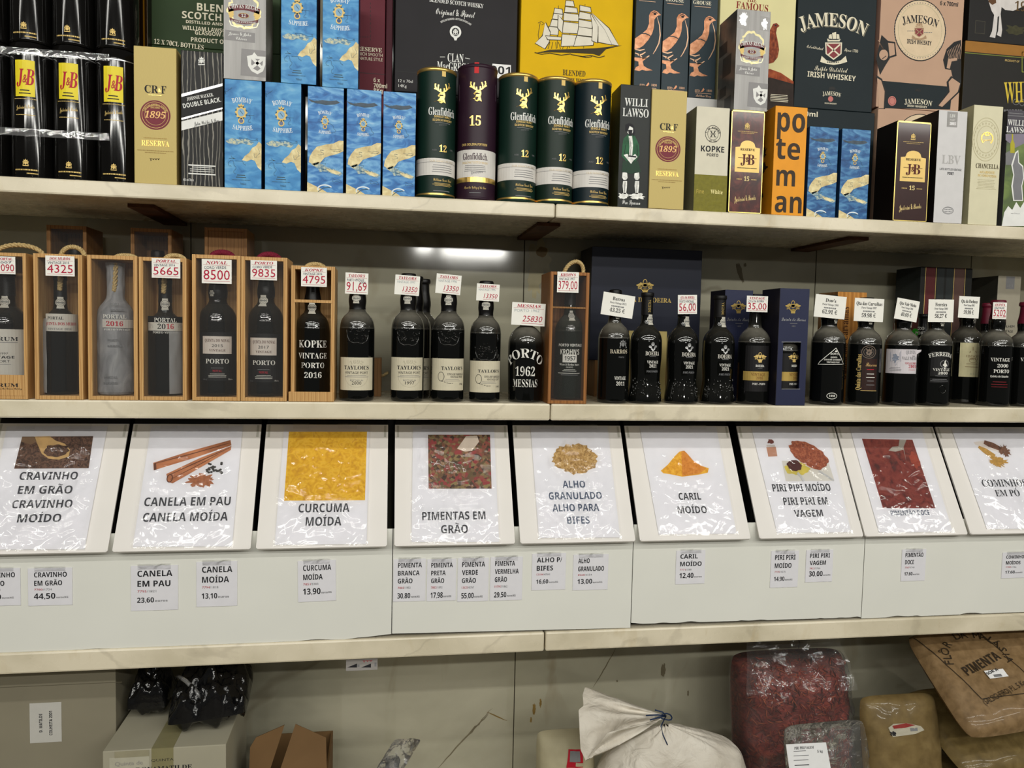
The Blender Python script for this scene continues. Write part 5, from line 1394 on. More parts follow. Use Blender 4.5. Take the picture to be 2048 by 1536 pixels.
# case 1
o, loc, w, h = wood_case(68, 165, 508, 650, 0.0, ZS, DW, 'pine case second from left with a tall rope loop and a 4325 card')
handle_of(o, loc, w, h, DW, 0.020, x0=-0.15, x1=0.85, tails=True)
B = inbox_bottle(122, 548, 31, 'boxed port bottle with a white band label behind the 4325 card')
mb, f = B.label(); f.uvrect(*f.hit(92,662), *f.hit(155,629), LAB, 1)
f.t('PORTAL', 110, 639, 6, INK, 'rl', w=30); f.t('QUINTA DOS MUROS', 122, 650.5, 6, JBR, 'rl', w=62); f.t('VINTAGE 2016', 119, 660, 4, GREYP, 'rl', w=44)
B.put('label', mb, 'white band label'); B.seal(0.76, 20, 0.009, 0.0115); tissue(B, 0.004, 0.15, 3, 'clear crumpled wrapper', (0.40, 0.68)); B.done()
hand(card(93, 512, 147, 552, -0.0012, 'price card 4325 on the second wooden case'), 'DOS MUROS', 'VINTAGE 2016', '4325')
# case 2: bottle fully wrapped in grey tissue
o, loc, w, h = wood_case(175, 275, 511, 650, 0.0, ZS, DW, 'pine case holding a bottle wrapped in grey tissue')
handle_of(o, loc, w, h, DW, 0.006, x0=-0.1, x1=0.75, tails=True)
GT = ramp_mat('grey_tissue', [(0.3,(112,112,114)),(0.5,(138,138,140)),(0.7,(160,160,160))], 'noise', 40, 5, 1.2, (1,1,0.4), 0.45, 0.5)
B = inbox_bottle(232, 521, 33, 'boxed bottle fully wrapped in grey tissue', glass=GT, h=None)
mb = MB()
def wr(a, b):
    z = B.h*(0.02+0.96*b); th = 2*math.pi*a
    R = B.rad(z)+0.0018+(0.006*max(0, b-0.6)*2.5)*(0.6+0.6*noise.noise(Vector((math.cos(th)*2, math.sin(th)*2, z*40))))+0.0016*noise.noise(Vector((math.cos(th)*4, math.sin(th)*4, z*60)))
    return Vector((R*math.cos(th), R*math.sin(th), z))
mb.grid(wr, 44, 36, GT); B.put('tissue_wrapper', mb, 'grey tissue wrapper')
mb, f = B.label(r=B.r+0.0032); f.uvrect(*f.hit(205,655), *f.hit(268,640), LABG, 1)
f.t('PORTAL', 229, 637, 8, WHT, 'rl', w=44); f.t('2016', 229, 652, 9, JBR, 'rl', w=31); f.t('PORTO VINTAGE', 235, 661, 3.6, WHT, 'rl', w=50)
for yy, xx in ((611,234),(683,229),(757,221)): f.t('PORTAL', xx, yy, 5, GREYP, 'rl', w=26); f.dashes(xx, yy+9, 28, 4, GREYP, 2, 5)
B.put('label', mb, 'pale band label showing through'); B.done(cap=False)
# case 3
o, loc, w, h = wood_case(278, 373, 515, 650, 0.0, ZS, DW, 'pine case with a black 2016 label and a 5665 card')
o['label'] = 'pine case left of the red-handled pair, bottle with black 2016 label'
handle_of(o, loc, w, h, DW, 0.010, x0=-0.1, x1=0.75, tails=True)
B = inbox_bottle(331, 556, 33, 'boxed bottle with white 2016 band behind the 5665 card')
mb, f = B.label(); f.uvrect(*f.hit(296,663), *f.hit(366,634), BLAB, 1); f.uvrect(*f.hit(297,661), *f.hit(366,646), LAB, 2)
f.t('PORTAL', 331, 644, 8, WHT, 'rl', w=44, L=3); f.t('20', 323, 658, 10, INK, 'rl', w=15, L=3); f.t('16', 340, 658, 10, JBR, 'rl', w=14, L=3); f.t('PORTO VINTAGE', 331, 667, 4, WHT, 'rl', w=50, L=3)
f.bars(303, 650, 10, 2, 4, .8, GREYP, 3); f.bars(359, 650, 10, 2, 4, .8, GREYP, 3)
B.put('label', mb, 'black label with a white band'); B.seal(0.775, 12, 0.009, 0.0115); tissue(B, 0.004, 0.13, 8, 'clear crumpled wrapper', (0.82, 1.02)); B.done()
hand(card(305, 517, 359, 556, -0.0012, 'price card 5665 on the case with the black 2016 label'), 'PORTAL', 'VINTAGE 2016', '5665')
# cases 4 and 5: red rope handles
REDROPE = mat((110,26,46), 0.85, 0, 0.2, 300, 0.3, name='red_cord')
def noval(l, r, t, cx, rp, yr, x0, x1, lab, clab, cardbox, price, nm, dy, sealit):
    o, loc, w, h = wood_case(l, r, t, 650, 0.0, ZS, DW, lab)
    handle_of(o, loc, w, h, DW, 0.011, REDROPE, -0.35, 0.55, rr=0.0052)
    B = inbox_bottle(cx, 528, rp, clab, 'port', capz=0.74)
    mb, f = B.label()
    f.uvrect(*f.hit(cx-35,760+dy), *f.hit(cx+35,665+dy), BLAB, 1)
    f.uvrect(*f.hit(x0,707+dy), *f.hit(x1,673+dy), mat((214,204,194),0.5,0,0.03,60), 2); xc = (x0+x1)/2
    f.t('QUINTA DO NOVAL', xc, 684+dy, 6, mat((104,74,66),0.6), 'rl', w=(x1-x0)*.88, L=3); f.t(yr, xc, 694+dy, 5.5, INK, 's', w=21, L=3); f.t('VINTAGE', xc, 703+dy, 4.5, mat((104,74,66),0.6), 'rl', w=32, L=3)
    f.t('PORTO', xc, 727+dy, 9, WHT, 'rl', w=46, L=3); f.bars(xc, 736+dy, 30, 1, 3, .9, GREYP, 3); f.t('NOVAL', xc, 744+dy, 4.5, JBR, 'r', w=18, L=3); f.bars(xc, 748+dy, 36, 3, 3, .9, WHT, 3)
    f.t('20% vol', xc-24, 760+dy, 2.8, GREYP, 's', w=9, L=3); f.t('75cl e', xc+26, 760+dy, 3, WHT, 's', w=10, L=3)
    B.put('label', mb, 'black label with an off-white panel')
    if sealit: B.seal(0.72, -12, 0.009, 0.0115)
    else: B.seal(0.775, -30, 0.006, 0.006)
    B.done()
    hand(card(*cardbox, -0.0012, 'price card %s on the case with bottle dated %s' % (price, yr)), nm, 'CORO VERDE', price)
noval(384, 481, 510, 436, 36.5, '2015', 406, 463, 'pine case with red cord handle, left one of the pair', 'boxed bottle with an off-white label panel in the left red-corded case', (405,519,462,567), '8500', 'NOVAL', 0, False)
noval(482, 574, 514, 532, 34, '2017', 501, 553, 'pine case with red cord handle, right one of the pair', 'boxed bottle with a neck seal in the right red-corded case', (502,521,553,560), '9835', 'PORTO', 3, True)
# case 6: smaller, cross bar, board at the foot
o, loc, w, h = wood_case(582, 669, 532, 650, 0.004, ZS, DW, 'shorter pine case with cross bar, bottle with white stencil lettering', pane=False, cross=0.205, block=0.020)
handle_of(o, loc, w, h, DW, 0.009, ROPE, -0.4, 0.45)
B = Bottle(625, 552, 33, ZS+0.0078, 'stencilled port bottle dated 2016 in the shorter case', 'port', Y=0.050, capz=0.78, glass=GLASSC, py=690)
f = B.f
for s, y, c, wd in (('KOPKE',695,14,61),('VINTAGE',717,11,63),('PORTO',736,10.5,48),('2016',756,11,35)): f.t(s, 626, y, c, WHT, 'r', w=wd)
for y, c in ((695,14),(717,11),(736,10.5),(756,11)):
    for k in range(8): f.rect(597+8.3*k, y-c, 597.9+8.3*k, y, GLASSC, 3)
B.seal(0.735, 0, 0.0085, 0.0125); B.done()
hand(card(603, 535, 653, 573, 0.0025, 'price card 4795 on the shorter case'), 'KOPKE', 'VINTAGE 2016', '4795')
# three more cases at the back, only their tops showing
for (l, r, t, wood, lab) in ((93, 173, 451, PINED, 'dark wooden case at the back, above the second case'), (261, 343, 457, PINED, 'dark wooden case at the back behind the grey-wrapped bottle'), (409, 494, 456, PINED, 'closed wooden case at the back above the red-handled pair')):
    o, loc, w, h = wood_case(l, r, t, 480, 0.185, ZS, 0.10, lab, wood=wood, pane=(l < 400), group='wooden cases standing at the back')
    if l > 400:
        mb = MB(); mb.box((-w/2+0.0075,0.002,0.0075), (w/2-0.0075,0.006,h-0.0075), PINED, 0.0005); mb.build('lid_board', o)
    else:
        B = Bottle(0, 0, 0, ZS+0.0078, 'black bottle inside the back wooden case ' + ('on the left' if l < 200 else 'in the middle'), 'straight', Y=0.185+0.05, X=loc.x, r=0.036, h=h-0.05, group='bottles in the back cases'); B.done()

# ---- free-standing bottles
def crest_emb(B, cx, cy, w, h):
    """moulded coat of arms on the shoulder"""
    mb = MB(); f = CFace(mb, B.loc, B.r, B.h, B.loc); k = f.k
    u0, v0 = f.hit(cx, cy)
    G = GLASSC
    pts = [(-.5,.35),(-.46,0),(-.36,-.28),(-.18,-.40),(0,-.36),(.18,-.42),(.36,-.30),(.46,0),(.5,.35)]
    def tube(ps, r): mb.tube([f.fn(u0+a*w*k, v0+b*h*k, 0.0002) for a, b in ps], r, G, 6)
    sm = []
    for (a, b), (c, d) in zip(pts, pts[1:]):
        for t in range(4): sm.append((a+(c-a)*t/4, b+(d-b)*t/4))
    sm.append(pts[-1]); tube(sm, 0.0011)
    rr = random.Random(int(cx))
    for i in range(34):
        a = rr.uniform(-.38,.38); b = rr.uniform(-.28,.52)*(1-abs(a)*.6)
        ang = rr.uniform(0, 6.28); L = rr.uniform(.05,.12)
        tube([(a,b),(a+L*math.cos(ang),b+L*math.sin(ang)),(a+L*1.5*math.cos(ang+.9),b+L*1.5*math.sin(ang+.9))], 0.0008)
    B.put('moulded_crest', mb, 'moulded glass crest')
TG = 'black port bottles with cream labels'
def taylor(cx, top, rp, label, x0, x1, y0, y1, variant, cy, yr, seal=True, Y=None, crest=True, **k):
    B = Bottle(cx, top, rp, ZS, label, 'port', group=TG, capz=0.72, Y=Y, **k)
    mb, f = B.label()
    if x0 is not None:
        f.uvrect(*f.hit(x0,y1), *f.hit(x1,y0), LABC, 1)
        xc = (x0+x1)/2
        if variant == 'v':
            o_ = 6 if yr == '1997' else 0
            f.t('1692', xc+o_, y0+12, 7, mat((180,172,150),0.6), 'rl', w=24, arc=24)
            f.t("TAYLOR'S", xc+o_, y0+24, 7.5, INK, 'rl', w=52); f.t('VINTAGE PORT', xc+o_, y0+33, 5, INK, 's', w=48); f.bars(xc+o_, y0+36, 52, 2, 3, .8, GREYP, 2)
            f.t('BOTTLED IN', xc+o_, y0+47, 2.6, GREYP, 's', w=26); f.t(yr, xc+o_, y0+54, 6, INK, 's', w=19); f.ring(xc+o_, y0+38, 24, 22, .8, mat((184,176,154),0.6), 1.5)
        else:
            f.t("TAYLOR'S", x1-3, y0+23, 7 if variant == 'q' else 6, INK, 'rl', w=48, al='r'); f.ring(x0+18, y0+36, 7, 9.5, 1, INK); f.line([(x0+17,y0+45),(x0+25,y0+47),(x0+34,y0+50),(x0+42,y0+50)], 1, INK)
            f.t('UINTA DE VARGELLAS', x1-2, y0+33, 4, INK, 'rl', w=38, al='r'); f.t('VINTAGE PORT', x1-3, y0+38.5, 4, INK, 's', w=30, al='r'); f.bars(x1-22, y0+42, 36, 2, 3, .7, GREYP, 2); f.t(yr, x1-3, y0+53, 4, INK, 's', w=10, al='r')
        B.put('label', mb, 'cream paper label')
    if crest: crest_emb(B, cx+2, cy, 48, 36)
    if seal: B.seal(0.80, -8, 0.009, 0.0105)
    B.done()
    return B
taylor(714, 546, 34.5, 'cream-labelled port bottle dated 2000 under the 91,69 card', 681, 745, 715, 779, 'v', 672, '2000')
T2 = taylor(815, 547, 32.8, 'cream-labelled port bottle dated 1997, in front of two more', 782, 845, 715, 779, 'v', 676, '1997')
taylor(896, 550, 32.6, 'cream-labelled port bottle with crest high on the shoulder, third of the free-standing four', 864, 927, 717, 779, 'q', 676, '1996')
taylor(970, 562, 31.2, 'cream-labelled port bottle with crest just above its label, rightmost of the four', 939, 1000, 722, 783, 'r', 706, '1995')
Yb = 0.045+0.078
taylor(830, 556, 32.8, 'dark port bottle directly behind the bottle dated 1997', 800, 862, 716, 779, 'v', 676, '1997', Y=Yb, crest=False, seal=False, r=T2.r, h=T2.h)
taylor(845, 556, 32.8, 'dark port bottle hindmost in the file behind the bottle dated 1997', 815, 877, 716, 779, 'v', 676, '1997', Y=Yb+0.078, crest=False, seal=False, r=T2.r, h=T2.h)
hand(card(691, 546, 736, 588, 0.026, 'price card 91,69 on the bottle dated 2000', -1), "TAYLOR'S", 'PORTO VINTAGE', '91,69', line3='2000')
hand(card(790, 551, 839, 590, 0.026, 'price card 13350 on the bottle dated 1997', -3), 'TAYLORS', 'VINTAGE 1997', '13350', False, thin=True)
hand(card(872, 549, 922, 588, 0.026, 'tilted price card 13350 hiding a bottle top', -4), 'TAYLORS', 'VINTAGE 1996', '13350', False, thin=True)
hand(card(953, 568, 999, 602, 0.026, 'price card 13350 with a yellow smudge under a black bottle lip', -2), 'TAYLORS', 'VINTAGE 1995', '13350', False, thin=True)
# squat stencilled bottle
B = Bottle(1051, 612, 35.5, ZS, 'squat stencilled bottle dated 1962 beside the lone wooden case', 'squat', capz=0.80)
f = B.f
f.t('PORTO', 1050, 715, 18, WHT, 'r', arc=42, w=78); f.t('1962', 1050, 752, 18, WHT, 'r', w=41); f.t('MESSIAS', 1050, 774, 15, WHT, 'r', w=53)
for y, c, x0, n in ((752,18,1032,5),(774,15,1027,7)):
    for k in range(n): f.rect(x0+7.6*k, y-c, x0+0.9+7.6*k, y, GLASS, 3)
B.done()
hand(card(1023, 606, 1091, 651, 0.026, 'wide price card 25830 on the squat bottle', -2), 'MESSIAS', 'PORTO 1962', '25830', False, thin=True)
# lone wooden case
o, loc, w, h = wood_case(1098, 1176, 544, 680, 0.0, ZS, 0.10, 'darker wooden case with a tall rope loop, standing alone among the bottles', wood=ramp_mat('case_oak', [(0.0,(128,82,42)),(0.5,(160,108,58)),(1.0,(142,92,48))], 'wave', 22, 3, 3.5, (1,1,0.1), 0.5, wdist=1.5), cross=None, th=0.0068)
handle_of(o, loc, w, h, 0.10, 0.028, ROPE, -0.15, 0.85, lean=0.006)
mb = MB(); mb.box((-w/2+0.0068,0.0012,0.205), (w/2-0.0068,0.0028,0.2085), PINED); mb.build('cross_bar', o)
B = inbox_bottle(1138, 560, 29.5, 'boxed bottle dated 1957 behind the 379,00 card', 'straight', glass=dusty_glass('green_black_glass', (20,26,18), (120,118,108), 0.4))
f = B.f
f.t('PORTO VINTAGE', 1142, 693, 5, WHT, 'sb', w=52); f.t("KROHN'S", 1140, 709, 10, WHT, 'sb', w=40); f.rect(1125, 709, 1154, 725, WHT, 2); f.t('1957', 1140, 721, 8.5, INK, 'sb', w=22, L=3)
f.t('Wiese & Krohn Sucrs', 1139, 731, 4, WHT, 'rl', w=42); f.t('OPORTO', 1139, 736, 2.6, WHT, 's', w=14); f.bars(1139, 739, 30, 2, 3, .8, WHT, 2); f.rect(1114, 746, 1162, 747, WHT); f.bars(1139, 750, 46, 1, 3, 1, GREYP, 2)
B.seal(0.70, 0, 0.0065, 0.011); B.done()
hand(card(1114, 544, 1158, 585, -0.0012, 'price card 379,00 on the lone wooden case'), "KROHN'S", 'VINTAGE 1957', '379,00')

# ---- big navy presentation box on a low wooden box
NAVY = mat((20,24,40), 0.45, 0, 0.08, 14, name='navy_board'); NAVYS = mat((40,36,34), 0.5, name='box_side')
yb = 0.215
p0 = at(1184, 720, 0.20); p1 = at(1400, 720, 0.20)
zt = at(1290, 722, 0.20).z
mb = MB(); mb.box((0,0,0), (p1.x-p0.x-0.02,0.115,zt-ZM-0.0002), PINED, 0.001)
tag(mb.build('wooden_box', None, (p0.x+0.01, 0.212, ZM)), 'low wooden box supporting the big navy presentation box', 'wooden box')
B = GiftBox(1181, 1401, 497, 610, 0.21, zt+0.0002, 0.11, NAVY, NAVYS, 0.001)
f = B.f; AG = mat((176,150,84), 0.4, 0.4, name='antique_gold')
def boeira_crest(f, cx, cy, s, m, L=2):
    q = lambda pts: [(cx+a*s, cy-b*s) for a, b in pts]
    f.ring(cx, cy-0.45*s, .28*s, .42*s, .09*s, m, L); f.ell(cx, cy-0.2*s, .22*s, .22*s, m, L)
    f.poly(q([(-.12,.3),(.12,.3),(.2,-.1),(-.2,-.1)]), m, L)
    for k in (-1, 1):
        f.poly(q([(.25*k,.35),(.5*k,.5),(.75*k,.3),(1.05*k,.2),(.95*k,.05),(.6*k,.1),(.4*k,-.1),(.3*k,0)]), m, L)
        for j in range(3): f.line(q([(.35*k,.1-.12*j),(.85*k,.0-.14*j)]), .07*s, m, L)
    f.ell(cx, cy+0.45*s, .38*s, .2*s, m, L); f.line(q([(-.55,-.25),(-.2,-.4),(.2,-.4),(.55,-.25)]), .09*s, m, L); f.poly(q([(-.3,-.62),(.3,-.62),(.25,-.85),(-.25,-.85)]), m, L)
boeira_crest(f, 1290, 573, 17, AG); f.t('QUINTA DA BOEIRA', 1284, 604, 9, AG, 'rl', w=122)
B.done('presentation_box', 'big navy presentation box with a gold crest', 'gift box')
GB = MB(); 
B = GiftBox(1257, 1333, 662, 700, 0.165, ZS, 0.035, mat((206,186,120),0.45,0.1,0.05,30,name='pale_gold_card'), None, 0.0006)
B.done('gift_box', 'pale gold box behind the flared bottles, in front of the navy box', 'gift box')

def barrel(cx, top, rp, label, kind, **k): return Bottle(cx, top, rp, ZS, label, kind, **k)
B = barrel(1227, 579, 31.5, 'black bottle dated 2011 under the 43,25 card', 'straight', capz=0.80)
f = B.f
f.crest(1246, 688, 9, SILVER, 2); f.t('BARROS', 1239, 707, 8, mat((196,186,164),0.5), 'rl', w=38); f.t('PORTO', 1243, 716, 3, GREYP, 's', w=12); f.t('VINTAGE', 1241, 760, 7, WHT, 'r', w=26); f.t('2011', 1241, 771, 7.5, WHT, 'r', w=19)
B.seal(0.765, 12, 0.006, 0.006); B.done()
printed(card(1203, 588, 1269, 633, 0.026, 'printed card 43,25 tilted on the bottle dated 2011', -7), 'Barros', 'Porto Vintage 2011', '43,25 €', 0.38)
FG_ = 'flared black bottles dated 2021'
bprev = None
for cx, top, lab in ((1291,585,'flared black bottle dated 2021 with uncovered neck, left of the 56,00 card'), (1364,590,'flared black bottle dated 2021 under the 56,00 card'), (1436,591,'flared black bottle dated 2021 beside the bottle with a gold band')):
    B = barrel(cx, top, 31.5, lab, 'flare', capz=0.80, glass=GLASSC, group=FG_, capsule=mat((20,19,19),0.42,0,0.1,name='matt_capsule'))
    f = B.f; x = cx+15; dy = {1291:0,1364:2,1436:6}[cx]
    f.poly([(x-6,702+dy-11),(x+6,702+dy-11),(x+4,702+dy-3),(x,702+dy),(x-4,702+dy-3)], SILVER, 2); f.ell(x, 702+dy-14, 3.5, 4, SILVER, 2); f.ell(x-5.5,702+dy-9,3,2.4,SILVER,2); f.ell(x+5.5,702+dy-9,3,2.4,SILVER,2)
    f.t('BOEIRA', x, 711+dy, 8, mat((206,202,192),0.5), 'r', w=31); f.bars(x, 713+dy, 18, 1, 2, .8, GREYP)
    f.t('VINTAGE', x, 727+dy, 5.5, WHT, 'r', w=25); f.t('2021', x, 735+dy, 6, WHT, 'r', w=16); f.t('PORT-PORTO', x-1, 745+dy, 4, GREYP, 'r', w=25)
    # moulded drops round the flared foot
    mb = MB(); rr = random.Random(cx)
    for i in range(46):
        z = rr.uniform(0.012, 0.055); a = rr.uniform(-1.3, 1.3); R = B.rad(z)
        p = Vector((math.sin(a)*R, -math.cos(a)*R, z)); rad = rr.uniform(0.0012,0.0024)
        mb.lathe([(0.0002,-rad*1.8),(rad*.8,-rad),(rad,0),(rad*.6,rad*1.2),(0.0002,rad*2.2)], GLASSC, 8, p)
    B.put('moulded_drops', mb, 'raised glass drops round the foot')
    c2 = CFace(B.cap, B.loc, B.rad(0.88*B.h), B.h, B.loc)
    u, v = math.radians(20)*c2.r, 0.83*B.h
    c2.mode = 'n'
    c2.t('BOEIRA', 0.35, 0.82, 0.022, AG, 'sb', w=2.2, rot=90, al='l')
    B.seal(0.755, 22, 0.0085, 0.0115); B.done()
hand(card(1355, 590, 1395, 628, 0.026, 'price card 56,00 on the middle flared bottle', 2), 'QTA DA BOEIRA', 'PORTO VINTAGE', '56,00', line3='2021')
# gold-banded bottle
B = barrel(1507, 592, 31.8, 'black bottle with a gold band label dated 2016', 'straight', capz=0.86)
mb, f = B.label()
f.uvrect(*f.hit(1488,782), *f.hit(1538,692), BLAB, 1); f.uvrect(*f.hit(1486,760), *f.hit(1537,743), mat((190,160,88),0.35,0.45,name='gold_band'), 2)
boeira_crest(f, 1520, 715, 12, GOLDP, 3); f.t('BOEIRA', 1520, 734, 4.5, WHT, 'r', w=18, L=3); f.bars(1520, 736.5, 12, 1, 2, .8, GREYP, 3); f.t('VINTAGE', 1517, 752, 6, mat((120,80,40),0.5), 'rl', w=29, L=3); f.t('2016', 1519, 759, 5.5, mat((120,80,40),0.5), 'rl', w=14, L=3); f.t('PORT - PORTO', 1518, 770, 4, WHT, 'r', w=27, L=3)
B.put('label', mb, 'black label with a gold band'); B.done()
hand(card(1492, 592, 1537, 624, 0.026, 'price card 35,00 beside the navy box with a window'), 'VINTAGE', 'QTA DA BOEIRA', '35,00')
# navy bottle boxes
NV2 = mat((40,44,70), 0.45, 0, 0.06, 14, name='navy_card'); NVS = mat((26,24,34), 0.5, name='navy_side')
def navy_print(f, cx, cy, k=1.0):
    boeira_crest(f, cx, cy, 15*k, AG); f.t('Quinta da Boeira', cx+1, cy+28*k, 7*k, SILVER, 'c', w=52*k); f.bars(cx+1, cy+33*k, 20, 1, 3, 1, GREYP); f.t('1850', cx+1, cy+40, 3, GREYP, 's', w=8)
B = GiftBox(1448, 1504, 580, 650, 0.115, ZS, 0.085, NV2, NVS, 0.0008); navy_print(B.f, 1477, 614)
B.done('bottle_box', 'navy bottle box at the back behind the rightmost flared bottle', 'gift box', 'navy bottle boxes')
B = GiftBox(1506, 1546, 588, 650, 0.16, ZS, 0.07, NVS, NVS, 0.0008)
B.done('bottle_box', 'dark bottle box at the back behind the gold-banded bottle', 'gift box', 'navy bottle boxes')
B = GiftBox(1555, 1614, 577, 700, 0.003, ZS, 0.083, NV2, NVS, 0.0008)
# the front with a real window: rebuild the carton as a shell
B.mb.v.clear(); B.mb.f.clear(); B.mb.m.clear(); B.mb.sm.clear()
w, d, h = B.w, B.d, B.h
ua, va = B.f.hit(1562.5, 778); ub, vb = B.f.hit(1602, 684)
ub = min(ub, w-0.007); X0 = -w/2
for a, b, m in (((X0,0,0),(X0+0.001,d,h),NVS), ((-X0-0.001,0,0),(-X0,d,h),NV2), ((X0+0.001,d-0.001,0),(-X0-0.001,d,h),NVS), ((X0+0.001,0,h-0.001),(-X0-0.001,d-0.001,h),NV2), ((X0+0.001,0,0),(-X0-0.001,d-0.001,0.001),NVS)): B.mb.box(a, b, m)
for a, b in (((X0+0.001,0,0.001),(X0+ua,0.001,h-0.001)), ((X0+ub,0,0.001),(-X0-0.001,0.001,h-0.001)), ((X0+ua,0,0.001),(X0+ub,0.001,va)), ((X0+ua,0,vb),(X0+ub,0.001,h-0.001))): B.mb.box(a, b, NV2)
navy_print(B.f, 1586, 614)
for pts in ([(1563,684),(1602,684)], [(1563,778),(1600,778)]): B.f.line(pts, 1.2, SILVER, 2)
o = B.done('bottle_box', 'navy bottle box with a window, in the front row', 'gift box', 'navy bottle boxes')
lc = B.loc
B2 = Bottle(0, 0, 0, ZS+0.0012, 'gold-banded bottle seen through the navy box window', 'straight', Y=0.003+0.0405, X=lc.x, r=min(0.0335,(lc.y+0.08)/2), h=0.215)
mb, f = B2.label(); u, v = f.hit(1583, 762); _, v1 = f.hit(1583, 744)
f.uvrect(-0.024, v-0.02, 0.03, v1+0.042, BLAB, 1); f.uvrect(-0.024, v, 0.03, v1, mat((190,160,88),0.35,0.45), 2)
boeira_crest(f, 1588, 715, 11, GOLDP, 3); f.t('BOEIRA', 1589, 734, 4.5, WHT, 'r', w=16, L=3); f.t('VINTAGE', 1589, 752, 6, mat((120,80,40),0.5), 'rl', w=26, L=3); f.t('2016', 1590, 759, 5.5, mat((120,80,40),0.5), 'rl', w=13, L=3); f.t('PORT - PORTO', 1588, 770, 4, WHT, 'r', w=24, L=3)
B2.put('label', mb, 'black label with a gold band'); B2.done()

# ---- right-hand bottles
B = barrel(1655, 590, 32.8, 'black bottle with a white triangle outline', 'port', capz=0.78)
f = B.f
f.line([(1672,696),(1639,724),(1636,729),(1640,728.5),(1683,728.5),(1687,728),(1685,724),(1672,696)], 1.2, WHT); f.poly([(1669,704),(1672,700),(1675,704)], WHT, 2)
f.t("DOW'S", 1669, 710, 4.5, WHT, 'r', w=16); f.t('QUINTA', 1668, 716, 2.8, WHT, 'sb', w=13); f.t('SENHORA DA RIBEIRA', 1666, 721, 2.8, WHT, 'sb', w=34); f.t('VINTAGE PORT', 1667, 726, 2.8, WHT, 'sb', w=26)
f.ring(1664, 792, 10.5, 6.5, 1, WHT); f.t('1998', 1664, 794, 4.2, WHT, 'r', w=12)
B.seal(0.765, 22, 0.006, 0.006); B.done()
printed(card(1627, 591, 1694, 636, 0.026, 'printed card 62,91 on the bottle with the triangle', -4), "Dow's", 'Porto Vintage 1998', '62,91 €', 0.34)
B = barrel(1728, 595, 32.0, 'black bottle with a brown upright label and round seal print', 'port', capz=0.78)
mb, f = B.label()
f.uvrect(*f.hit(1716,782), *f.hit(1757,699), BLAB, 1); f.uvrect(*f.hit(1722,782), *f.hit(1754,718), mat((46,26,22),0.5,0,0.15,60,name='brown_label'), 2)
f.ring(1738, 704, 14, 13, 1.2, mat((120,104,92),0.5,name='seal_brown'), 3); f.ring(1738, 704, 10, 9.4, .8, mat((120,104,92),0.5), 3); f.blob(1738, 704, 6, 6, mat((120,104,92),0.5), 3, .4, seed=3)
f.t('Quinta das Carvalhas', 1720, 780, 9, GOLDP, 'rl', w=72, rot=90, al='l', L=3); f.t('Reserva', 1743, 733, 8, mat((206,170,110),0.5), 'c', w=22, L=3); f.bars(1741, 739, 18, 1, 3, 1.4, JBR, 3); f.bars(1741, 748, 18, 2, 7, 1.4, WHT, 3); f.bars(1741, 762, 17, 2, 8, 1.4, GREYP, 3); f.rect(1722, 781, 1754, 782, GOLDP, 3)
B.put('label', mb, 'brown label printed upright'); B.seal(0.775, 2, 0.006, 0.006); B.done()
printed(card(1706, 597, 1770, 643, 0.026, 'printed card 59,98 on the bottle with the brown label', -1), 'Qta das Carvalhas', 'Porto Vintage 1997', '59,98 €', 0.88)
# wooden box lettered upright behind them
B = GiftBox(1671, 1729, 584, 690, 0.125, ZS, 0.085, ramp_mat('honey_wood', [(0.0,(160,104,40)),(0.5,(196,138,66)),(1.0,(174,116,50))], 'wave', 14, 3, 3, (1,1,0.1), 0.45, wdist=1.5), PINED, 0.001)
B.f.t('Quinta das Carvalhas', 1691, 760, 15, mat((84,48,20),0.6), 'rl', w=146, rot=90, al='l')
B.done('wooden_bottle_box', 'honey-coloured wooden box lettered upright, behind the two bottles', 'wooden case')
B = barrel(1802, 598, 32.8, 'black bottle with a wide white label peeling at its right end', 'port', capz=0.78)
mb, f = B.label(); f.uvrect(*f.hit(1771,745.5), *f.hit(1834,699), mat((206,200,204),0.5,0,0.03,60), 1)
u, v = f.hit(1833, 701)
mb.add([f.fn(u-0.001, v-0.010, 0.0003), f.fn(u+0.009, v-0.002, 0.006), f.fn(u+0.008, v+0.002, 0.007), f.fn(u-0.001, v+0.001, 0.0004)], [(0,1,2,3),(3,2,1,0)], mat((206,200,204),0.5,0,0.03,60))
f.poly([(1781,703),(1802,703),(1802,722),(1791.5,731),(1781,722)], mat((140,148,164),0.5,name='blue_grey_print'), 2); f.poly([(1783,705),(1800,705),(1800,721),(1791.5,729),(1783,721)], mat((196,192,198),0.5), 3); f.blob(1791, 716, 6, 8, mat((140,148,164),0.5), 4, .4, seed=5)
f.bars(1790, 735, 24, 3, 3, .8, GREYP, 2); f.t('QUINTA', 1822, 708, 7, GREYP, 'rl', w=20); f.t('DO', 1827, 714, 3, GREYP, 'rl', w=6); f.t('VALE MEÃO', 1820, 720, 6.5, GREYP, 'rl', w=30); f.t('VINTAGE PORT', 1822, 729, 4, JBR, 'r', w=24); f.t('2001', 1825, 736, 6, JBR, 'r', w=17); f.bars(1824, 740, 18, 1, 3, .8, JBR, 2)
B.put('label', mb, 'white label with a shield'); B.seal(0.76, 40, 0.004, 0.007); B.done()
printed(card(1789, 599, 1839, 641, 0.026, 'printed card 40,69 tilted on the bottle with the wide white label', -8), 'Qta Vale Meão', 'Porto Vintage 2001', '40,69 €', 0.74)
B = barrel(1868, 598, 32.3, 'black bottle with arched white name and a small bird', 'port', capz=0.78)
mb, f = B.label(); f.uvrect(*f.hit(1860,752), *f.hit(1899,703), BLAB, 1)
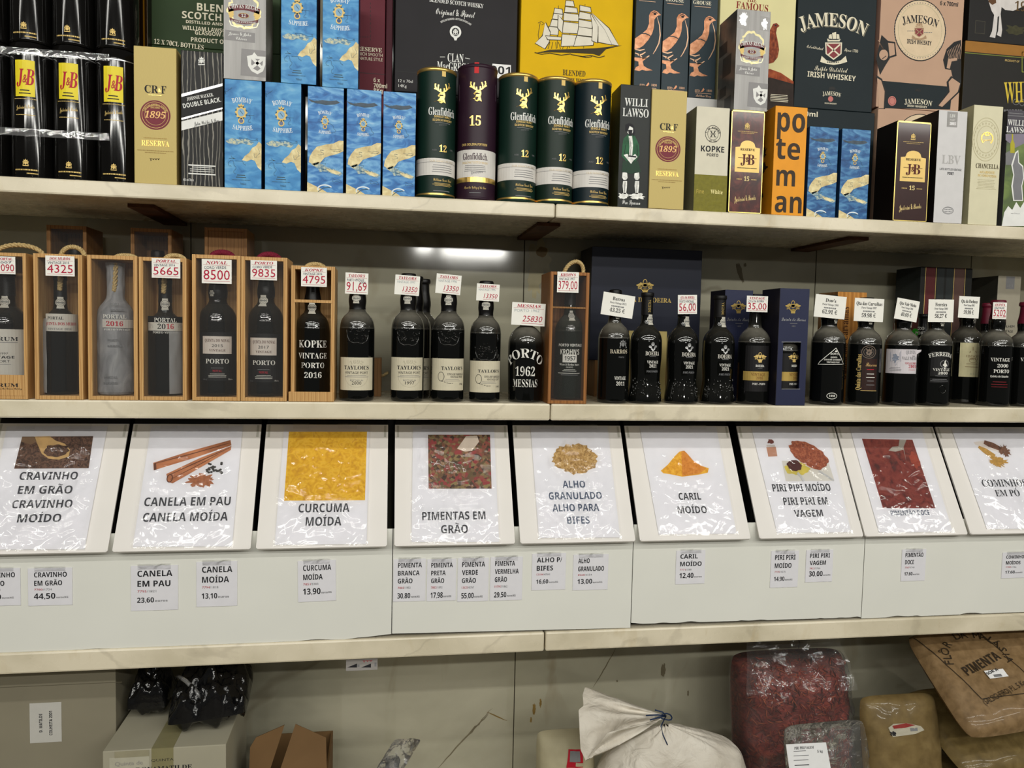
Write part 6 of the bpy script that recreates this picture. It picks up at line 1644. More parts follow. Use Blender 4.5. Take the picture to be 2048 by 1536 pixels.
f.t('FERREIRA', 1884, 712, 8, WHT, 'r', w=46, arc=60, L=3); f.poly([(1889,722),(1892,719),(1891,725),(1894,731),(1890,735),(1891,738),(1887,738),(1889,734),(1885,730),(1888,727)], WHT, 3); f.ring(1889, 728, 9, 8, 1.4, GREYP, 3, 100, 260); f.ring(1889, 728, 9, 8, 1.4, GREYP, 3, -80, 80)
f.t('VINTAGE', 1884, 742, 5, WHT, 'r', w=34, L=3); f.t('2000', 1886, 749, 5, WHT, 'sb', w=20, L=3); f.bars(1884, 752, 32, 1, 3, 1, GREYP, 3)
f.uvrect(*f.hit(1859,765), *f.hit(1898,757), BLAB, 1); f.bars(1880, 759, 36, 2, 3, 1, GREYP, 3)
B.put('label', mb, 'black label with white print'); crest = MB(); B.seal(0.77, 12, 0.006, 0.006)
mb = MB(); fc = CFace(mb, B.loc, B.r, B.h, B.loc); u, v = fc.hit(1885, 779)
mb.tube([fc.fn(u+0.008*math.cos(t*.35), v+0.009*math.sin(t*.35), 0.0003) for t in range(19)], 0.0008, GLASSC, 6); B.put('moulded_ring', mb)
B.done()
printed(card(1854, 599, 1910, 644, 0.026, 'printed card 56,27 on the bottle with the arched name', 1), 'Ferreira', 'Porto Vintage 2000', '56,27 €', 0.46)
B = barrel(1931, 592, 32.0, 'black bottle with a tall pale yellow label', 'port', capz=0.80, Y=0.128)
mb, f = B.label(); f.uvrect(*f.hit(1917,753), *f.hit(1958,686), mat((206,198,158),0.55,0,0.06,50,name='straw_label'), 1)
TB = mat((130,104,70), 0.6, name='tan_print')
f.line([(1946,694),(1946,701)], 1, TB); f.poly([(1940,702),(1952,702),(1953,706),(1939,706)], TB, 2); f.t('VINTAGE', 1944, 715, 4.5, TB, 'rl', w=22); f.t('2001', 1945, 720, 4, TB, 'rl', w=12); f.ring(1946, 721, 7, 5, .8, TB); f.bars(1944, 728, 26, 2, 6, 1, TB, 2); f.bars(1944, 748, 10, 1, 2, .8, GREYP, 2)
B.put('label', mb, 'tall straw-coloured label'); B.seal(0.77, 18, 0.006, 0.006); B.done()
printed(card(1915, 593, 1961, 636, 0.036, 'smaller printed card 59,98 on the bottle with the tall pale label', -1), 'Qta da Pacheca', 'Porto Vintage 2001', '59,98 €', 0.78)
REDC = mat((96,24,42), 0.4, 0, 0.1, name='wine_red_capsule')
B = barrel(1990, 600, 31.0, 'black bottle dated 2000 with a dark red capsule under the 5202 card', 'port', capz=0.82, capsule=REDC)
f = B.f
f.t('VINTAGE', 2002, 723, 7, WHT, 'r', w=36); f.t('2000', 2006, 735, 6.5, WHT, 'r', w=21); f.t('PORTO', 2004, 746, 7, WHT, 'r', w=30); f.t('Quinta do Estanho', 2000, 755, 4, WHT, 'sb', w=34); f.bars(2000, 764, 32, 3, 5, 1.4, mat((110,20,28),0.5), 2)
B.done()
hand(card(1984, 605, 2015, 638, 0.026, 'small price card 5202 on the red-capped bottle'), 'QUINTA', 'VINTAGE', '5202')
B = barrel(2048, 604, 31.0, 'red-capped black bottle cut off by the right edge', 'port', capz=0.80, capsule=REDC)
B.f.t('VINTAGE', 2062, 723, 7, WHT, 'r', w=36); B.done()
# back row on the right
B = Bottle(1846, 628, 26, ZS, 'dark bottle with a green round sticker, behind the wide white label', 'port', Y=0.135, py=680, capz=0.80)
f = B.f; f.t('20', 1842, 660, 6, WHT, 'r', w=12); f.t('PORTO', 1844, 669, 6, WHT, 'r', w=26)
mb, f = B.label(); f.ell(1830, 665, 7.5, 8, mat((60,190,50),0.5,name='green_sticker'), 2); B.put('sticker', mb, 'bright green round sticker'); B.done()
B = Bottle(1972, 606, 26, ZS, 'red-capped bottle in the back row behind the tall pale label', 'port', Y=0.148, py=680, capz=0.80, capsule=REDC); B.done()
STB = mat((40,44,44), 0.45, 0, 0.1, name='dark_green_board'); STR = mat((84,32,34), 0.5, name='dark_red_stripe'); STN = mat((86,62,56), 0.5, name='taupe_stripe')
B = GiftBox(1839, 1942, 535, 600, 0.20, ZS, 0.10, mat((28,28,26),0.5), STB, 0.001)
f = B.f
for x0, x1, m in ((1849,1868,STR), (1872,1886,STB), (1890,1905,STB), (1906,1926,STN)): u0, _ = f.hit(x0, 600); u1, _ = f.hit(x1, 600); f.uvrect(u0, 0.001, u1, f.h-0.001, m, 1)
for x in (1848, 1869, 1905, 1927): u0, _ = f.hit(x, 600); f.uvrect(u0, 0.001, u0+0.0012, f.h-0.001, GOLDP, 2)
g = B.left().N(); g.rect(0, 0.50, 1, 0.66, STR, 1)
B.done('presentation_box', 'dark presentation box with red and taupe stripes', 'gift box')
B = GiftBox(1994, 2040, 552, 600, 0.19, ZS, 0.10, mat((150,144,128),0.5,0,0.04,name='grey_beige_card'), mat((60,58,50),0.5), 0.001)
f = B.f; f.rect(2011, 553, 2030, 578, GREYP, 1); f.t('2015', 2020, 573, 3.6, SILVER, 'r', w=12); f.t('CALHEM', 2016, 655, 4.5, INK, 's', w=28); f.t('VINTAGE', 2014, 665, 5, INK, 's', w=26); f.t('PORT', 2014, 671, 3, GREYP, 's', w=10)
B.done('bottle_box', 'grey-beige bottle box with a grey plate, back right', 'gift box')
# wooden box with a rope tail behind the 2000 bottle
p0 = at(735, 750, 0.15); p1 = at(763, 750, 0.15); zt = at(750, 716, 0.15).z
o = thing('wooden_box', 'small wooden box with a rope tail behind the bottle dated 2000', 'wooden box', (p0.x, 0.15, ZS))
mb = MB(); mb.box((0,0,0), (p1.x-p0.x,0.06,zt-ZS), PINED, 0.001); mb.build('body', o)
mb = MB(); x = p1.x-p0.x; z = at(763, 752, 0.15).z-ZS; mb.tube([(x-0.002,0.01,z),(x+0.005,0.006,z+0.001),(x+0.011,0.0,z+0.006),(x+0.015,-0.002,z+0.008)], 0.0035, ROPE, 7); mb.build('rope_tail', o)
# ------------------------------------------------------------------ spice bins, signs, fascia boards, price labels
YT, ZT, YBt, ZBt = 0.12, -0.2032, -0.02, -0.4412
EV = Vector((0, YT-YBt, ZT-ZBt)); LIDL = EV.length; EVn = EV.normalized(); LN = Vector((0,-EVn.z, EVn.y))
WLID = mat((228,224,219), 0.5, 0, 0.02, 8, name='white_board'); WFAS = mat((222,222,214), 0.5, 0, 0.02, 6, 0.0, name='white_fascia')
BIN = mat((16,15,15), 0.5, 0, 0.1, name='black_bin')
def lid_x(pt, pb):
    """mean place of a lid edge from its upper and lower end in the photo"""
    return 0.5*(at(pt[0], pt[1], YT).x + at(pb[0], pb[1], YBt).x)
LE = [((-10,848),(-62,1110)), ((258,849),(215,1105)), ((268,849),(223,1105)), ((524,849),(500,1097)), ((534,849),(511,1100)), ((778,849),(772,1092)), ((791,849),(788,1090)), ((1017,850),(1028,1086)), ((1025,850),(1041,1085)), ((1241,851),(1270,1081)), ((1247,851),(1282,1080)), ((1454,852),(1504,1076)), ((1468,852),(1525,1079)), ((1667,853),(1729,1071)), ((1672,854),(1731,1072)), ((1866,856),(1935,1070)), ((1872,856),(1940,1069)), ((2075,857),(2160,1066))]
names = ['cloves sign at the left edge', 'cinnamon stick sign', 'yellow turmeric sign', 'peppercorn sign', 'granulated garlic sign', 'curry powder sign', 'chilli piri piri sign', 'red paprika sign', 'cumin sign at the right edge']
lids = []
for i in range(9):
    x0 = lid_x(*LE[2*i]); x1 = lid_x(*LE[2*i+1]); w = x1-x0
    loc = Vector((x0, 0, ZL))
    o = thing('spice_bin', 'black spice bin with sloping white lid under the '+names[i], 'spice bin', loc, 'spice bins with sloping lids')
    mb = MB()
    prof = [(0.03,0.0002),(0.325,0.0002),(0.325,-0.186-ZL),(0.136,-0.186-ZL),(0.03,-0.366-ZL)]
    mb.prism([(0.0006,y,z) for y, z in prof], (w-0.0012,0,0), BIN); mb.build('bin_body', o)
    mb = MB()
    O = Vector((x0, YBt, ZBt))
    c = lambda u, v, e: O+Vector((1,0,0))*u+EVn*v+LN*e-loc
    t = 0.004; g = 0.003; L = LIDL
    # lid: sheet with small turned-down rim at the foot
    vs = [c(g,0,0), c(w-g,0,0), c(w,g,0), c(w,L,0), c(0,L,0), c(0,g,0)]
    n = len(vs); vb = [c(g,0,-t), c(w-g,0,-t), c(w,g,-t), c(w,L,-t), c(0,L,-t), c(0,g,-t)]
    mb.add(vs+vb, [tuple(range(n)), tuple(range(2*n-1,n-1,-1))]+[(k,(k+n),(k+1)%n+n,(k+1)%n) for k in range(n)], WLID)
    mb.add([c(g,0.0,0.0012), c(w-g,0.0,0.0012), c(w-g,0.006,0.0004), c(g,0.006,0.0004), c(g,-0.0010,-t), c(w-g,-0.0010,-t)], [(0,1,2,3),(0,4,5,1)], WLID)
    lid_o = mb.build('lid', o)
    # grey-white staple tabs at the upper corners
    mb = MB()
    for q in (0.004, w-0.009): mb.add([c(q,L-0.002,0.0006), c(q+0.005,L-0.002,0.0006), c(q+0.005,L-0.03,0.0006), c(q,L-0.03,0.0006)], [(0,3,2,1)], mat((190,188,178),0.5))
    mb.build('corner_tape', lid_o)
    lids.append((o, O, w, loc))
# fascia boards
def fascia(x0, x1, gap, top, label, seed, corner=None):
    rr = random.Random(seed)
    a = at(x0, 1200, 0.004).x; b = at(x1, 1200, 0.004).x-0.0006
    zt = -0.4105; pts = [(0, zt-ZL), (b-a, zt-ZL)]
    n = 60; bot = []
    for i in range(n+1):
        t = i/n
        z = gap[0]+(gap[1]-gap[0])*t + (max(0, noise.noise(Vector((t*14+seed*3, seed, 0.5))))*0.0045 if noise.noise(Vector((t*3.1+seed, 2.2, seed))) > 0.02 else 0)
        bot.append(((b-a)*t, max(0.0003, z)))
    if corner: bot[-1] = (bot[-1][0], bot[-1][1]+corner); bot[-2] = (bot[-2][0], bot[-2][1]+corner*0.8); bot[-3] = (bot[-3][0], bot[-3][1]+corner*.5); bot[-4] = (bot[-4][0], bot[-4][1]+corner*.2)
    poly = [(0,0,0)]
    poly = [(x, 0, z) for x, z in bot]+[(b-a,0,zt-ZL),(0,0,zt-ZL)]
    mb = MB(); mb.prism(poly, (0,0.0025,0), WFAS)
    o = tag(mb.build('fascia_board', None, (a, 0.0045, ZL)), label, 'white board', 'white boards in front of the spice bins')
    return o
fascia(-80, 784, (0.0003,0.0003), 0, 'white front board under the cloves, cinnamon and turmeric bins', 3, 0.007)
fascia(785, 1263, (0.0085,0.0012), 0, 'white front board under the peppercorn and garlic bins', 5)
fascia(1264, 1724, (0.0095,0.005), 0, 'white front board under the curry and piri piri bins', 8)
fascia(1725, 2110, (0.002,0.003), 0, 'white front board under the paprika and cumin bins', 11)
# ---- sleeved signs
SINK = mat((56,56,62), 0.6, name='sign_ink'); BINK = mat((70,82,104), 0.6, name='blue_grey_ink')
SHEET = mat((222,221,226), 0.6, 0, 0.02, name='sign_paper')
def sign(i, quad, label):
    """quad: sheet corners tl, tr, br, bl in the photo, taped on lid i"""
    o_, O, w, loc0 = lids[i]
    f0 = Face(None, O, (1,0,0), EVn, LN, w, LIDL, O)
    q = [Vector(f0.hit(*p)) for p in quad]
    q = [Vector((min(max(p.x, 0.001), w-0.001), min(p.y, LIDL-0.001))) for p in q]
    org = O+Vector((1,0,0))*q[3].x+EVn*q[3].y
    t = thing('sleeved_sign', label, 'sign', org, 'spice name sheets in plastic sleeves')
    mb = MB(); f = Face(mb, O, (1,0,0), EVn, LN, w, LIDL, org)
    f.EPS = 0.00022; base = 0.0016
    f.fn = lambda u, v, e: O+Vector((1,0,0))*u+EVn*v+LN*(e+base)-org
    ins = [Vector((0.003,-0.002)), Vector((-0.003,-0.002)), Vector((-0.003,0.004)), Vector((0.003,0.004))]
    p = [a+b for a, b in zip(q, ins)]
    vs = [f.fn(a.x, a.y, 0) for a in p]+[f.fn(a.x, a.y, -0.0004) for a in p]
    mb.add(vs, [(0,3,2,1),(4,5,6,7),(0,1,5,4),(1,2,6,5),(2,3,7,6),(3,0,4,7)], SHEET)
    def done(cr=1.0, seed=i):
        mb.build('printed_sheet', t)
        sl = MB()
        def fs(a, b):
            top = q[0].lerp(q[1], a); bt = q[3].lerp(q[2], a); c = bt.lerp(top, b)
            edge = min(a, 1-a, b, 1-b)
            h = 0.0046+cr*0.0030*min(1, edge*6)*(0.8*noise.noise(Vector((c.x*26+seed*5, c.y*22, seed)))+0.5*(1-2*abs(noise.noise(Vector((c.x*46+c.y*40+seed, c.y*52-c.x*30, seed+3)))))-0.2)
            return O+Vector((1,0,0))*c.x+EVn*c.y+LN*max(h, 0.0036)-org
        sl.grid(fs, 56, 72, SLEEVE)
        slo = sl.build('plastic_sleeve', t)
        for a, b in ((0.12,0.3),(0.62,0.84)):
            tp = MB()
            c0 = q[0].lerp(q[1], a); c1 = q[0].lerp(q[1], b)
            g = lambda c, dv: O+Vector((1,0,0))*c.x+EVn*(c.y+dv)+LN*0.0078-org
            tp.add([g(c0,-0.012), g(c1,-0.012), g(c1,0.0), g(c0,0.0)], [(0,1,2,3)], FILM)
            tp.build('tape', slo)
    return f, done
CAP = 1.12
def L(f, s, x, y, cap, w, m=SINK, st='sb', al='c'): f.t(s, x, y, cap*CAP, m, st, w=w, al=al)
CLOVE = ramp_mat('clove_photo', [(0.3,(40,24,18)),(0.48,(78,50,36)),(0.6,(112,80,62)),(0.72,(60,38,28))], 'noise', 130, 6, 1.6, (1,1,1), 0.5)
f, done = sign(0, [(12,851),(219,851),(172,1103),(-42,1104)], 'sleeved sheet naming cloves, CRAVINHO, with a spoon photo')
f.poly([(45,874),(187,873),(178,937),(29,938)], CLOVE, 1)
WS = mat((196,160,104), 0.5, 0, 0.12, 60, name='wooden_spoon'); f.poly([(68,874),(100,873),(112,882),(130,888),(141,900),(138,914),(118,920),(98,918),(84,908),(76,890)], WS, 2); f.blob(113, 902, 24, 13, CLOVE, 3, .15, seed=3); f.poly([(45,874),(70,874),(74,884),(62,890),(43,884)], mat((120,92,66),0.5), 2)
for s, x, y, w in (('CRAVINHO',97,960,108),('EM GRÃO',90,988,100),('CRAVINHO',84,1016.5,110),('MOÍDO',78,1045,79)): L(f, s, x, y, 14, w)
done(1.3)
CIN = ramp_mat('cinnamon', [(0.3,(142,84,48)),(0.5,(176,110,70)),(0.7,(196,132,88))], 'noise', 50, 5, 0.4, (0.35,1,1), 0.5)
CIND = mat((96,52,30), 0.6, name='cinnamon_dark_line')  # darker brown for the lines printed on the sticks
f, done = sign(1, [(300,850),(489,850),(467,1097),(262,1098)], 'sleeved sheet naming cinnamon, CANELA, with a photo of sticks')
p = lambda pts: [(x/3.2, 820+y/3.2) for x, y in pts]
f.poly(p([(982,340),(1200,270),(1476,194),(1482,228),(1240,310),(985,388)]), CIN, 1); f.line(p([(990,345),(1220,285),(1476,212)]), 2, CIND, 2, True)
f.poly(p([(1066,412),(1280,310),(1482,232),(1478,258),(1330,344),(1106,472),(1076,462)]), CIN, 3); f.line(p([(1080,420),(1290,325),(1470,245)]), 2, CIND, 4, True); f.line(p([(1090,448),(1290,345),(1400,285)]), 1.5, CIND, 4, True); f.ring(*p([(1088,440)])[0], 6, 9, 2, CIND, 5); f.poly(p([(985,345),(1000,342),(1003,384),(987,388)]), CIND, 2)
for k in range(26):
    rr = random.Random(k); f.ell(*p([(1365+rr.uniform(-52,58), 372+rr.uniform(-32,32))])[0], 2.6, 2.3, mat((52,48,46),0.5), 3+k*0.05, n=9)
f.ell(*p([(1420,405)])[0], 2.6, 3, mat((52,48,46),0.5), 3, n=9)
f.blob(*p([(1290,452)])[0], 24, 14, mat((158,98,64),0.7,0,0.2,200,name='ground_cinnamon'), 2, .28, 60, 4, 5)
L(f, 'CANELA EM PAU', 375, 1012, 15, 162); L(f, 'CANELA MOÍDA', 371, 1043, 15, 158)
done(0.55)
TUR = ramp_mat('turmeric_photo', [(0.3,(192,142,10)),(0.48,(212,166,16)),(0.6,(222,180,44)),(0.75,(196,144,24))], 'noise', 70, 7, 1.4, (1,1,1), 0.6, 0.2)
f, done = sign(2, [(566,850),(742,850),(736,1092),(546,1094)], 'sleeved sheet naming turmeric, CURCUMA, with a big yellow square')
f.poly([(578,864),(734,864),(730,1001),(568,1002)], TUR, 1)
L(f, 'CURCUMA', 648, 1025, 15, 98); L(f, 'MOÍDA', 647, 1052, 15, 68)
done(0.8)
PEP = ramp_mat('peppercorn_photo', [(0.0,(58,34,30)),(0.3,(104,84,52)),(0.55,(146,52,56)),(0.8,(138,122,78)),(1.0,(90,40,40))], 'cells', 150, 2, 0, (1,1,1), 0.5)
f, done = sign(3, [(823,850),(990,851),(1001,1088),(820,1088)], 'sleeved sheet naming peppercorns, PIMENTAS EM GRÃO')
f.poly([(856,870),(980,870),(983,978),(857,978)], PEP, 1); f.poly([(932,873),(954,872),(958,884),(944,902),(930,904),(914,898)], mat((214,200,184),0.5), 2)
L(f, 'PIMENTAS EM', 908, 1040, 14, 124); L(f, 'GRÃO', 909, 1067, 14, 52)
done(1.6)
GAR = ramp_mat('garlic_photo', [(0.3,(128,94,46)),(0.5,(176,140,80)),(0.7,(206,176,120))], 'noise', 180, 5, 0.8, (1,1,1), 0.6)
f, done = sign(4, [(1058,851),(1217,852),(1243,1079),(1075,1080)], 'sleeved sheet naming granulated garlic, ALHO GRANULADO')
f.blob(1150, 918, 46, 32, GAR, 1, .09, 70, 3, 6)
for s, x, y, w in (('ALHO',1148,976,46),('GRANULADO',1151,999,108),('ALHO PARA',1152,1023,94),('BIFES',1157,1048,45)): L(f, s, x, y, 12.5, w, BINK)
done(1.7)
CUR = ramp_mat('curry_powder', [(0.3,(202,142,20)),(0.5,(220,164,34)),(0.7,(230,182,60))], 'noise', 140, 5, 0.8, (1,1,1), 0.6); CURD = ramp_mat('curry_dark_orange', [(0.3,(188,116,30)),(0.5,(206,134,42)),(0.7,(216,146,58))], 'noise', 140, 5, 0.8, (1,1,1), 0.6)  # printed heap: right half in a darker orange
f, done = sign(5, [(1276,852),(1434,853),(1476,1071),(1315,1073)], 'sleeved sheet naming curry powder, CARIL MOÍDO, with an orange heap')
f.poly([(1321,942),(1335,930),(1348,914),(1358,904),(1366,902),(1374,908),(1386,922),(1402,932),(1417,937),(1415,946),(1396,950),(1364,954),(1340,949),(1326,947)], CUR, 1); f.poly([(1362,903),(1368,902),(1374,908),(1386,922),(1402,932),(1412,938),(1398,948),(1364,953)], CURD, 2)
L(f, 'CARIL', 1380, 1000, 12, 46); L(f, 'MOÍDO', 1385, 1027, 12, 60)
done(0.5)
BRW = ramp_mat('chilli_flakes', [(0.3,(112,50,28)),(0.5,(148,74,46)),(0.7,(178,108,72))], 'noise', 190, 5, 0.8, (1,1,1), 0.6)
f, done = sign(6, [(1499,853),(1655,854),(1705,1068),(1552,1070)], 'sleeved sheet naming PIRI PIRI MOÍDO with a brown patty photo')
f.poly([(1532,895),(1551,894),(1554,913),(1536,914)], mat((176,128,104),0.5), 1); f.blob(1541, 884, 7, 5, mat((104,48,40),0.5), 2, .3, seed=4); f.rect(1532, 890, 1550, 894, mat((190,184,178),0.5), 1)
f.poly([(1563,922),(1656,924),(1668,962),(1571,963)], mat((204,200,192),0.5,0,0.05,20), 1); f.blob(1592, 938, 26, 13, mat((200,182,76),0.4,0,0.15,60,name='oil_pool'), 2, .2, seed=6); f.blob(1618, 911, 42, 25, BRW, 3, .1, 50, 5, 3, rot=-32); f.blob(1588, 932, 16, 12, mat((74,32,28),0.25,name='dark_berry'), 4, .1, seed=7); f.line([(1594,946),(1602,955),(1607,963)], 5, SILVER, 4); f.line([(1636,942),(1652,952),(1667,962)], 4, SILVER, 4)
for s, x, y, w, c in (('PIRI PIRI MOÍDO',1604,983,124,13),('PIRI PIRI EM',1612,1010,94,13),('VAGEM',1618,1034,60,12)): L(f, s, x, y, c, w)
done(0.6)
PAP = ramp_mat('paprika_photo', [(0.3,(74,24,20)),(0.45,(112,38,30)),(0.6,(132,54,42)),(0.75,(92,32,26))], 'noise', 44, 7, 1.0, (1,1,1), 0.6)
f, done = sign(7, [(1696,854),(1843,855),(1908,1067),(1756,1069)], 'sleeved sheet naming paprika, PIMENTÃO DOCE, with a deep red photo')
f.poly([(1723,878),(1824,880),(1870,1017),(1765,1017)], PAP, 1); f.poly([(1798,880),(1812,880),(1806,895),(1812,925),(1806,900),(1790,904),(1776,902),(1784,894),(1796,893)], mat((176,170,160),0.3,0.4), 2); f.blob(1828, 920, 10, 18, mat((148,60,40),0.6,0,0.2,90), 2, .2, seed=9)
f.t('PIMENTÃO DOCE', 1821, 1031, 8.5*CAP, BINK, 'sb', w=83)
done(0.6)
f, done = sign(8, [(1899,856),(2066,857),(2130,1060),(1972,1062)], 'sleeved sheet naming cumin, COMINHOS EM PÓ, at the right edge')
CUM = mat((110,72,52), 0.6, 0, 0.3, 200, name='cumin_seed'); CUP = mat((180,140,66), 0.6, 0, 0.2, 200, name='cumin_powder'); SCP = mat((214,206,200), 0.4, name='scoop')
f.poly([(1946,885),(1966,882),(1990,888),(2004,900),(1998,905),(1972,898),(1950,890)], SCP, 1); f.poly([(1968,881),(1985,886),(2003,896),(1998,902),(1976,894),(1966,888)], CUM, 2); f.blob(2008, 903, 12, 11, CUM, 2, .4, 50, 3, 6); f.poly([(1957,892),(1972,898),(1990,910),(1986,920),(1966,906),(1955,896)], CUP, 2); f.blob(1994, 924, 18, 11, CUP, 3, .35, 50, 5, 6)
f.t('COMINHOS', 1965, 974, 13*CAP, SINK, 'r', w=100, al='l'); f.t('EM PÓ', 2016, 993, 12*CAP, SINK, 'r', w=54)
done(0.6)
# ---- price labels taped on the fascia
PLP = mat((222,221,226), 0.4, 0, 0.03, 30, 0.03, coat=0.15, name='label_paper', bscale=30)
def plabel(x0, y0, x1, y1, lines, code, price, label, unit='euros/KG', rot=0, psc=1.0):
    Y = 0.0042
    a = at((x0+x1)/2, (y0+y1)/2, Y); k = mpp((x0+x1)/2, (y0+y1)/2, Y); w = (x1-x0)*k; h = (y1-y0)*k
    o = thing('price_label', label, 'price label', a, 'price labels taped on the white boards')
    c, s = math.cos(math.radians(rot)), math.sin(math.radians(rot))
    eu = Vector((c,0,s)); ev = Vector((-s,0,c)); n = Vector((0,-1,0)); O = a-eu*w/2-ev*h/2
    mb = MB(); q = [O-a, O+eu*w-a, O+eu*w+ev*h-a, O+ev*h-a]
    mb.add([p+n*0.0012 for p in q]+q, [(0,1,2,3),(7,6,5,4),(1,0,4,5),(2,1,5,6),(3,2,6,7),(0,3,7,4)], PLP)
    f = Face(mb, O+n*0.0012, eu, ev, n, w, h, a); f.N()
    nl = len(lines); yy = 0.76 if nl == 2 else 0.80; ch = 0.125 if nl == 2 else 0.105; dy = 0.225 if nl == 2 else 0.185
    tw = max(glyphs(s_, 'sb')[2] for s_ in lines)
    for i, s_ in enumerate(lines):
        wd = glyphs(s_, 'sb')[2]/tw*0.74
        f.t(s_, 0.14, yy-dy*i, ch, INK, 'sb', w=wd, al='l')
    yc = yy-dy*(nl-1)-0.13
    a_, b_ = code
    f.t(a_, 0.14, yc, 0.05, mat((176,60,70),0.6,name='code_red'), 's', w=0.19, al='l'); f.t('/'+b_, 0.335, yc, 0.05, GREYP, 's', w=0.2, al='l')
    f.t(price, 0.13, yc-0.225, 0.125*psc, INK, 'sb', w=0.42*psc, al='l'); f.t(unit, 0.15+0.42*psc, yc-0.215, 0.045, GREYP, 'sb', w=0.27, al='l')
    mb.build('paper', o)
    sl = MB(); mg = 0.0022
    tz = ev*(h*0.05)
    for t0, t1 in ((0.15,0.85),):
        A_ = q[3]+eu*w*t0-tz*1.6+n*0.0022; B_ = q[3]+eu*w*t1-tz*1.6+n*0.0022
        sl.add([A_, B_, B_+tz*2.6, A_+tz*2.6], [(0,1,2,3)], FILM)
    sl.build('clear_tape', o)
plabel(-42,1136,38,1212, ['CRAVINHO','MOÍDO'], ('7781','1731'), '37,50', 'price label for ground cloves, cut by the left edge')
plabel(60,1135,142,1211, ['CRAVINHO','EM GRÃO'], ('7780','1724'), '44,50', 'price label 44,50 for whole cloves', psc=1.15)
plabel(265,1130,354,1221, ['CANELA','EM PAU'], ('7795','1821'), '23,60', 'price label 23,60 for cinnamon sticks', 'euros', psc=0.85)
plabel(395,1122,473,1213, ['CANELA','MOÍDA'], ('7794','1818'), '13,10', 'price label 13,10 for ground cinnamon', 'euros', psc=0.9)
plabel(597,1120,671,1203, ['CURCUMA','MOÍDA'], ('7851','2383'), '13,90', 'price label 13,90 for ground turmeric', psc=1.1, rot=1)
plabel(787,1117,851,1203, ['PIMENTA','BRANCA','GRÃO'], ('7803','1902'), '30,80', 'price label 30,80 for white peppercorns', psc=0.95)
plabel(854,1117,912,1202, ['PIMENTA','PRETA','GRÃO'], ('7802','1892'), '17,98', 'price label 17,98 for black peppercorns')
plabel(915,1115,977,1203, ['PIMENTA','VERDE','GRÃO'], ('13625','42767'), '55,00', 'price label 55,00 for green peppercorns', psc=0.95)
plabel(980,1113,1045,1201, ['PIMENTA','VERMELHA','GRÃO'], ('10790','31862'), '29,50', 'price label 29,50 for red peppercorns', psc=0.9)
plabel(1063,1106,1132,1180, ['ALHO P/','BIFES'], ('13184','47843'), '16,60', 'price label 16,60 for steak garlic', psc=0.85)
plabel(1145,1108,1217,1180, ['ALHO','GRANULADO'], ('8268','6554'), '13,00', 'price label 13,00 for granulated garlic')
plabel(1350,1100,1411,1168, ['CARIL','MOÍDO'], ('7771','1588'), '12,40', 'price label 12,40 for curry powder', 'euros', psc=1.15)
plabel(1539,1101,1598,1175, ['PIRI PIRI','MOÍDO'], ('7770','1575'), '14,90', 'price label 14,90 for ground piri piri', psc=0.9)
plabel(1609,1099,1667,1164, ['PIRI PIRI','VAGEM'], ('7822','2766'), '30,00', 'price label 30,00 for piri piri pods', psc=1.2)
plabel(1800,1098,1853,1162, ['PIMENTÃO','DOCE'], ('7787','1740'), '17,60', 'price label 17,60 for sweet paprika', 'euros', psc=0.8)
plabel(2000,1104,2060,1156, ['COMINHOS','MOÍDOS'], ('7789','1786'), '17,60', 'price label 17,60 for ground cumin, at the right edge', psc=0.85)
# ------------------------------------------------------------------ bottom level: cartons, bags, sacks
GC = mat((132,126,108), 0.7, 0, 0.05, 8, name='grey_carton_board'); GC2 = mat((160,155,136), 0.7, 0, 0.05, 8, name='grey_carton_board_light')
def pillow(mb, O, e1, e2, n, tf, tb, m, nu=36, nv=30, wr=0.006, fr=22, seed=1, p=3.0, back=True, rag=0.0):
    """soft bag: heightfields tf (front) and tb (back) over the parallelogram O, e1, e2; returns the front surface as a function"""
    e1 = Vector(e1); e2 = Vector(e2); n = Vector(n).normalized(); O = Vector(O)
    def env(a, b):
        u = 2*a-1; v = 2*b-1
        return max(0.0, (1-abs(u)**p))**0.5*max(0.0, (1-abs(v)**p))**0.5
    def surf(a, b, s=1):
        t = tf if s > 0 else -tb
        c = O+e1*a+e2*b
        e = env(a, b)
        q = Vector((c.x*fr+seed*3.1, c.y*fr, c.z*fr+seed))
        w = noise.noise(q)+0.5*noise.noise(q*2.3)+0.3*abs(noise.noise(q*4.1))
        # rounded outline
        ins = 0.06*(abs(2*a-1)**6)*(abs(2*b-1)**6)
        cc = O+e1*(0.5+(a-0.5)*(1-ins))+e2*(0.5+(b-0.5)*(1-ins))
        return cc+n*(t*e+s*wr*w*min(1, e*2.2))+ (e2.normalized()*rag*noise.noise(Vector((a*9, seed, b*9))) if rag else Vector())
    mb.grid(lambda a, b: surf(a, b, 1), nu, nv, m)
    if back: mb.grid(lambda a, b: surf(1-a, b, -1), nu, nv, m)
    return surf
def shift(mb, loc):
    mb.v = [(x-loc[0], y-loc[1], z-loc[2]) for x, y, z in mb.v]
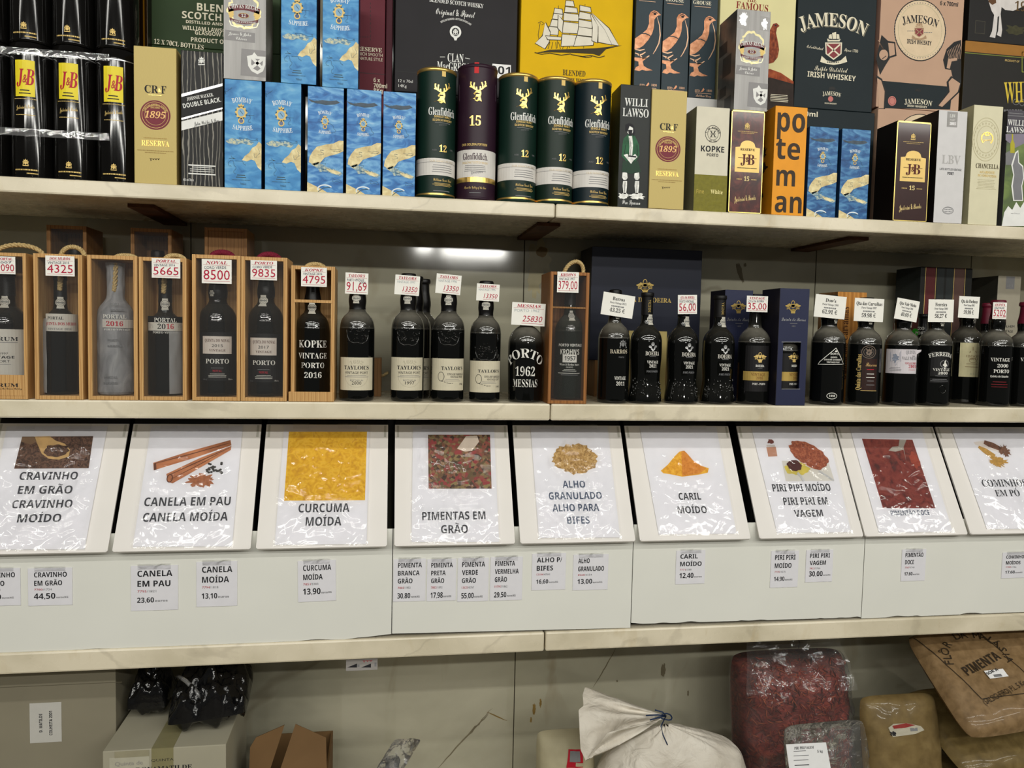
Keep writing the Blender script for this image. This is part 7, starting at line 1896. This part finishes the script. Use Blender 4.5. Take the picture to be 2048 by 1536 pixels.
# big grey carton with a small white label
c2l = at(205, 1503, -0.02).x
xr = min(at(232, 1440, 0.09).x, c2l-0.002)
mb = MB(); xl = xr-0.42; h = ZLB-0.004-ZB
mb.box((0,0,0), (xr-xl,0.22,h), GC, 0.0015)
loc = Vector((xl, 0.09, ZB)); f = Face(mb, loc, (1,0,0), (0,0,1), (0,-1,0), xr-xl, h, loc)
f.rect(-120, 1372, 232, 1373.2, mat((96,90,74),0.7), 1)
o = tag(mb.build('storage_carton', None, loc), 'large plain grey carton with a small white label, bottom left', 'carton')
smb = MB(); f = Face(smb, loc, (1,0,0), (0,0,1), (0,-1,0), xr-xl, h, loc); f.EPS = 0.0004
f.rect(62, 1404, 121, 1486, mat((186,184,178),0.6,0,0.02), 1)
f.t('D. MATILDE', 85, 1464, 5.5, INK, 'sb', w=38, rot=90, al='l'); f.t('COLHEITA 2001', 105, 1470, 5.5, INK, 'sb', w=50, rot=90, al='l')
s = smb.build('paper_label', o); s['label'] = 'small white label lettered sideways'
# lower carton with tape
zt = at(330, 1496, -0.02).z; xr2 = at(452, 1488, -0.02).x; d2 = 0.24
mb = MB(); mb.box((0,0,0), (xr2-c2l,d2,zt-ZB), GC2, 0.0015)
loc = Vector((c2l, -0.02, ZB)); w2 = xr2-c2l; f = Face(mb, loc, (1,0,0), (0,0,1), (0,-1,0), w2, zt-ZB, loc)
f.t('QUINTA', 325, 1522, 5, INK, 's', w=42); f.t('DONAMATILDE', 384, 1537, 9, INK, 'rl', w=106, al='r')
o = tag(mb.build('wine_carton', None, loc), 'pale carton with brown tape, carrying black plastic bags', 'carton')
TAPE = mat((132,126,92), 0.3, 0, 0.05, name='brown_tape')
tm = MB(); u0, _ = f.hit(303, 1505); u1, v1 = f.hit(347, 1536)
tm.box((u0,-0.0004,zt-ZB-0.045), (u1,0.0001,zt-ZB+0.0002), TAPE); tm.box((u0,-0.0003,zt-ZB-0.0001), (u1,d2,zt-ZB+0.0003), TAPE); t_ = tm.build('packing_tape', o); t_['label'] = 'strip of brown packing tape'
pm = MB(); f2 = Face(pm, loc, (1,0,0), (0,0,1), (0,-1,0), w2, zt-ZB, loc); f2.EPS = 0.0004
f2.rect(222, 1513, 296, 1560, mat((176,172,154),0.6), 1); f2.rect(232, 1501, 296, 1514, mat((150,144,120),0.35), 2); f2.t('Quinta de', 258, 1530, 8, mat((150,146,140),0.6), 'n', w=52, L=3)
s = pm.build('paper_label', o); s['label'] = 'faint handwritten label under tape'
# black plastic bags on it
BPL = mat((15,15,16), 0.1, 0, 0.2, 40, 0.9, name='black_plastic', bscale=34, spec=0.5)
mb = MB(); a = at(245, 1440, 0.10); zc = zt+0.001
pillow(mb, (at(244,1440,0.08).x,0.10,zc+0.026), (at(328,1440,0.08).x-at(244,1440,0.08).x,0,0), (0.0,0.11,0.012), (0,-0.1,1), 0.062, 0.012, BPL, 60, 50, wr=0.026, fr=30, seed=4)
loc = Vector((at(244,1440,0.08).x, 0.10, zc)); shift(mb, loc)
tag(mb.build('plastic_bag', None, loc), 'black plastic bag lying at the left on the pale carton', 'plastic bag', 'black plastic bags')
mb = MB(); x0 = at(342,1440,0.06).x; x1 = at(497,1440,0.06).x
pillow(mb, (x0,0.015,zc+0.026), (x1-x0,0.02,0.010), (-0.01,0.17,0.02), (0,-0.15,1), 0.066, 0.012, BPL, 64, 56, wr=0.030, fr=28, seed=9)
loc = Vector((x0, 0.015, zc)); shift(mb, loc)
o = tag(mb.build('plastic_bag', None, loc), 'crumpled black plastic bag with glints, right on the pale carton', 'plastic bag', 'black plastic bags')
mb = MB(); q = at(375, 1370, 0.03); q2 = at(408, 1400, 0.02)
mb.tube([at(356,1352,0.08), at(372,1362,0.06), at(392,1382,0.045), at(404,1398,0.04), at(408,1412,0.045)], 0.0045, film_mat('clear_twist', haze=0.14, rough=0.2, bump=0.4, scale=60), 8); shift(mb, loc); mb.build('clear_twist', o)
# open brown carton
KRA = mat((106,80,50), 0.75, 0, 0.07, 12, name='kraft_board'); KRD = mat((92,62,36), 0.75, 0, 0.07, 12, name='kraft_board_inside')
xa = at(497, 1540, 0.05).x; xb = at(655, 1540, 0.05).x; zt3 = at(580, 1550, 0.05).z
o = thing('open_carton', 'brown open carton with two raised flaps', 'carton', (xa, 0.05, ZB))
mb = MB(); H = zt3-ZB; W = xb-xa
for p0, p1 in (((0,0,0),(W,0.004,H)), ((0,0.18,0),(W,0.184,H)), ((0,0.004,0),(0.004,0.18,H)), ((W-0.004,0.004,0),(W,0.18,H)), ((0.004,0.004,0),(W-0.004,0.18,0.004))): mb.box(p0, p1, KRA)
mb.build('carton_body', o)
def flap(pts, name):
    P_ = [at(x, y, Y)-Vector((xa,0.05,ZB)) for x, y, Y in pts]
    n = (P_[1]-P_[0]).cross(P_[2]-P_[0]).normalized(); n = n if n.y > 0 else -n
    mb = MB(); mb.prism(P_, n*0.003, KRA); mb.build(name, o)
flap([(498,1552,0.052),(500,1495,0.062),(512,1475,0.066),(569,1450,0.075),(536,1552,0.052)], 'flap')
flap([(556,1552,0.052),(591,1448,0.085),(652,1475,0.08),(654,1552,0.052)], 'flap')
# shelf tag hanging under the lower shelf
p0 = at(692, 1342, 0.02); p1 = at(755, 1338, 0.02)
mb = MB(); mb.box((0,0,0), (p1.x-p0.x,0.0012,ZLB-p0.z-0.0002), mat((150,146,142),0.5,0,0.03), 0)
loc = Vector((p0.x, 0.02, p0.z)); f = Face(mb, loc, (1,0,0), (0,0,1), (0,-1,0), p1.x-p0.x, ZLB-p0.z, loc)
for x in (694, 722): f.poly([(x,1335),(x+20,1327),(x+20,1335)], INK, 1)
f.rect(715,1329,719,1334,GREYP); f.rect(749,1325,753,1333,GREYP); f.sig(735, 1322, 20, 4, JBR, 2, 3, 0.7, 3)
tag(mb.build('hanging_tag', None, loc), 'small grey printed tag hanging under the lower shelf', 'tag')
# wad of clear film
mb = MB(); loc = at(785, 1545, 0.05)
pillow(mb, at(745,1550,0.05), at(800,1550,0.05)-at(745,1550,0.05), at(806,1478,0.06)-at(762,1550,0.05), (0,-1,0.2), 0.02, 0.02, film_mat('wad_film', haze=0.05, rough=0.08, bump=0.6, scale=60), 22, 22, wr=0.014, fr=60, seed=5); 
zmin = min(v[2] for v in mb.v); 
loc = Vector((loc.x, loc.y, ZB)); shift(mb, loc)
# its foot reaches the counter
mb.tube([(0,0.03,0.0),(0.0,0.03,zmin-ZB+0.02)], 0.016, film_mat('wad_film'), 10)
tag(mb.build('film_wad', None, loc), 'crumpled wad of clear film standing in front of the marble wall', 'plastic film')
def sack(O, e1, e2, n, tf, tb, m, name, label, cat, group=None, **k):
    mb = MB(); s = pillow(mb, O, e1, e2, n, tf, tb, m, **k)
    zmin = min(v[2] for v in mb.v)
    loc = Vector((Vector(O)+Vector(e1)*0.5)); loc.z = zmin
    return mb, s, loc
def sface(mb, s, O, e1, e2, n, loc):
    """printing that follows a soft sack: photo frame -> sack plane -> swollen surface"""
    e1 = Vector(e1); e2 = Vector(e2); n = Vector(n).normalized()
    f = Face(mb, O, e1, e2, n, e1.length, e2.length, loc)
    f.fn = lambda u, v, e: s(u/e1.length, v/e2.length)+n*(e*3+0.0009)-loc
    def line(pts, wd, m, L=1, taper=False):
        q = []
        for a, b in zip(pts, pts[1:]): q += [(a[0]+(b[0]-a[0])*k/14, a[1]+(b[1]-a[1])*k/14) for k in range(14)]
        Face.line(f, q+[pts[-1]], wd, m, L, taper)
    f.line = line
    def poly(pts, m, L=1):
        # printed patch following the swelling: fine triangles
        bm = bmesh.new(); q = [f.P(*p) for p in pts]
        bm.faces.new([bm.verts.new((u, v, 0)) for u, v in q])
        bmesh.ops.triangulate(bm, faces=bm.faces[:]); bmesh.ops.subdivide_edges(bm, edges=bm.edges[:], cuts=5, use_grid_fill=True)
        bm.verts.index_update()
        f.mb.add([f.fn(v.co.x, v.co.y, f.EPS*L) for v in bm.verts], [[v.index for v in fc.verts] for fc in bm.faces], m); bm.free()
    f.poly = poly
    return f
# beige bag with a red-framed label
BEI = mat((168,160,132), 0.6, 0, 0.08, 20, name='beige_bag')
O = Vector((at(1076,1520,0.10).x, 0.10, ZB+0.004)); e1 = Vector((at(1192,1520,0.10).x-O.x,0,0)); e2 = Vector((0,0.03,at(1130,1478,0.10).z-ZB+0.005)); n = Vector((0,-1,0.15))
mb, s, loc = sack(O, e1, e2, n, 0.05, 0.05, BEI, 0, 0, 0, wr=0.004, fr=26, seed=3)
f = sface(mb, s, O, e1, e2, n, loc)
mb2 = MB(); f2 = sface(mb2, s, O, e1, e2, n, loc)
shift(mb, loc); o = tag(mb.build('flour_bag', None, loc), 'beige bag with a red-framed label beside the white sack', 'bag')
f2.poly([(1128,1484),(1156,1485),(1156,1519),(1123,1519)], RED, 1); f2.poly([(1131,1487),(1150,1488),(1150,1507),(1129,1507)], GREYP, 2); f2.poly([(1141,1508),(1156,1510),(1156,1517),(1141,1516)], BEI, 2)
mb2.build('bag_label', o)
# white woven sack
SAC = ramp_mat('white_sack', [(0.3,(196,188,174)),(0.5,(210,203,190)),(0.7,(222,216,204))], 'noise', 14, 4, 0.4, (1,1,1), 0.55, 0.0)
nt = SAC.node_tree; b = nt.nodes['Principled BSDF']
bp = nt.nodes.new('ShaderNodeBump'); bp.inputs['Strength'].default_value = 0.75; bp.inputs['Distance'].default_value = 0.012
nz = nt.nodes.new('ShaderNodeTexNoise'); nz.inputs['Scale'].default_value = 17; nz.inputs['Detail'].default_value = 4; nz.inputs['Distortion'].default_value = 1.5
tc = nt.nodes.new('ShaderNodeTexCoord'); nt.links.new(tc.outputs['Object'], nz.inputs['Vector']); nt.links.new(nz.outputs['Fac'], bp.inputs['Height']); nt.links.new(bp.outputs['Normal'], b.inputs['Normal'])
Y0 = 0.06
cx0, cx1 = at(1196,1530,Y0).x, at(1492,1530,Y0).x
loc = Vector(((cx0+cx1)/2, Y0, ZB)); R = (cx1-cx0)/2; topz = at(1350,1432,Y0).z-ZB
o = thing('woven_sack', 'big white woven sack tied with a blue cord', 'sack', loc)
knot = at(1332, 1432, 0.02)-loc
mb = MB()
def body(a, b):
    th = 2*math.pi*a; 
    # profile: full belly, closing towards the knot
    z = topz*1.0*b
    rr = R*(1.0 if b < 0.45 else max(0.05, (1-((b-0.45)/0.55)**2.6)))
    rr *= (0.86+0.14*min(1, b*5))
    k = max(0, (b-0.55)/0.45)
    c = Vector((0,0,0)).lerp(Vector((knot.x,knot.y,0)), k*k)
    fold = 1+0.035*math.sin(th*9+b*5)*k+0.05*noise.noise(Vector((math.cos(th)*2.2, math.sin(th)*2.2, b*3)))+0.025*noise.noise(Vector((math.cos(th)*6, math.sin(th)*6, b*9)))
    return Vector((c.x+rr*fold*math.cos(th), c.y+rr*0.52*fold*math.sin(th), max(0.0005, z+0.01*noise.noise(Vector((math.cos(th)*3, math.sin(th)*3, b*4)))*b)))
mb.grid(body, 72, 44, SAC)
mb.build('sack_body', o)
# gathered mouth flung to the left
mb = MB()
outer = [at(x, y, Y)-loc for x, y, Y in ((1300,1424,0.05),(1250,1405,0.09),(1205,1386,0.10),(1168,1374,0.09),(1164,1390,0.06),(1166,1412,0.03),(1158,1420,0.02),(1157,1460,-0.005),(1160,1500,-0.01),(1172,1522,-0.015),(1192,1492,-0.02),(1214,1466,-0.03),(1262,1452,-0.035),(1312,1446,-0.01))]
def mouth(a, b):
    t = a*(len(outer)-1); i = min(int(t), len(outer)-2); p = outer[i].lerp(outer[i+1], t-i)
    c = knot.lerp(p, 0.06+0.94*b)
    c += Vector((0,-0.02,0.006))*math.sin(math.pi*b)*(0.5+0.5*math.sin(a*30))*0.9
    c += Vector((0.2,-1,0.5))*0.010*noise.noise(Vector((a*9, b*3.5, 2.0)))*b
    return c
mb.grid(mouth, 84, 18, SAC); MOUTH = mb.build('sack_mouth', o)
mb = MB(); BLC = mat((34,52,84), 0.5, name='blue_cord')
k0 = knot
mb.tube([k0+Vector((0.016*math.cos(t*.5)-0.004, -0.004+0.014*math.sin(t*.5), 0.002*math.sin(t))) for t in range(14)], 0.0016, BLC, 6)
for e in ((1292,1431,0.0),(1300,1440,-0.01),(1310,1420,0.0)): p = at(*e)-loc; mb.tube([k0, k0.lerp(p, .5)+Vector((0,-0.012,0.008)), p], 0.0016, BLC, 6)
p = at(1335,1490,-0.03)-loc; mb.tube([k0, at(1322,1452,-0.035)-loc, at(1326,1470,-0.04)-loc, at(1335,1490,-0.045)-loc], 0.0014, BLC, 6)
s_ = mb.build('cord', MOUTH); s_['label'] = 'dark blue tie cord'
# clear bag of red chilli flakes
CHI = ramp_mat('chilli_mass', [(0.3,(66,20,16)),(0.5,(104,34,26)),(0.65,(130,50,34)),(0.8,(148,74,44))], 'noise', 60, 6, 1.4, (1,1,1.6), 0.45, 0.8)
Yc = 0.12
O = Vector((at(1476,1500,Yc).x, Yc, ZB+0.004)); e1 = Vector((at(1702,1500,Yc).x-O.x,0,0)); e2 = Vector((-0.008,0.05,at(1580,1318,Yc).z-ZB)); n = Vector((0,-1,0.15))
loc = O+e1*0.5; loc.z = ZB
o = thing('chilli_bag', 'clear bag of dark red chilli pieces', 'bag', loc)
mb = MB(); s = pillow(mb, O, e1, e2, n, 0.085, 0.06, CHI, 48, 44, wr=0.008, fr=26, seed=7, p=3.4); 
shift(mb, loc); mb.build('chilli_heap', o)
mb = MB(); rr = random.Random(5)
PODS = [mat((116,40,30),0.3,name='pod_red'), mat((84,28,22),0.3,name='pod_dark'), mat((142,68,42),0.35,name='pod_orange'), mat((122,50,36),0.3)]
for i in range(900):
    a = rr.uniform(0.04,0.96); b = rr.uniform(0.1,0.97)
    p = s(a, b)-loc; q = s(min(a+0.02,1), b)-loc; r_ = s(a, min(b+0.02,1))-loc
    nn = (q-p).cross(r_-p); 
    if nn.length < 1e-9: continue
    nn.normalize(); nn = nn if nn.y < 0 else -nn
    t = (q-p).normalized(); ang = rr.uniform(0, math.pi); dv = t*math.cos(ang)+nn.cross(t)*math.sin(ang)
    Lh = rr.uniform(0.005,0.012); cur = nn*rr.uniform(-0.001,0.003)
    mb.tube([p-dv*Lh+nn*0.0005, p-dv*Lh*0.3+nn*0.001+cur, p+dv*Lh*0.4+nn*0.001+cur, p+dv*Lh+nn*0.0005], rr.uniform(0.0014,0.0024), PODS[rr.randrange(4)], 5, taper=[.5,1,.9,.25])
ch = mb.build('chilli_pieces', o); ch['kind'] = 'stuff'
BAGF = film_mat('bag_film', haze=0.035, rough=0.07, bump=0.7, scale=20, amount=0.9)
mb = MB(); pillow(mb, O-Vector((0.006,0,0)), e1+Vector((0.012,0,0)), e2*1.0, n, 0.100, 0.066, BAGF, 40, 40, wr=0.010, fr=20, seed=12, p=3.6, back=False)
# slack neck of the bag above the contents
tz = ZLB-0.006
def neck(a, b):
    p = O+e2*0.80+e1*(0.02+0.96*a); q = Vector((O.x+e1.x*(0.10+0.75*a), Yc+0.06, tz))
    c = p.lerp(q, b); return c+Vector((0,-0.055*(1-b)-0.02,0))+Vector((0.2,-1,0))*0.014*noise.noise(Vector((a*6, b*4, 8.0)))
mb.grid(neck, 30, 16, BAGF); shift(mb, loc); mb.build('clear_bag', o)
# clear bag with a printed label in front
Yl = -0.055
O = Vector((at(1592,1560,Yl).x, Yl, ZB+0.003)); e1 = Vector((at(1765,1560,Yl).x-O.x,0.01,0)); zz = at(1640,1472,Yl).z-ZB; e2 = Vector((-0.012,0.05,zz)); n = Vector((0,-1,0.3))
loc = O+e1*0.5; loc.z = ZB
o = thing('clear_packet', 'clear packet with a white printed label in front of the chilli bag', 'bag', loc)
mb = MB(); s = pillow(mb, O, e1, e2, n, 0.035, 0.03, film_mat('packet_film', haze=0.035, rough=0.08, bump=0.8, scale=34), 34, 30, wr=0.009, fr=34, seed=15, p=2.6)
shift(mb, loc); mb.build('packet_film', o)
mb = MB(); Yp = -0.098
q = [at(x, y, Yp+0.02*(1560-y)/90)-loc for x, y in ((1572,1489),(1652,1485),(1666,1560),(1582,1562))]
mb.add(q+[p+Vector((0,0.001,0)) for p in q], [(0,3,2,1),(4,5,6,7),(0,1,5,4),(1,2,6,5),(2,3,7,6),(3,0,4,7)], PAPER)
pn = (q[3]-q[0]).cross(q[1]-q[0]).normalized(); pn = pn if pn.y < 0 else -pn
eu = (q[1]-q[0]).normalized(); ev = pn.cross(eu)*-1; ev = ev if ev.z > 0 else -ev
f = Face(mb, q[3]+loc, eu, ev, pn, 0.085, 0.08, loc)
f.t('PIRI PIRI VAGEM', 1608, 1498, 5, INK, 'r', w=42); f.t('5 kg', 1640, 1505, 5, INK, 'r', w=12); f.bars(1586, 1502, 34, 3, 9, 1.2, GREYP, 2, 'l'); f.bars(1588, 1530, 40, 1, 3, 1.6, INK, 2, 'l')
mb.build('paper_label', o)
# brown paper-look bags
TANB = ramp_mat('tan_bag', [(0.3,(100,83,50)),(0.5,(115,96,60)),(0.7,(127,108,69))], 'noise', 30, 4, 0.3, (1,1,1), 0.5, 0.1, coat=0.25)
Yt_ = 0.03
O = Vector((at(1738,1540,Yt_).x, Yt_, ZB+0.003)); e1 = Vector((at(1892,1540,Yt_).x-O.x,0,0)); e2 = Vector((-0.005,0.05,at(1770,1412,Yt_).z-ZB)); n = Vector((0,-1,0.5))
mb, s, loc = sack(O, e1, e2, n, 0.045, 0.03, TANB, 0, 0, 0, wr=0.004, fr=18, seed=21, p=3.0)
m2 = MB(); f = sface(m2, s, O, e1, e2, n, loc); m3 = MB()
shift(mb, loc); o = tag(mb.build('spice_bag', None, loc), 'tan bag with a small red and white sticker', 'bag')
f.poly([(1728,1438),(1736,1430),(1762,1428),(1790,1434),(1797,1442),(1780,1450),(1738,1457)], mat((176,170,152),0.5), 1); f.poly([(1734,1434),(1760,1428),(1778,1432),(1758,1438),(1738,1440)], mat((140,52,48),0.5), 2); f.blob(1738, 1450, 6, 4, INK, 2, .4, seed=2); f.rect(1768, 1438, 1784, 1444, GREYP, 2)
s_ = m2.build('sticker', o); s_['label'] = 'red and white sticker'
# pepper sacks, stacked askew at the right
JUT = ramp_mat('jute_paper', [(0.3,(112,89,59)),(0.5,(127,102,69)),(0.7,(139,113,79))], 'noise', 60, 4, 0.3, (1,1,1), 0.5, 0.1, coat=0.2)
JUD = ramp_mat('dark_jute', [(0.3,(96,80,46)),(0.5,(112,94,56)),(0.7,(124,106,66))], 'noise', 40, 4, 0.3, (1,1,1), 0.5, 0.1, coat=0.25)
def slab_sack(bl, br, tl, th, m, label, seed, group='pepper sacks piled at the right', wr=0.003):
    O = at(*bl); e1 = at(*br)-O; e2 = at(*tl)-O
    n = e1.cross(e2).normalized(); n = n if n.y < 0 else -n
    mb = MB(); s = pillow(mb, O, e1, e2, n, th*0.5, th*0.5, m, 34, 34, wr=wr, fr=16, seed=seed, p=6.0)
    return mb, s, O, e1, e2, n
mb, s, O, e1, e2, n = slab_sack((1938,1482,-0.06), (2230,1430,-0.06), (1806,1272,0.15), 0.075, JUT, '', 31)
loc = O+e1*0.5; m2 = MB(); f = sface(m2, s, O, e1, e2, n, loc)
PPR = mat((46,36,24), 0.6, name='sack_print')
f.line([(1826,1278),(1860,1312),(1905,1360),(1951,1409),(2000,1400),(2060,1390)], 1.6, PPR, 1); f.line([(1950,1272),(1990,1310),(2030,1350),(2060,1378)], 1.4, PPR, 1)
def along(f, s_, pts, cap, m):
    """letters set one by one along a path of photo points"""
    n_ = len(s_)
    seg = [0]
    for a, b in zip(pts, pts[1:]): seg.append(seg[-1]+math.hypot(b[0]-a[0], b[1]-a[1]))
    for i, ch in enumerate(s_):
        if ch == ' ': continue
        d = seg[-1]*(i+0.5)/n_
        k = max(j for j in range(len(seg)-1) if seg[j] <= d+1e-6); t = (d-seg[k])/(seg[k+1]-seg[k])
        a, b = pts[k], pts[k+1]; x = a[0]+(b[0]-a[0])*t; y = a[1]+(b[1]-a[1])*t
        u0, v0 = f.hit(*a); u1, v1 = f.hit(*b)
        f.t(ch, x, y, cap, m, 's', rot=math.degrees(math.atan2(v1-v0, u1-u0)))
along(f, 'FLÔR DA MALÁSIA', [(1900,1342),(1890,1312),(1904,1290),(1932,1284),(1962,1288),(1986,1306),(2000,1332)], 15, PPR)
f.t('PIMENTA', 1958, 1344, 17, PPR, 'sb', w=92, rot=14)
f.t('(SALSICHEIRO) P.L. 5 Kg.', 1998, 1398, 10, PPR, 's', w=108, rot=13)
shift(mb, loc); o = tag(mb.build('pepper_sack', None, loc), 'topmost brown sack lettered PIMENTA, with a white sticker', 'sack', 'pepper sacks piled at the right')
m2.build('printing', o)
m3 = MB(); f3 = sface(m3, s, O, e1, e2, n, loc); f3.EPS = 0.0006
f3.poly([(1955,1352),(1990,1347),(2001,1362),(1966,1368)], PAPER, 2); f3.t('SÓR A', 1972, 1356, 5, INK, 'sb', w=28, rot=12, L=3); f3.poly([(1972,1360),(1986,1358),(1989,1363),(1975,1365)], GREYP, 3)
s_ = m3.build('sticker', o); s_['label'] = 'small white sticker'
for bl, br, tl, th, m, lab, seed in (((1934,1560,-0.02),(2230,1520,-0.02),(1797,1386,0.19),0.062,JUD,'dark brown sack directly under the sack lettered PIMENTA',33),
                                   ((1985,1322,0.20),(2200,1306,0.20),(1965,1250,0.30),0.05,JUT,'brown sack behind the sack lettered PIMENTA, at the right edge',41)):
    mb, s, O, e1, e2, n = slab_sack(bl, br, tl, th, m, lab, seed)
    loc = O+e1*0.5; shift(mb, loc)
    tag(mb.build('pepper_sack', None, loc), lab, 'sack', 'pepper sacks piled at the right')
mb = MB(); x0 = at(1918,1540,-0.02).x
pillow(mb, (x0,-0.09,ZB+0.055), (0.30,0,0), (0,0.30,0), (0,0,1), 0.044, 0.054, JUD, 34, 34, wr=0.004, fr=16, seed=37, p=6.0)
loc = Vector((x0+0.15,0.05,ZB)); shift(mb, loc)
tag(mb.build('pepper_sack', None, loc), 'lowest dark brown sack of the pile, flat on the counter', 'sack', 'pepper sacks piled at the right')
